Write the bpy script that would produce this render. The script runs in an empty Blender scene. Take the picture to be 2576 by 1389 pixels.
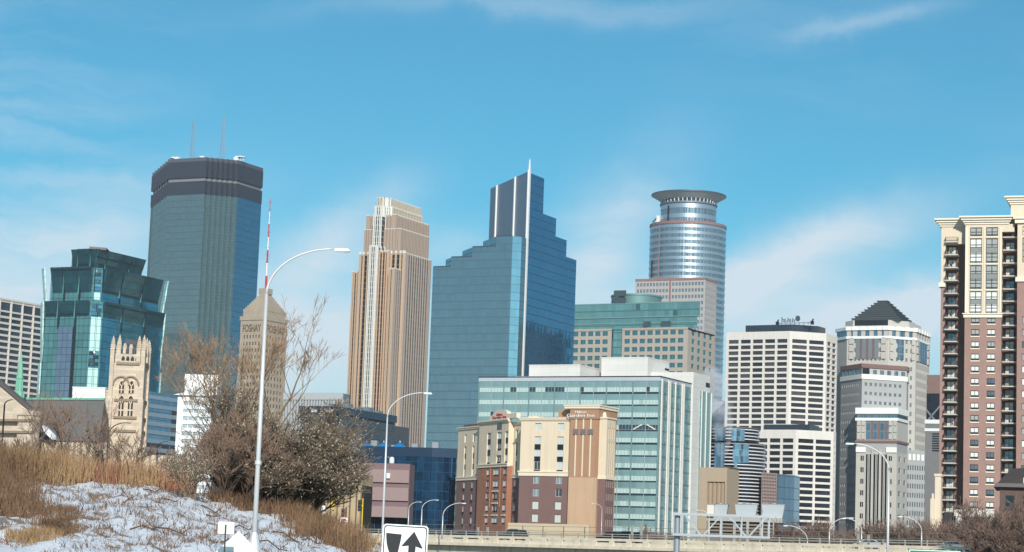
import bpy, math, random
from mathutils import Vector, Matrix
import numpy as np
R = math.radians
random.seed(7)
scn = bpy.context.scene
COL = scn.collection

# ---------------------------------------------------------------- camera
EYE = Vector((0, 0, 1.6))
FOC, CU, CV = 5600.0, 1288.0, 694.5          # focal length and centre for a 2576 x 1389 frame
PITCH, ROLL = R(7.38), R(2.05)
CAMROT = Matrix.Rotation(R(90) + PITCH, 3, 'X') @ Matrix.Rotation(ROLL, 3, 'Z')
cd = bpy.data.cameras.new('camera')
cd.sensor_width = 36.0
cd.lens = 36.0 * FOC / 2576.0
cd.clip_start, cd.clip_end = 0.5, 30000
cam = bpy.data.objects.new('camera', cd)
cam.matrix_world = Matrix.Translation(EYE) @ CAMROT.to_4x4()
COL.objects.link(cam)
scn.camera = cam

# ---------------------------------------------------------------- light
SUN_EL, SUN_AZ = R(27), R(6)                  # sun behind the camera, a little to the right
sdir = Vector((math.sin(SUN_AZ) * math.cos(SUN_EL), -math.cos(SUN_AZ) * math.cos(SUN_EL), math.sin(SUN_EL)))
sl = bpy.data.lights.new('sun', 'SUN')
sl.energy = 4.3
sl.angle = R(0.53)
sl.color = (1.0, 0.955, 0.89)
sun = bpy.data.objects.new('sun', sl)
sun.rotation_euler = (-sdir).to_track_quat('-Z', 'Y').to_euler()
sun.location = (60, -200, 300)
COL.objects.link(sun)
scn.view_settings.view_transform = 'Standard'
scn.view_settings.look = 'None'
scn.view_settings.exposure = 0.0
scn.view_settings.gamma = 1.0
scn.render.engine = 'CYCLES'
scn.cycles.use_denoising = True
scn.cycles.max_bounces = 6
scn.cycles.diffuse_bounces = 2
scn.cycles.glossy_bounces = 3
scn.cycles.volume_bounces = 2
scn.cycles.transparent_max_bounces = 8


def lin(c):
    return tuple((x / 255 / 12.92) if x / 255 <= .04045 else ((x / 255 + .055) / 1.055) ** 2.4 for x in c)


class NT:
    """short node-tree writer"""
    def __init__(s, tree):
        s.t = tree

    def n(s, typ, inp=None, **kw):
        nd = s.t.nodes.new('ShaderNode' + typ)
        for k, v in kw.items():
            setattr(nd, k, v)
        for k, v in (inp or {}).items():
            s.set(nd.inputs[k], v)
        return nd

    def set(s, sock, v):
        if isinstance(v, bpy.types.NodeSocket):
            s.t.links.new(v, sock)
        elif v is not None:
            sock.default_value = v

    def m(s, op, a, b=None, c=None, clamp=False):
        nd = s.t.nodes.new('ShaderNodeMath')
        nd.operation = op
        nd.use_clamp = clamp
        for i, x in enumerate((a, b, c)):
            if x is not None:
                s.set(nd.inputs[i], x)
        return nd.outputs[0]

    def ramp(s, fac, stops):
        nd = s.t.nodes.new('ShaderNodeValToRGB')
        s.set(nd.inputs[0], fac)
        while len(nd.color_ramp.elements) < len(stops):
            nd.color_ramp.elements.new(1)
        for e, (p, c) in zip(nd.color_ramp.elements, stops):
            e.position = p
            e.color = (c[0], c[1], c[2], 1) if hasattr(c, '__len__') else (c, c, c, 1)
        return nd.outputs[0]

    def mix(s, fac, a, b, blend='MIX'):
        nd = s.t.nodes.new('ShaderNodeMix')
        nd.data_type = 'RGBA'
        nd.blend_type = blend
        s.set(nd.inputs[0], fac)
        for sock, v in ((nd.inputs[6], a), (nd.inputs[7], b)):
            if not isinstance(v, bpy.types.NodeSocket) and len(v) == 3:
                v = (*v, 1)
            s.set(sock, v)
        return nd.outputs[2]


def ray(u, v):
    return CAMROT @ Vector(((u - CU) / FOC, (CV - v) / FOC, -1.0))


def P(u, v, Y):
    """the point at depth Y that is seen at pixel (u, v) of the 2576-wide frame"""
    d = ray(u, v)
    return EYE + d * (Y / d.y)


# ---------------------------------------------------------------- sky
wd = bpy.data.worlds.new('World')
scn.world = wd
wd.use_nodes = True
wd.cycles.sampling_method = 'MANUAL'
wd.cycles.sample_map_resolution = 512
wd.node_tree.nodes.clear()
W = NT(wd.node_tree)
sky = W.n('TexSky', sky_type='NISHITA', sun_disc=False, sun_elevation=SUN_EL, sun_rotation=R(180) - SUN_AZ,
          altitude=250, air_density=1.0, dust_density=0.35, ozone_density=2.2)
SKY_STRENGTH = 0.085
tc = W.n('TexCoord')
sx = W.n('SeparateXYZ', {0: tc.outputs['Generated']})
az = W.m('ARCTAN2', sx.outputs[0], sx.outputs[1])
el = W.m('ARCSINE', sx.outputs[2])
ae = W.n('CombineXYZ', {0: az, 1: el}).outputs[0]
# slow warp so that the wisps have torn edges
wn = W.n('TexNoise', {'Vector': ae, 'Scale': 9.0, 'Detail': 7.0, 'Roughness': 0.62})
wv = W.n('VectorMath', {0: wn.outputs['Color'], 1: (0.5, 0.5, 0.5)}, operation='SUBTRACT').outputs[0]
wv = W.n('VectorMath', {0: wv, 'Scale': 0.05}, operation='SCALE').outputs[0]
aw = W.n('VectorMath', {0: ae, 1: wv}, operation='ADD').outputs[0]


def streak_noise(ang, sl_, sc, det=5.0, rough=.55):
    mp = W.n('Mapping', {'Vector': aw, 'Rotation': (0, 0, -ang), 'Scale': (sl_, sc, 1)}, vector_type='TEXTURE')
    mp.vector_type = 'POINT'
    return W.n('TexNoise', {'Vector': mp.outputs[0], 'Scale': 1.0, 'Detail': det, 'Roughness': rough}).outputs['Fac']


stre = W.ramp(streak_noise(R(32), 6, 42, 9.0, .62), [(.30, 0), (.68, 1)])
stre2 = W.ramp(streak_noise(R(10), 5, 38, 9.0, .62), [(.30, 0), (.68, 1)])


def wisp(u, v, ang, L, Wd, amp, noise, floor=.35):
    d = ray(u, v)
    a0, e0 = math.atan2(d.x, d.y), math.asin(d.z / d.length)
    L, Wd = L / FOC, Wd / FOC
    ca, sa = math.cos(ang), math.sin(ang)
    sp = W.n('SeparateXYZ', {0: aw})
    da = W.m('SUBTRACT', sp.outputs[0], a0)
    de = W.m('SUBTRACT', sp.outputs[1], e0)
    s_ = W.m('DIVIDE', W.m('ADD', W.m('MULTIPLY', da, ca), W.m('MULTIPLY', de, sa)), L)
    t_ = W.m('DIVIDE', W.m('SUBTRACT', W.m('MULTIPLY', de, ca), W.m('MULTIPLY', da, sa)), Wd)
    r2 = W.m('ADD', W.m('MULTIPLY', s_, s_), W.m('MULTIPLY', t_, t_))
    g = W.m('EXPONENT', W.m('MULTIPLY', r2, -1.0))
    nz = W.m('MULTIPLY_ADD', noise, 1.0 - floor, floor)
    return W.m('MULTIPLY', W.m('MULTIPLY', g, nz), amp)


wisps = [wisp(1400, 18, R(2), 560, 34, .40, stre2), wisp(2230, 18, R(14), 200, 24, .34, stre),
         wisp(120, 640, R(20), 420, 120, .60, stre, .5), wisp(840, 610, R(38), 210, 75, .9, stre, .45),
         wisp(800, 830, R(10), 260, 130, .45, stre2), wisp(1140, 630, R(20), 110, 60, .45, stre),
         wisp(1520, 620, R(58), 260, 105, .85, stre, .4), wisp(2020, 640, R(21), 340, 80, 1.05, stre2, .55),
         wisp(2330, 760, R(23), 340, 60, .95, stre2, .55), wisp(1850, 700, R(25), 160, 60, .35, stre),
         wisp(1750, 800, R(5), 560, 110, .50, stre2, .6), wisp(100, 780, R(0), 420, 120, .50, stre2, .6),
         wisp(780, 880, R(0), 420, 150, .60, stre2, .7), wisp(2200, 860, R(0), 520, 110, .5, stre2, .6), wisp(1000, 620, R(25), 120, 50, .3, stre)]
# the same thin cirrus over the rest of the sky, where no wisp was placed
patch = W.n('TexNoise', {'Vector': ae, 'Scale': 2.2, 'Detail': 2.0}).outputs['Fac']
gen = W.m('MULTIPLY', W.ramp(patch, [(.45, 0), (.75, 1)]), W.ramp(stre, [(.40, 0), (.85, 1)]))
cl = W.m('MULTIPLY', gen, .55)
for w_ in wisps:
    cl = W.m('ADD', cl, w_)
lowhaze = W.ramp(el, [(0.0, .92), (.03, .75), (.06, .45), (.095, .15), (.13, .03), (.16, 0)])
cl = W.m('ADD', cl, lowhaze)
cl = W.m('MINIMUM', cl, .92)
base = W.n('Mix', {}, data_type='RGBA', blend_type='MULTIPLY')
W.set(base.inputs[0], 1.0)
W.set(base.inputs[6], sky.outputs[0])
base.inputs[7].default_value = (0.38, 1.065, 1.17, 1)
mixc = W.mix(cl, base.outputs[2], (0.70 / SKY_STRENGTH, 0.80 / SKY_STRENGTH, 0.88 / SKY_STRENGTH))
bg = W.n('Background', {'Color': mixc, 'Strength': SKY_STRENGTH})
wo = W.n('OutputWorld')
wd.node_tree.links.new(bg.outputs[0], wo.inputs[0])

# ---------------------------------------------------------------- materials
MATS = {}


def newmat(name):
    m_ = bpy.data.materials.new(name)
    m_.use_nodes = True
    t = NT(m_.node_tree)
    bs = m_.node_tree.nodes['Principled BSDF']
    return m_, t, bs


def mat(name, col, rough=.8, metal=0.0, var=.14, scale=.35, spec=.4, bump=0.0, streak=.0, fine=6.0):
    """painted, stone or metal surface: slow tone changes, fine grain, rain streaks"""
    if name in MATS:
        return MATS[name]
    m_, t, bs = newmat(name)
    c = lin(col)
    tcn = t.n('TexCoord').outputs['Object']
    n1 = t.n('TexNoise', {'Vector': tcn, 'Scale': scale, 'Detail': 5.0, 'Roughness': .6}).outputs['Fac']
    n2 = t.n('TexNoise', {'Vector': tcn, 'Scale': fine, 'Detail': 3.0}).outputs['Fac']
    fac = t.m('ADD', t.m('MULTIPLY', t.m('SUBTRACT', n1, .5), 2 * var), 1.0)
    fac = t.m('ADD', fac, t.m('MULTIPLY', t.m('SUBTRACT', n2, .5), var))
    if streak:
        mp = t.n('Mapping', {'Vector': tcn, 'Scale': (1.3, 1.3, .06)})
        n3 = t.n('TexNoise', {'Vector': mp.outputs[0], 'Scale': 1.0, 'Detail': 4.0}).outputs['Fac']
        fac = t.m('SUBTRACT', fac, t.m('MULTIPLY', t.ramp(n3, [(.45, 0), (.8, 1)]), streak))
    cc = t.n('VectorMath', {0: c, 'Scale': fac}, operation='SCALE').outputs[0]
    t.set(bs.inputs['Base Color'], cc)
    bs.inputs['Roughness'].default_value = rough
    bs.inputs['Metallic'].default_value = metal
    bs.inputs['Specular IOR Level'].default_value = spec
    if bump:
        b_ = t.n('Bump', {'Height': n2, 'Strength': bump, 'Distance': .05})
        t.set(bs.inputs['Normal'], b_.outputs[0])
    MATS[name] = m_
    return m_


def glass(name, col, metal=.75, rough=.07, pane=(1.5, 3.8), line=None, lw=(.08, .06), var=.12, tilt=.012, band=None, off=.37, dark=0.0):
    """curtain-wall glass: pane grid with mullions, every pane a little differently tinted and tilted"""
    if name in MATS:
        return MATS[name]
    m_, t, bs = newmat(name)
    c = lin(col)
    tcn = t.n('TexCoord').outputs['Object']
    sp = t.n('SeparateXYZ', {0: tcn})
    q = [t.m('DIVIDE', t.m('ADD', sp.outputs[0], off), pane[0]), t.m('DIVIDE', t.m('ADD', sp.outputs[1], off), pane[0]),
         t.m('DIVIDE', t.m('ADD', sp.outputs[2], .11), pane[1])]
    fl = t.n('CombineXYZ', {0: t.m('FLOOR', q[0]), 1: t.m('FLOOR', q[1]), 2: t.m('FLOOR', q[2])}).outputs[0]
    wn_ = t.n('TexWhiteNoise', {'Vector': fl}, noise_dimensions='3D')
    big = t.n('TexNoise', {'Vector': tcn, 'Scale': .03, 'Detail': 3.0}).outputs['Fac']
    fac = t.m('ADD', 1.0, t.m('MULTIPLY', t.m('SUBTRACT', wn_.outputs['Value'], .5), 2 * var))
    fac = t.m('ADD', fac, t.m('MULTIPLY', t.m('SUBTRACT', big, .5), var * 2))
    wf = t.n('TexWhiteNoise', {'W': t.m('FLOOR', q[2])}, noise_dimensions='1D')
    fac = t.m('ADD', fac, t.m('MULTIPLY', t.m('SUBTRACT', wf.outputs['Value'], .5), var * 1.2))
    if dark:
        fac = t.m('MULTIPLY', fac, t.m('SUBTRACT', 1.0, t.m('MULTIPLY', t.m('GREATER_THAN', wn_.outputs['Value'], 1 - dark), .6)))
    cc = t.n('VectorMath', {0: c, 'Scale': fac}, operation='SCALE').outputs[0]
    frx = t.m('LESS_THAN', t.m('FRACT', q[0]), lw[0])
    fry = t.m('LESS_THAN', t.m('FRACT', q[1]), lw[0])
    frz = t.m('LESS_THAN', t.m('FRACT', q[2]), lw[1])
    ln = t.m('MAXIMUM', t.m('MAXIMUM', frx, fry), frz)
    lc = lin(line) if line else tuple(x * .45 for x in c)
    if band:   # spandrel strip: (height share, colour)
        cc = t.mix(t.m('LESS_THAN', t.m('FRACT', q[2]), band[0]), cc, lin(band[1]))
    cc = t.mix(ln, cc, lc)
    t.set(bs.inputs['Base Color'], cc)
    bs.inputs['Metallic'].default_value = metal
    t.set(bs.inputs['Roughness'], t.m('MULTIPLY_ADD', ln, .4, rough))
    if tilt:
        geo = t.n('NewGeometry')
        tv = t.n('VectorMath', {0: wn_.outputs['Color'], 1: (.5, .5, .5)}, operation='SUBTRACT').outputs[0]
        wob = t.n('TexNoise', {'Vector': tcn, 'Scale': .6, 'Detail': 1.0}).outputs['Color']
        wob = t.n('VectorMath', {0: wob, 1: (.5, .5, .5)}, operation='SUBTRACT').outputs[0]
        tv = t.n('VectorMath', {0: tv, 1: wob}, operation='ADD').outputs[0]
        tv = t.n('VectorMath', {0: tv, 'Scale': tilt}, operation='SCALE').outputs[0]
        nn = t.n('VectorMath', {0: geo.outputs['Normal'], 1: tv}, operation='ADD').outputs[0]
        nn = t.n('VectorMath', {0: nn}, operation='NORMALIZE').outputs[0]
        t.set(bs.inputs['Normal'], nn)
    MATS[name] = m_
    return m_


def bricks(name, col, mortar, var=.16, size=(.24, .08)):
    if name in MATS:
        return MATS[name]
    m_, t, bs = newmat(name)
    tcn = t.n('TexCoord').outputs['Object']
    sp = t.n('SeparateXYZ', {0: tcn})
    uv = t.n('CombineXYZ', {0: t.m('ADD', sp.outputs[0], sp.outputs[1]), 1: sp.outputs[2]}).outputs[0]
    br = t.n('TexBrick', {'Vector': uv, 'Scale': 1.0, 'Mortar Size': .012, 'Brick Width': size[0], 'Row Height': size[1]})
    c = lin(col)
    br.inputs['Color1'].default_value = (*[x * (1 + var) for x in c], 1)
    br.inputs['Color2'].default_value = (*[x * (1 - var) for x in c], 1)
    br.inputs['Mortar'].default_value = (*lin(mortar), 1)
    n1 = t.n('TexNoise', {'Vector': tcn, 'Scale': .25, 'Detail': 4.0}).outputs['Fac']
    cc = t.n('VectorMath', {0: br.outputs['Color'], 'Scale': t.m('MULTIPLY_ADD', n1, .3, .85)}, operation='SCALE').outputs[0]
    t.set(bs.inputs['Base Color'], cc)
    bs.inputs['Roughness'].default_value = .9
    MATS[name] = m_
    return m_


# ---------------------------------------------------------------- mesh and object helpers
class MB:
    def __init__(s):
        s.v, s.f, s.m, s.mi = [], [], [], 0

    def add(s, vs, fs):
        k = len(s.v)
        s.v += [tuple(p) for p in vs]
        s.f += [tuple(i + k for i in f) for f in fs]
        s.m += [s.mi] * len(fs)
        return s

    def quad(s, a, b, c, d):
        return s.add([a, b, c, d], [(0, 1, 2, 3)])

    def box(s, x0, x1, y0, y1, z0, z1):
        return s.prism([(x0, y0), (x1, y0), (x1, y1), (x0, y1)], z0, z1)

    def prism(s, poly, z0, z1, poly1=None, bottom=True):
        n = len(poly)
        q = poly1 or poly
        vs = [(p[0], p[1], z0) for p in poly] + [(p[0], p[1], z1) for p in q]
        fs = [(i, (i + 1) % n, n + (i + 1) % n, n + i) for i in range(n)]
        fs.append(tuple(range(n, 2 * n)))
        if bottom:
            fs.append(tuple(range(n - 1, -1, -1)))
        return s.add(vs, fs)

    def tube(s, pts, rad, n=6, cap=True):
        pts = [Vector(p) for p in pts]
        rad = rad if hasattr(rad, '__len__') else [rad] * len(pts)
        vs, fs = [], []
        up = Vector((0, 0, 1))
        for i, p in enumerate(pts):
            t_ = (pts[min(i + 1, len(pts) - 1)] - pts[max(i - 1, 0)]).normalized()
            a = t_.cross(up)
            if a.length < .01:
                a = t_.cross(Vector((1, 0, 0)))
            a.normalize()
            b = t_.cross(a)
            for k in range(n):
                w = 2 * math.pi * k / n
                vs.append(p + (a * math.cos(w) + b * math.sin(w)) * rad[i])
        for i in range(len(pts) - 1):
            for k in range(n):
                fs.append((i * n + k, i * n + (k + 1) % n, (i + 1) * n + (k + 1) % n, (i + 1) * n + k))
        if cap:
            fs.append(tuple(range(n - 1, -1, -1)))
            fs.append(tuple(range((len(pts) - 1) * n, len(pts) * n)))
        return s.add(vs, fs)

    def bar(s, p, q, w, h=None):
        """square bar between two points"""
        p, q = Vector(p), Vector(q)
        h = h or w
        t_ = (q - p).normalized()
        a = t_.cross(Vector((0, 0, 1)))
        if a.length < .01:
            a = Vector((1, 0, 0))
        a.normalize()
        b = a.cross(t_)
        vs = [c + a * (sx_ * w / 2) + b * (sz * h / 2) for c in (p, q) for sx_, sz in ((-1, -1), (1, -1), (1, 1), (-1, 1))]
        return s.add(vs, [(0, 1, 5, 4), (1, 2, 6, 5), (2, 3, 7, 6), (3, 0, 4, 7), (3, 2, 1, 0), (4, 5, 6, 7)])

    def lathe(s, prof, n=32, cx=0, cy=0, cap=True):
        vs, fs = [], []
        for r_, z in prof:
            for k in range(n):
                w = 2 * math.pi * k / n
                vs.append((cx + r_ * math.cos(w), cy + r_ * math.sin(w), z))
        for i in range(len(prof) - 1):
            for k in range(n):
                fs.append((i * n + k, i * n + (k + 1) % n, (i + 1) * n + (k + 1) % n, (i + 1) * n + k))
        if cap:
            fs.append(tuple(range(n - 1, -1, -1)))
            fs.append(tuple(range((len(prof) - 1) * n, len(prof) * n)))
        return s.add(vs, fs)

    def mesh(s, name, mats, smooth=False):
        me = bpy.data.meshes.new(name)
        me.from_pydata(s.v, [], s.f)
        for m_ in (mats if isinstance(mats, (list, tuple)) else [mats]):
            me.materials.append(m_)
        if any(s.m):
            me.polygons.foreach_set('material_index', s.m)
        if smooth:
            me.polygons.foreach_set('use_smooth', [True] * len(me.polygons))
        me.update()
        return me


def obj(name, me, parent=None, loc=None, rz=0.0):
    o = bpy.data.objects.new(name, me)
    COL.objects.link(o)
    if parent is not None:
        o.parent = parent
    if loc is not None:
        o.location = loc
    if rz:
        o.rotation_euler = (0, 0, rz)
    return o


def tag(o, label=None, cat=None, group=None, kind=None):
    for k, v in (('label', label), ('category', cat), ('group', group), ('kind', kind)):
        if v:
            o[k] = v
    return o


def thing(name, label, cat, loc=(0, 0, 0), rz=0.0, group=None):
    return tag(obj(name, None, None, loc, rz), label, cat, group)


def part(mb, name, m_, parent, kind=None, smooth=False, label=None):
    o = obj(name, mb.mesh(name, m_, smooth), parent)
    return tag(o, label=label, kind=kind)


def text_mesh(body, size, extrude, m_, name='lettering', align='CENTER'):
    cu = bpy.data.curves.new(name, 'FONT')
    cu.body = body
    cu.size = size
    cu.extrude = extrude
    cu.align_x = align
    cu.resolution_u = 3
    to = bpy.data.objects.new(name, cu)
    COL.objects.link(to)
    bpy.context.view_layer.update()
    me = bpy.data.meshes.new_from_object(to)
    bpy.data.objects.remove(to)
    me.materials.clear()
    me.materials.append(m_)
    return me


_wm = {}


def winmesh(w, h, nx, ny, mats, fr=.06, mull=.05, depth=.06, key=''):
    """a window: frame, mullions and the panes set back in it. x from the left, z up, origin at the bottom centre, outside is -y"""
    k = (round(w, 2), round(h, 2), nx, ny, tuple(m_.name for m_ in mats), fr, mull, key)
    if k in _wm:
        return _wm[k]
    mb = MB()
    x0 = -w / 2
    mb.mi = 1
    mb.quad((x0, 0, 0), (x0 + w, 0, 0), (x0 + w, 0, h), (x0, 0, h))
    mb.mi = 0
    if fr:
        for a, b in ((x0, x0 + fr), (x0 + w - fr, x0 + w)):
            mb.box(a, b, -depth, .02, 0, h)
        mb.box(x0 + fr, x0 + w - fr, -depth, .02, 0, fr)
        mb.box(x0 + fr, x0 + w - fr, -depth, .02, h - fr, h)
    for i in range(1, nx):
        c = x0 + w * i / nx
        mb.box(c - mull / 2, c + mull / 2, -depth * .8, .02, fr, h - fr)
    for j in range(1, ny):
        c = h * j / ny
        mb.box(x0 + fr, x0 + w - fr, -depth * .7, .02, c - mull / 2, c + mull / 2)
    _wm[k] = mb.mesh('window', list(mats))
    return _wm[k]


class Bld:
    """a building: its root stands at the ground under one corner. Local x runs along the front to the right, local y goes back,
    the front is turned by th (it recedes to the left)"""
    LIMIT = 300

    def __init__(s, name, label, u, v, D, th=26, cat='building', group=None):
        p = P(u, v, D)
        s.H = p.z
        s.th = R(th)
        s.o = Vector((p.x, p.y, 0))
        s.root = thing(name, label, cat, s.o, -s.th, group)
        s.ax = Vector((math.cos(s.th), -math.sin(s.th)))
        s.ay = Vector((math.sin(s.th), math.cos(s.th)))
        s.cnt, s.extra = {}, {}

    def world(s, p, z=0):
        w = Vector((s.o.x, s.o.y)) + s.ax * p[0] + s.ay * p[1]
        return Vector((w.x, w.y, z))

    def edge(s, p, d, u, z):
        """how far along local direction d from p (at height z) pixel column u is met"""
        a = CAMROT.transposed() @ (s.world(p, z) - EYE)
        w = s.ax * d[0] + s.ay * d[1]
        b = CAMROT.transposed() @ Vector((w.x, w.y, 0))
        k = (u - CU) / FOC          # x = -k z
        return -(a.x + k * a.z) / (b.x + k * b.z)

    def zv(s, p, v):
        """height at local point p that is seen at pixel row v"""
        a = CAMROT.transposed() @ (s.world(p, 0) - EYE)
        b = CAMROT.transposed() @ Vector((0, 0, 1))
        k = (CV - v) / FOC
        return -(a.y + k * a.z) / (b.y + k * b.z)

    def hit(s, u, v, p, d):
        """where pixel (u, v) meets the upright plane through p along d: (distance along d, height)"""
        r_ = ray(u, v)
        w = s.ax * d[0] + s.ay * d[1]
        q = s.world(p, 0)
        den = r_.x * w.y - r_.y * w.x
        t_ = ((q.x - EYE.x) * w.y - (q.y - EYE.y) * w.x) / den
        h = EYE + r_ * t_
        return (h.x - q.x) * w.x + (h.y - q.y) * w.y, h.z

    def part(s, mb, name, m_, kind=None, smooth=False, parent=None, label=None):
        return part(mb, name, m_, parent or s.root, kind, smooth, label)

    def place(s, name, me, loc, rz=0.0):
        n = s.cnt.get(name, 0)
        s.cnt[name] = n + 1
        if n < s.LIMIT:
            return obj(name, me, s.root, loc, rz)
        s.extra.setdefault(name, []).append((me, Matrix.Translation(loc) @ Matrix.Rotation(rz, 4, 'Z')))

    def finish(s):
        for name, lst in s.extra.items():
            mb, mats = MB(), []
            for me, mt in lst:
                vs = [mt @ v.co for v in me.vertices]
                idx = []
                for m_ in me.materials:
                    if m_ not in mats:
                        mats.append(m_)
                    idx.append(mats.index(m_))
                k = len(mb.v)
                mb.v += [tuple(p) for p in vs]
                for pl in me.polygons:
                    mb.f.append(tuple(i + k for i in pl.vertices))
                    mb.m.append(idx[pl.material_index])
            part(mb, name + '_rows', mats, s.root, kind='stuff')
        return s


class Facet:
    """one wall of a building from p0 to p1 (left to right seen from outside)"""
    def __init__(s, b, p0, p1):
        s.b = b
        s.p0, s.p1 = Vector(p0[:2]), Vector(p1[:2])
        s.L = (s.p1 - s.p0).length
        s.A = (s.p1 - s.p0) / s.L
        s.N = Vector((s.A.y, -s.A.x))
        s.rz = math.atan2(s.A.y, s.A.x)

    def pt(s, x, z, d=0.0):
        q = s.p0 + s.A * x + s.N * d
        return Vector((q.x, q.y, z))

    def px(s, u, v):
        """pixel to (x, z) on this wall"""
        return s.b.hit(u, v, s.p0, s.A)

    def box(s, mb, x0, x1, z0, z1, d0, d1):
        a = [s.pt(x0, 0, d1), s.pt(x1, 0, d1), s.pt(x1, 0, d0), s.pt(x0, 0, d0)]
        mb.prism([(q.x, q.y) for q in a], z0, z1)

    def wall(s, mb, cols, rows, z0, z1, depth=.25, skip=None):
        """the wall with real openings at every column x row; returns their (x, z, w, h)"""
        xs, zs = [0.0], [z0]
        for a, b in cols:
            xs += [a, b]
        for a, b in rows:
            zs += [a, b]
        xs.append(s.L)
        zs.append(z1)
        out = []
        for i in range(len(xs) - 1):
            for j in range(len(zs) - 1):
                xa, xb, za, zb = xs[i], xs[i + 1], zs[j], zs[j + 1]
                if xb - xa < 1e-4 or zb - za < 1e-4:
                    continue
                if i % 2 and j % 2 and not (skip and skip(i // 2, j // 2)):
                    o = [s.pt(xa, za), s.pt(xb, za), s.pt(xb, zb), s.pt(xa, zb)]
                    q = [s.pt(xa, za, -depth), s.pt(xb, za, -depth), s.pt(xb, zb, -depth), s.pt(xa, zb, -depth)]
                    for k in range(4):
                        mb.quad(o[k], o[(k + 1) % 4], q[(k + 1) % 4], q[k])
                    out.append(((xa + xb) / 2, za, xb - xa, zb - za, i // 2, j // 2))
                else:
                    mb.quad(s.pt(xa, za), s.pt(xb, za), s.pt(xb, zb), s.pt(xa, zb))
        return out

    def windows(s, cells, fn, depth=.25, name='window'):
        for (x, z, w, h, i, j) in cells:
            s.b.place(name, fn(w, h, i, j), s.pt(x, z, -depth), s.rz)


def even(a, b, n, frac):
    """n equal openings between a and b, each taking frac of its bay"""
    p = (b - a) / n
    return [(a + p * (i + .5 - frac / 2), a + p * (i + .5 + frac / 2)) for i in range(n)]


def shell(mb, poly, z0, z1, skip=(), roof=True):
    n = len(poly)
    for i in range(n):
        if i in skip:
            continue
        a, b = poly[i], poly[(i + 1) % n]
        mb.quad((a[0], a[1], z0), (b[0], b[1], z0), (b[0], b[1], z1), (a[0], a[1], z1))
    if roof:
        mb.add([(p[0], p[1], z1) for p in poly], [tuple(range(n))])


def grow(poly, d):
    """outline of a convex polygon pushed outward by d"""
    n, out = len(poly), []
    for i in range(n):
        a, b, c = Vector(poly[i - 1]), Vector(poly[i]), Vector(poly[(i + 1) % n])
        e1, e2 = (b - a).normalized(), (c - b).normalized()
        n1, n2 = Vector((e1.y, -e1.x)), Vector((e2.y, -e2.x))
        bis = n1 + n2
        k = d * 2 / max(bis.length_squared, .2)
        out.append(tuple(b + bis * k))
    return out
g = MB()
g.quad((-4000, -2500, 0), (4000, -2500, 0), (4000, 7000, 0), (-4000, 7000, 0))
tag(obj('ground', g.mesh('ground', mat('winter_ground', (120, 112, 104), .95, var=.3, scale=.02))), kind='structure')
M_steel = mat('galvanised_steel', (150, 155, 158), .45, .6, .1)
M_white = mat('white_paint', (226, 226, 222), .6, var=.06)
M_dark = mat('dark_metal', (38, 42, 48), .5, .3)
M_roof = mat('roof_gravel', (120, 118, 115), .95)
M_wglass_dark = glass('dark_window_glass', (40, 46, 54), .35, .1, (40, 40), lw=(0, 0), var=.35, tilt=.03)
M_wglass_blue = glass('blue_window_glass', (70, 100, 120), .55, .08, (40, 40), lw=(0, 0), var=.3, tilt=.03)
M_blind = mat('window_blind', (196, 198, 192), .7, var=.2, scale=2)
# ================================================================ far towers

def lattice_mast(b, p, z0, z1, w0, w1, mats, name='antenna_mast', segs=14, bar=.22, label=None):
    """square lattice mast in bands of alternating material"""
    zs = [z0 + (z1 - z0) * i / segs for i in range(segs + 1)]
    ws = [w0 + (w1 - w0) * i / segs for i in range(segs + 1)]
    mb = MB()
    for i in range(segs):
        mb.mi = (i * len(mats) * 3 // segs) % len(mats) if len(mats) > 1 else 0
        c0 = [(p[0] + a * ws[i] / 2, p[1] + c * ws[i] / 2, zs[i]) for a, c in ((-1, -1), (1, -1), (1, 1), (-1, 1))]
        c1 = [(p[0] + a * ws[i + 1] / 2, p[1] + c * ws[i + 1] / 2, zs[i + 1]) for a, c in ((-1, -1), (1, -1), (1, 1), (-1, 1))]
        for k in range(4):
            mb.bar(c0[k], c1[k], bar)
            mb.bar(c0[k], c1[(k + 1) % 4], bar * .7)
            mb.bar(c1[k], c1[(k + 1) % 4], bar * .7)
    return b.part(mb, name, mats, label=label)


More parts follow.
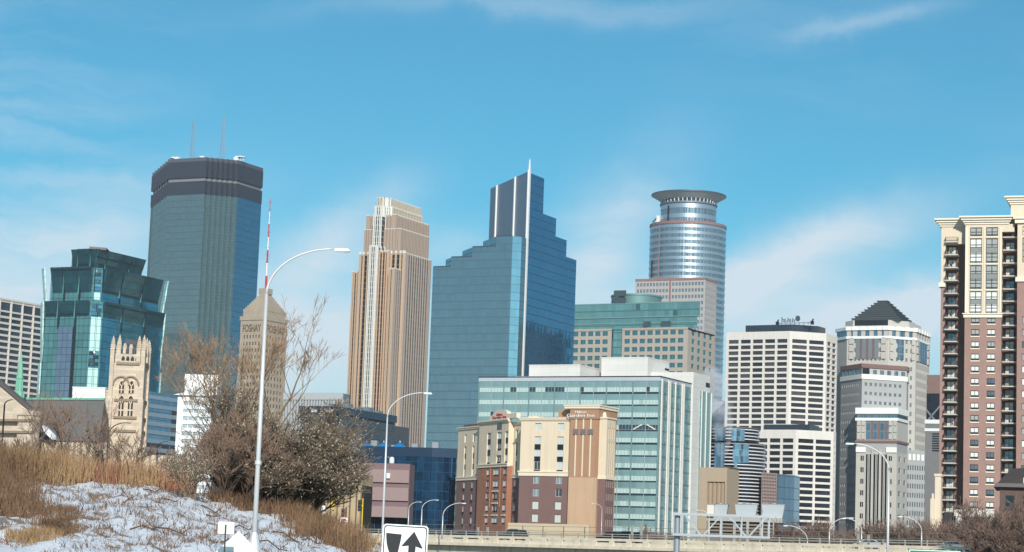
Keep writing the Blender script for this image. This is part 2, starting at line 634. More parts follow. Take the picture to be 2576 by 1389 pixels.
# ---------------------------------------------------------------- the tallest dark-topped glass tower
def ids():
    b = Bld('skyscraper', 'tallest dark-banded glass skyscraper with two masts on its roof', 512, 396, 1320)
    Z = b.H
    w = -b.edge((0, 0), (-1, 0), 423.4, Z)
    w = abs(w)
    c = abs(b.edge((0, 0), (1, 1), 604, Z))
    d = abs(b.edge((c, c), (0, 1), 661.5, Z))
    e = abs(b.edge((-w, 0), (-1, 1), 384.5, Z))

    def foot(n):
        """outline with the corners broken into n steps"""
        pts = [(-w, 0), (0, 0)]
        for i in range(n):
            pts += [(c * (i + 1) / n, c * i / n), (c * (i + 1) / n, c * (i + 1) / n)]
        pts += [(c, c + d)]
        x0 = -w - e
        pts += [(0, c + d + c), (-w, c + d + c), (x0, c + d), (x0, e)]
        out = []
        for p in pts:
            if not out or (Vector(p) - Vector(out[-1])).length > 1e-3:
                out.append(p)
        k = 6
        steps = []
        for i in range(k):
            steps += [(x0 + e * (i + 1) / k, e - e * i / k), (x0 + e * (i + 1) / k, e - e * (i + 1) / k)]
        return out + steps[:-1]
    f = foot(7)
    gl = glass('ids_glass', (120, 140, 142), .66, .10, (1.5, 3.85), line=(98, 116, 118), lw=(.10, .10), var=.05, tilt=.010)
    mech = mat('ids_louvre', (58, 64, 76), .55, .25, .15, scale=.08)
    pale = mat('ids_ledge', (128, 128, 130), .6)
    z1, z2, z3 = b.zv((0, 0), 488), b.zv((0, 0), 455), b.zv((0, 0), 446)
    mb = MB()
    mb.prism(f, 0, z1)
    b.part(mb, 'glass_shaft', gl)
    Fs = Facet(b, (c, c), (c, c + d))
    mb = MB()
    Fs.box(mb, .05, Fs.L - .05, 0, z1 - .01, .01, .12)
    b.part(mb, 'sky_tint_side', glass('ids_sky_blue_side', (72, 132, 160), .70, .09, (1.5, 3.85), line=(60, 112, 138), lw=(.10, .10), var=.06, tilt=.008))  # overlay whose bluer tint paints in the sky mirrored on this face
    mb = MB()
    mb.prism(grow(f, .25), z1 + .003, z2)
    b.part(mb, 'louvre_band', mech)
    mb = MB()
    mb.prism(grow(f, -.6), z2 + .003, z3)
    b.part(mb, 'ledge', pale)
    mb = MB()
    mb.prism(grow(f, .35), z3 + .003, Z - 2.2)
    b.part(mb, 'louvre_band', mech)
    mb = MB()
    mb.prism(grow(f, .15), Z - 2.197, Z)
    b.part(mb, 'parapet', mat('ids_parapet', (84, 88, 98), .6))
    for k, (u0, v0, u1, hgt) in enumerate(((484, 390, 488, 305), (558, 395, 562, 290))):
        x, _ = b.hit(u0, v0, (0, 14), (1, 0))
        top = b.zv((x, 14), hgt)
        lattice_mast(b, (x, 14), Z, top, 2.6, 1.8 if k == 0 else .5, [mat('mast_grey', (150, 158, 168), .5, .3)], segs=12, bar=.12)
    for (u, v, n_, s_) in ((436, 402, 'satellite_dish', 2.4), (447, 402, 'roof_unit', 1.6), (505, 392, 'satellite_dish', 1.8), (511, 390, 'roof_unit', 1.4),
                           (605, 394, 'satellite_dish', 2.2), (612, 398, 'satellite_dish', 1.7), (597, 396, 'roof_unit', 1.6)):
        x, _ = b.hit(u, v, (0, 9 if u < 595 else 16), (1, 0))
        y = 9 if u < 595 else 16
        mb = MB()
        if n_ == 'satellite_dish':
            mb.lathe([(s_ * r_, Z + 1.0 + s_ * .5 + s_ * .5 * (1 - r_ * r_)) for r_ in (.05, .4, .7, 1.0)][::-1] + [(s_ * .05, Z + 1 + s_ * .9)], 10, x, y)
            mb.tube([(x, y, Z), (x, y, Z + 1.2 + s_ * .4)], .3, 6)
        else:
            mb.box(x - s_, x + s_, y - s_, y + s_, Z, Z + s_ * 1.4)
            mb.box(x - s_ * .6, x + s_ * .6, y - s_ * .6, y + s_ * .6, Z + s_ * 1.41, Z + s_ * 1.9)
        b.part(mb, n_, M_white)


ids()


# ---------------------------------------------------------------- teal glass tower with flared crown
def teal():
    b = Bld('teal_glass_tower', 'teal glass tower with flared dark crown panels behind the church', 226, 790, 1100)
    teal_g = glass('teal_front', (104, 152, 150), .60, .08, (3.0, 3.6), line=(30, 60, 66), lw=(.07, .07), var=.12, tilt=.014)
    dark_g = glass('crown_panel_glass', (46, 104, 116), .6, .07, (3.0, 3.6), line=(18, 48, 58), lw=(.06, .06), var=.16, tilt=.02)
    grey_g = glass('cloud_grey_bay_glass', (140, 152, 172), .8, .1, (3.0, 3.6), line=(80, 92, 112), lw=(.07, .07), var=.1, tilt=.01)
    mint = glass('sky_glare_corner_glass', (204, 236, 226), .15, .25, (2.6, 3.6), line=(110, 150, 145), lw=(.08, .07), var=.08, tilt=.02)  # near-white mint paints in bright sky mirrored at the corners
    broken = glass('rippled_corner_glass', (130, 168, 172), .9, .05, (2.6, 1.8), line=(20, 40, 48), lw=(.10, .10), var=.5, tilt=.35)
    mint_d = glass('slot_glass', (110, 168, 160), .4, .15, (2.6, 3.6), var=.1)
    slot = mat('slot_dark_metal', (24, 40, 48), .5, .4)  # dark metal of the slots and the crown core
    Zc = b.H

    def tier(uL, uA, uB, uR, vA):
        """corner points of one tier: front left end, front corner, side corner, side end"""
        z = b.zv((0, 0), vA)
        return z
    # common outline from the third tier
    z0 = b.zv((0, 0), 790)
    c = abs(b.edge((0, 0), (1, 1), 258, z0))
    w = abs(b.edge((0, 0), (-1, 0), 112, b.zv((0, 0), 800)))
    d = abs(b.edge((c, c), (0, 1), 408, b.zv((0, 0), 800)))
    k = 5.0

    def outline(i):
        """chamfered outline set back by i metres"""
        return [(-w + i, i), (-i * .4, i), (c - i, c + i * .4), (c - i, c + d - i), (c - i - k, c + d + k - i), (-w - k + i, c + d + k - i), (-w - k + i, k + i)]
    zt3 = b.zv((0, 0), 758)     # top of the lower shaft
    zt2 = b.zv((0, 0), 672)
    zt1 = b.zv((0, 0), 622)
    z1b = b.zv((0, 0), 664)
    mb = MB()
    mb.prism(outline(0), 0, zt3)
    b.part(mb, 'glass_shaft', teal_g)
    for (ins, za_, zb_) in ((0, 0, zt3 - .01), (2.0, zt3 + .02, zt2 - .01)):
        o_ = outline(ins)
        Fs = Facet(b, o_[2], o_[3])
        mb = MB()
        Fs.box(mb, .05, Fs.L - .05, za_, zb_, .002, .008)
        b.part(mb, 'sky_tint_side', glass('teal_sky_blue_side', (52, 132, 158), .66, .08, (3.0, 3.6), line=(20, 66, 84), lw=(.07, .07), var=.12, tilt=.014))  # thin bluer sheet, sky reflection put into the side's colour
    mb = MB()
    mb.prism(outline(2.0), zt3 + .01, zt2)
    b.part(mb, 'glass_shaft', teal_g)
    mb = MB()
    mb.prism(outline(9.0), zt2 + .01, zt1)
    b.part(mb, 'crown_core', slot)
    mb = MB()
    mb.prism(grow(outline(9), -1.5), zt1 + .01, zt1 + 1.2)
    b.part(mb, 'roof_deck', M_roof)

    def panels(inset, za, zb, out, n, fr, depth=.5, m_=dark_g, name='flared_panel'):
        """leaning glass panels along the front and the side"""
        o = outline(inset)
        for (p, q) in ((o[0], o[1]), (o[2], o[3])):
            F = Facet(b, p, q)
            for i, (xa, xb) in enumerate(fr):
                xa, xb = xa * F.L + .75, xb * F.L - .75
                mb = MB()
                ex = out * .30
                vs = [F.pt(xa, za, .05), F.pt(xb, za, .05), F.pt(xb + ex, zb, out), F.pt(xa - ex, zb, out),
                      F.pt(xa, za, -.4), F.pt(xb, za, -.4), F.pt(xb + ex, zb, out - .5), F.pt(xa - ex, zb, out - .5)]
                mb.add(vs, [(0, 1, 2, 3), (1, 5, 6, 2), (5, 4, 7, 6), (4, 0, 3, 7), (3, 2, 6, 7), (4, 5, 1, 0)])
                b.part(mb, name, m_)
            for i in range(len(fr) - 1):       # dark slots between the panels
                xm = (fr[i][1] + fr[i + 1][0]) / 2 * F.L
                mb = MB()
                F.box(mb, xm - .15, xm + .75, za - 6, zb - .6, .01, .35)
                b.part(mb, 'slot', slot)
                mb = MB()
                F.box(mb, xm - .75, xm - .17, za - 1, zb - .6, .01, .5)
                b.part(mb, 'slot_glass', mint_d)
    fr3 = [(0, .30), (.31, .68), (.69, 1)]
    panels(0, b.zv((0, 0), 796), zt3 + .4, 1.6, 3, fr3)
    panels(2.0, b.zv((0, 0), 734), zt2 + .4, 2.6, 3, fr3)
    panels(9.0, z1b, zt1 + .3, 2.4, 3, [(-.02, .2), (.21, .72), (.73, 1.02)])
    # bays low on the faces, mirrored cloud painted in as grey glass
    for (p, q, xa, xb, vt) in ((outline(0)[0], outline(0)[1], .34, .66, 822), (outline(0)[2], outline(0)[3], .38, .74, 838)):
        F = Facet(b, p, q)
        mb = MB()
        F.box(mb, F.L * xa, F.L * xb, 0, b.zv((0, 0), vt), .01, .8)
        b.part(mb, 'glass_bay', grey_g)
        for x in (xa, xb):
            mb = MB()
            F.box(mb, F.L * x + .82 * (-1 if x == xa else 1) - .8, F.L * x + .82 * (-1 if x == xa else 1) + .8, 0, b.zv((0, 0), vt) - (0 if x > .5 else 40), .01, .5)
            b.part(mb, 'slot', slot)
    # front corner: bright and rippled lights in turn
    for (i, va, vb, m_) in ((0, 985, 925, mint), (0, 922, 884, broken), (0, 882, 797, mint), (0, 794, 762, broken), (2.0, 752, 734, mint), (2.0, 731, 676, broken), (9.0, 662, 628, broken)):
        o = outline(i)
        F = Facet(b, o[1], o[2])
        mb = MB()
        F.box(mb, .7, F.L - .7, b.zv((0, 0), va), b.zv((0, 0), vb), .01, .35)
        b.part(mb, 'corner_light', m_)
    # far corners: upright strips with the sky's glare put into their colour
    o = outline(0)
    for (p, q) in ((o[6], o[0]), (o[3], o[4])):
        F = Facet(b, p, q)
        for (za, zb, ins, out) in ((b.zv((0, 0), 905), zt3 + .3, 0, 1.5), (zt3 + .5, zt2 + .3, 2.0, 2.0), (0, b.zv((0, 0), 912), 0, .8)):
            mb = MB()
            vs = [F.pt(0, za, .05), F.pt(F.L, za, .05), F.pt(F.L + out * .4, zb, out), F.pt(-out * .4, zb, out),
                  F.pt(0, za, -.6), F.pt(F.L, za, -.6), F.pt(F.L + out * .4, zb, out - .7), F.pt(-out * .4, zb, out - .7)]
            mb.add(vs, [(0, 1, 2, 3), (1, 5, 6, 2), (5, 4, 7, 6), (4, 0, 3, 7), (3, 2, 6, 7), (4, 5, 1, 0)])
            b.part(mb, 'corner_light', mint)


teal()


# ---------------------------------------------------------------- stone obelisk tower with rooftop letters
def obelisk():
    b = Bld('stone_obelisk_tower', 'tapering tan stone tower with stepped top and red and white mast', 664, 800, 1150, 31)
    st = mat('foshay_stone', (176, 160, 140), .9, var=.22, scale=.4, streak=.15, bump=.3)
    Z = b.H
    w = abs(b.edge((0, 0), (-1, 0), 607, Z))
    d = abs(b.edge((0, 0), (0, 1), 722, Z))
    tp = .030                                 # taper, metres out per metre down
    def foot(z):
        o = (Z - z) * tp
        return [(-w - o * .55, -o * .4), (o * .4, -o * .4), (o * .4, d + o * .4), (-w - o * .55, d + o * .4)]
    zt = b.zv((0, 0), 838)
    # walls in storey steps, with openings
    fh = 3.55
    mb = MB()
    z = zt
    n = 0
    cells = []
    while z > 40:
        o0 = foot(z)
        za, zb = z - fh, z
        for i in (0, 1):
            F = Facet(b, o0[i], o0[i + 1])
            cols = even(F.L * .12, F.L * .88, 6, .46)
            lst = F.wall(mb, cols, [(za + .9, zb - .8)], za, zb, .35)
            cells.append((F, lst))
        o = o0
        for i in (2, 3):
            a, c_ = o[i], o[(i + 1) % 4]
            mb.quad((*a, za), (*c_, za), (*c_, zb), (*a, zb))
        nx = foot(za)
        for i in range(4):                    # the narrow ledge at each step
            j = (i + 1) % 4
            mb.quad((*nx[i], za), (*nx[j], za), (*o[j], za), (*o[i], za))
        z -= fh
    mb.prism(foot(z), 0, z)
    b.part(mb, 'stone_shaft', st)
    gl = glass('foshay_glass', (52, 48, 46), .3, .15, (40, 40), lw=(0, 0), var=.3, tilt=.03)
    sash = mat('foshay_sash', (120, 104, 86), .7)
    for F, lst in cells:
        F.windows(lst, lambda w_, h_, i, j: winmesh(w_, h_, 1, 2, (sash, gl), .1, .1), .35)
    # lettered frieze, cornice and stepped pyramid
    mb = MB()
    zs = [(zt, Z - 1.0, .15), (Z - .997, Z + 1.2, .55), (Z + 1.203, Z + 4.0, -.6)]
    for (a, c_, g_) in zs:
        mb.prism(grow(foot(Z), g_), a + .003, c_)
    b.part(mb, 'frieze', st)
    mb = MB()
    ztop = b.zv((-w / 2, d / 2), 741)
    k = 9
    base = Z + 4.0
    for i in range(k):
        s_ = 1 - i / k * .80
        cx, cy = -w / 2, d / 2
        hw, hd = w / 2 * s_ * .94, d / 2 * s_ * .94
        za = base + (ztop - base) * i / k
        mb.box(cx - hw, cx + hw, cy - hd, cy + hd, za + .003, base + (ztop - base) * (i + 1) / k)
    b.part(mb, 'stepped_roof', st)
    mb = MB()
    mb.box(-w / 2 - 2.6, -w / 2 + 2.6, d / 2 - 2.6, d / 2 + 2.6, ztop + .003, ztop + 3.0)
    b.part(mb, 'lantern', st)
    for (x, y, s_) in ((-w * .5, d * .5 - w * .33, 1), (-w * .66, d * .5 - w * .30, 1)):
        pass
    # letters on both faces
    lm = mat('dark_letters', (118, 100, 82), .8)
    o = foot(Z - 4)
    for i in (0, 1):
        F = Facet(b, o[i], o[i + 1])
        me = text_mesh('FOSHAY', (Z - zt) * .70, .2, lm)
        dx = max(v.co.x for v in me.vertices) - min(v.co.x for v in me.vertices)
        q = F.pt(F.L / 2, zt + (Z - zt) * .12, .30)
        e = obj('lettering', me, b.root, q, 0)
        e.rotation_euler = (R(90), 0, F.rz)
        e.scale = (F.L * .78 / dx, 1, 1)
    top = b.zv((-w / 2, d / 2), 500)
    red, wh = mat('mast_red', (190, 30, 40), .5), mat('mast_white', (228, 228, 230), .5)
    zb = ztop + 3.0
    n = 7
    mb = MB()
    for i in range(n):
        mb.mi = i % 2
        r0 = .62 - .48 * i / n
        mb.tube([(-w / 2, d / 2, zb + (top - zb) * i / n), (-w / 2, d / 2, zb + (top - zb) * (i + 1) / n)], [r0, r0 - .05], 6)
    for z in np.linspace(zb + 14, top - 2, 9):
        mb.mi = 0
        mb.bar((-w / 2 - 1.2, d / 2, z), (-w / 2 + 1.2, d / 2, z), .18)
    b.part(mb, 'antenna_mast', [red, wh])
    b.finish()


obelisk()


# ---------------------------------------------------------------- tan setback tower with upright piers
def setback():
    X = lambda c: 871.5 + .1945 * c
    Y = lambda c: 486.4 + .1945 * c
    b = Bld('tan_setback_tower', 'tan stone skyscraper with upright piers and stepped setbacks', X(765), Y(795), 1455)
    tan = mat('wf_tan', (196, 167, 139), .75, var=.10, scale=.05)
    whi = mat('wf_pale', (226, 222, 212), .55, var=.06, scale=.05)
    win = glass('wf_window', (40, 36, 36), .4, .12, (3.0, 3.9), line=(104, 88, 76), lw=(0, .22), var=.3, tilt=.02)
    winb = glass('wf_window_blue', (56, 64, 70), .5, .1, (3.0, 3.9), line=(170, 170, 165), lw=(0, .18), var=.25, tilt=.02)
    Z = b.H

    def pts(y, uL, uA, uB, uR, vA, cut=True):
        """front-left end, front corner, (chamfer end), side end on a plane set back by y"""
        p = (-0.0 + b.edge((0, y), (1, 0), uA, b.zv((0, y), vA)), y)
        z = b.zv(p, vA)
        l = abs(b.edge(p, (-1, 0), uL, z))
        c = abs(b.edge(p, (1, 1), uB, z)) if uB else 0
        q = (p[0] + c, p[1] + c)
        dd = abs(b.edge(q, (0, 1), uR, z))
        poly = [(p[0] - l, p[1]), p] + ([q] if c else []) + [(q[0], q[1] + dd), (p[0] - l, q[1] + dd)]
        return poly, z

    def mass(poly, z0, z1, facets, m_win, name='wall', capm=whi):
        mb = MB()
        mb.prism(poly, z0, z1)
        b.part(mb, name, m_win)
        for (i, n, w_, m_, pr) in facets:
            F = Facet(b, poly[i], poly[(i + 1) % len(poly)])
            pitch = F.L / n
            for k in range(n + 1):
                x = min(max(k * pitch, w_ / 2), F.L - w_ / 2)
                wide = w_ * (1.7 if k in (0, n) else 1)
                x0, x1 = max(0, x - wide / 2), min(F.L, x + wide / 2)
                mb = MB()
                F.box(mb, x0, x1, z0, z1 + .8, .01, pr)
                o = b.part(mb, 'pier', m_)
                mb = MB()
                F.box(mb, x0 - .02, x1 + .02, z1 + .82, z1 + (2.6 if pr > .6 else 1.3), -.3, pr + .05)
                b.part(mb, 'pier_cap', capm, parent=o)
    # main mass
    poly, z = pts(0, X(170), X(765), 0, X(1092), Y(790))
    mass(poly, 0, z, [(0, 10, 1.35, tan, .7), (1, 11, 1.15, mat('wf_side_pier', (170, 156, 144), .7, var=.08), .55)], win)
    # upper masses
    poly3, z3 = pts(5, X(235), X(705), 0, X(1066), Y(475))
    mass(poly3, z + .01, z3, [(0, 12, 1.5, mat('wf_upper', (176, 154, 136), .75, var=.08), .5), (1, 20, 1.0, mat('wf_upper', (178, 148, 124)), .3)], mat('wf_upper_spandrel', (152, 134, 120), .6))
    poly2, z2 = pts(12, X(262), X(640), 0, X(1068), Y(292))
    mass(poly2, z3 + .01, z2, [(0, 9, 1.3, mat('wf_upper', (1, 1, 1)), .5), (1, 22, .9, mat('wf_upper', (1, 1, 1)), .3)], mat('wf_upper_spandrel', (1, 1, 1)))
    poly1, z1 = pts(10, X(370), X(468), X(590), X(985), Y(182))
    mass(poly1, z3 + .02, z1, [(0, 4, .62, whi, .5), (1, 5, .9, whi, .4), (2, 20, .9, mat('wf_crown', (206, 190, 168), .7), .4)], winb)
    poly0, z0 = pts(13, X(405), X(470), X(575), X(965), Y(76))
    mass(poly0, z1 + .01, z0, [(0, 4, .8, mat('wf_crown', (1, 1, 1)), .4), (1, 5, 1.2, whi, .3), (2, 22, 1.0, mat('wf_crown', (1, 1, 1)), .25)], mat('wf_crown_back', (176, 160, 140), .7))
    # stepped bays standing in front of the main mass
    def bay(yf, uL, uA, uB, uR, vA, fac, m_win):
        pl, zz = pts(yf, X(uL), X(uA), X(uB) if uB else 0, X(uR), Y(vA))
        back = max(q[1] for q in pl)
        mass(pl, 0, zz, fac, m_win)
    bay(-6, 300, 400, 0, 540, 692, [(0, 4, .62, whi, .4), (1, 3, 1.2, whi, .4)], winb)
    bay(-3, 400, 545, 0, 585, 760, [(0, 4, .75, mat('wf_bay_pier', (204, 168, 138), .75, var=.06), .5), (1, 1, 1.6, tan, .5)], win)
    bay(-9, 550, 620, 0, 722, 990, [(0, 3, .6, tan, .5), (1, 4, 1.2, mat('wf_side_pier', (1, 1, 1)), .5)], win)
    bay(4, 78, 168, 0, 200, 1030, [(0, 3, .75, tan, .5)], win)
    bay(2, 352, 462, 0, 500, 300, [(0, 4, .62, whi, .4)], winb)


setback()


# ---------------------------------------------------------------- blue stepped tower with a white fin
def fin():
    X = lambda c: 1053.9 + .4087 * c
    Y = lambda c: 378.3 + .4087 * c
    b = Bld('blue_stepped_tower', 'blue glass stepped tower with a white fin up its corner', X(680), Y(137), 1000)
    front = glass('fin_front_glass', (118, 146, 156), .66, .09, (1.5, 3.7), line=(100, 130, 142), lw=(.10, .14), var=.055, tilt=.010)
    side = glass('fin_sky_blue_side', (66, 132, 166), .78, .07, (1.5, 3.7), line=(44, 98, 132), lw=(.14, .10), var=.06, tilt=.014)  # bluer than the front: mirrored sky painted into the side
    grey = mat('fin_grey_panel', (128, 136, 150), .42, .55, var=.06, scale=.05)
    cyan = glass('fin_chamfer_glass', (150, 196, 210), .7, .12, (3, 3.7), line=(100, 140, 155), lw=(.03, .10), var=.1, tilt=.01)
    finm = mat('fin_white', (232, 230, 226), .5, var=.03)
    Z = b.H
    # tall wedge: the diagonal grey face to the left of the fin, stepped blue side to the right
    dg = abs(b.edge((0, 0), (-1, 1), X(445), Z))
    ys = [abs(b.edge((0, 0), (0, 1), X(c), b.zv((0, 0), Y(v)))) for c, v in ((770, 170), (843, 415), (907, 550), (966, 685))]
    q = [(0, ys[0])]
    hz = [Z] + [b.zv((0, y), Y(v)) for y, v in ((ys[0], 390), (ys[1], 530), (ys[2], 655))]
    back = 60
    prev = 0
    for k in range(4):
        mb = MB()
        y0, y1 = (0 if k == 0 else ys[k - 1]), ys[k]
        if k == 0:
            mb.prism([(0, 0), (0, y1), (-dg, max(y1, dg + 1)), (-dg, dg)], 0, hz[0])
        else:
            mb.box(-min(22.0, y0 * .93), 0, y0 + .01, y1, 0, hz[k])
        b.part(mb, 'glass_step', side)
    mb = MB()
    F = Facet(b, (-dg, dg), (0, 0))
    zb = b.zv((0, 0), Y(535))
    F.box(mb, 0.02, F.L - .02, 0, Z + .6, .01, .35)
    b.part(mb, 'metal_panel_wall', grey)
    for c in (484, 595):
        x, _ = F.px(X(c), Y(300))
        mb = MB()
        F.box(mb, x - .55, x + .55, 0, Z + .7, .36, 1.0)
        b.part(mb, 'white_rib', finm)
    mb = MB()
    mb.prism([(-.5, -.7), (.55, -.7), (.55, .5), (-.5, .5)], 0, Z + 1.2)
    b.part(mb, 'fin', finm)
    mb = MB()
    mb.tube([(0, 0, Z + 1.2), (0, 0, b.zv((0, 0), Y(48)))], [.2, .07], 6)
    mb.tube([(0, 0, Z + 1.2), (0, 0, Z + 6)], [.5, .3], 6)
    b.part(mb, 'lightning_mast', M_white)
    # lower front mass in four steps
    yf = -14
    cx = b.edge((0, yf), (1, 0), X(575), b.zv((0, yf), Y(525)))
    for k, (cl, ct, cs) in enumerate(((475, 527, 395), (330, 597, 268), (200, 660, 165), (90, 720, 88))):
        zt = b.zv((cx, yf), Y(ct)) if k == 0 else b.hit(X(cl), Y(ct), (cx, yf), (1, 0))[1]
        xl = b.hit(X(cl), Y(ct), (cx, yf), (1, 0))[0] + cx
        t_ = min(25.0, abs(b.edge((xl, yf), (-1, 1), X(cs), zt))) if k < 3 else .5
        mb = MB()
        if k == 0:
            e = abs(b.edge((cx, yf), (1, 1), X(632), zt))
            mb.prism([(xl, yf), (cx, yf), (cx + e, yf + e), (cx + e, yf + e + 5), (xl - t_, yf + 40), (xl - t_, yf + t_)], 0, zt)
            F = Facet(b, (cx, yf), (cx + e, yf + e))
            m2 = MB()
            F.box(m2, .05, F.L - .02, 0, zt - .2, .01, .3)
            b.part(m2, 'chamfer_glass', cyan)
        else:
            mb.prism([(xl, yf), (pxl, yf), (pxl - .01, yf + 40), (xl - t_, yf + 40), (xl - t_, yf + t_)], 0, zt)
        pxl = xl
        b.part(mb, 'glass_step', front)
        m2 = MB()
        m2.box(xl, (cx if k == 0 else lastx) - .05, yf - .12, yf + .3, zt + .01, zt + .5)
        b.part(m2, 'coping', mat('fin_coping', (70, 84, 98), .5, .3))
        lastx = xl


fin()


# ---------------------------------------------------------------- round silver tower with a halo crown
def halo():
    X = lambda c: 1405.2 + .389 * c
    Y = lambda c: 445.9 + .389 * c
    b = Bld('round_halo_tower', 'round silver tower with a flared ring crown above a square base', X(838), Y(300), 1375)
    silver = mat('halo_silver', (188, 196, 202), .36, .8, var=.05, scale=.05)
    gl = glass('halo_glass', (134, 150, 160), .7, .2, (1.6, 40), line=(150, 160, 168), lw=(.12, 0), var=.15, tilt=.02)
    red = mat('halo_red_granite', (150, 112, 106), .5)
    R1 = 247 * .389 * 1375 / FOC
    R2 = 181 * .389 * 1375 / FOC
    Rr = 243 * .389 * 1375 / FOC
    zt1 = b.zv((0, -R1), Y(283))
    zt2 = b.zv((0, -R2), Y(158))
    zb = b.zv((0, -R1), Y(690))
    for (r_, z0, z1, n) in ((R1, 0, zt1, 0), (R2, zt1, zt2, 0)):
        mb = MB()
        mb.lathe([(r_, z0), (r_, z1)], 72)
        b.part(mb, 'glass_drum', gl, smooth=False)
    step = 3.95
    z = zt1 - 2.0
    while z > 60:
        mb = MB()
        mb.lathe([(R1 + .02, z - 1.9), (R1 + .22, z - 1.85), (R1 + .22, z - .05), (R1 + .02, z)], 72, cap=False)
        b.part(mb, 'spandrel_ring', silver, smooth=False)
        z -= step
    z = zt2 - 1.0
    while z > zt1 + 3:
        mb = MB()
        mb.lathe([(R2 + .02, z - 2.7), (R2 + .2, z - 2.65), (R2 + .2, z - .05), (R2 + .02, z)], 72, cap=False)
        b.part(mb, 'spandrel_ring', silver)
        z -= step * 1.55
    mb = MB()
    mb.lathe([(R1 + .02, zt1 - 1.4), (R1 + .4, zt1 - 1.3), (R1 + .4, zt1 + .3), (R1 - 2, zt1 + .5)], 72, cap=False)
    b.part(mb, 'granite_rim', red)
    mb = MB()
    for r_, z0, z1, cc in ((R1, zb - 60, zt1 - 1.5, 730), ):
        a = math.asin((X(cc) - X(838)) / (247 * .389))
        x, y = r_ * math.sin(a), -r_ * math.cos(a)
        mb.box(x - .32, x + .32, y - .35, y + .35, z0, z1)
    b.part(mb, 'granite_rib', red)
    a = math.asin((X(765) - X(838)) / (181 * .389))
    mb = MB()
    mb.box(R2 * math.sin(a) - .5, R2 * math.sin(a) + .5, -R2 * math.cos(a) - .5, -R2 * math.cos(a) + .5, zt1 + 1, zt2 - 2)
    b.part(mb, 'dark_rib', M_dark)
    # crown: open storey of columns, then the flared ring
    zo = b.zv((0, -R2), Y(132))
    zr = b.zv((0, -Rr), Y(82))
    mb = MB()
    mb.lathe([(R2 * .90, zt2), (R2 * .90, zo + 1)], 48)
    b.part(mb, 'crown_drum', mat('crown_drum', (170, 178, 184), .6))
    n = 40
    for k in range(n):
        w = 2 * math.pi * k / n
        mb = MB()
        mb.tube([(R2 * math.cos(w) * .99, R2 * math.sin(w) * .99, zt2), (R2 * math.cos(w) * 1.02, R2 * math.sin(w) * 1.02, zo + 1.2)], .32, 6)
        b.part(mb, 'crown_column', M_white)
        w += math.pi / n
        mb = MB()
        mb.box(-.9, .9, -.35, .35, 0, zo - zt2 - 1.8)
        o = b.part(mb, 'crown_opening', mat('crown_void', (26, 34, 42), .6))
        o.location = (R2 * .90 * math.cos(w), R2 * .90 * math.sin(w), zt2 + .6)
        o.rotation_euler = (0, 0, w + math.pi / 2)
    mb = MB()
    mb.lathe([(R2 + .3, zt2 - .6), (R2 + .7, zt2 - .4), (R2 + .7, zt2 + .5), (R2 + .2, zt2 + .6)], 72, cap=False)
    b.part(mb, 'crown_sill', mat('crown_sill', (120, 130, 140), .5, .4))
    ringm, t, bs = newmat('halo_ring')
    tcn = t.n('TexCoord').outputs['Object']
    sp = t.n('SeparateXYZ', {0: tcn})
    ang = t.m('MULTIPLY', t.m('ARCTAN2', sp.outputs[1], sp.outputs[0]), 60 / math.pi)
    st = t.m('LESS_THAN', t.m('FRACT', ang), .22)
    t.set(bs.inputs['Base Color'], t.mix(st, lin((216, 220, 218)), lin((168, 176, 180))))
    bs.inputs['Metallic'].default_value = .1
    bs.inputs['Roughness'].default_value = .5
    mb = MB()
    mb.lathe([(R2 * .86, zo + .2), (R2 + .4, zo), (Rr, zr - .5), (Rr + .1, zr), (Rr - .6, zr + .1), (R2, zo + 2.2), (R2 * .86, zo + 2.4)], 96, cap=False)
    b.part(mb, 'flared_ring', ringm)
    mb = MB()
    mb.lathe([(Rr + .02, zr - .55), (Rr + .22, zr - .5), (Rr + .22, zr + .15), (Rr - .1, zr + .2)], 96, cap=False)
    b.part(mb, 'ring_edge', mat('ring_edge', (90, 100, 108), .5, .4))
    # roof terrace with davit on the left shoulder
    mb = MB()
    mb.bar((-R1 * .95, -4, zt1 + 3), (-R2 * .95, -8, zt1 + 6.5), .6)
    mb.bar((-R1 * .9, -4, zt1), (-R1 * .9, -4, zt1 + 3.2), .4)
    mb.bar((-R2 * 1.02, -6, zt1), (-R2 * 1.02, -6, zt1 + 4.5), .5)
    b.part(mb, 'davit', M_steel)
    mb = MB()
    mb.box(-R2 * .98, -R2 * .86, -11, -8, zt1, zt1 + 6)
    b.part(mb, 'roof_unit', M_white)
    # four dark openings on the left of the drum
    for k in range(5):
        a = math.asin((X(665) - X(838)) / (247 * .389))
        mb = MB()
        mb.box(-.8, .8, -.4, .4, 0, 2.4)
        o = b.part(mb, 'vent_opening', mat('crown_void', (26, 34, 42), .6))
        o.location = (R1 * math.sin(a), -R1 * math.cos(a), b.zv((R1 * math.sin(a), -R1 * math.cos(a)), Y(560 + k * 22)))
        o.rotation_euler = (0, 0, a)
    # square base
    wall = mat('halo_base_granite', (178, 172, 166), .6, var=.06)
    wg = glass('halo_base_glass', (110, 128, 142), .6, .1, (40, 40), lw=(0, 0), var=.35, tilt=.03)
    cxy = (b.edge((0, -R1 - 3), (1, 0), X(950), b.zv((0, -R1 - 3), Y(650))), -R1 - 3)
    zc = b.zv(cxy, Y(652))
    wl = abs(b.edge(cxy, (-1, 0), X(497), zc))
    dl = abs(b.edge(cxy, (0, 1), X(1060), zc))
    poly = [(cxy[0] - wl, cxy[1]), cxy, (cxy[0], cxy[1] + dl), (cxy[0] - wl, cxy[1] + dl)]
    zlo = 95
    rows = [(z_, z_ + 2.1) for z_ in np.arange(zlo + 1, zc - 3.2, 3.9)]
    mb = MB()
    shell(mb, poly, zlo, zc, (0, 1))
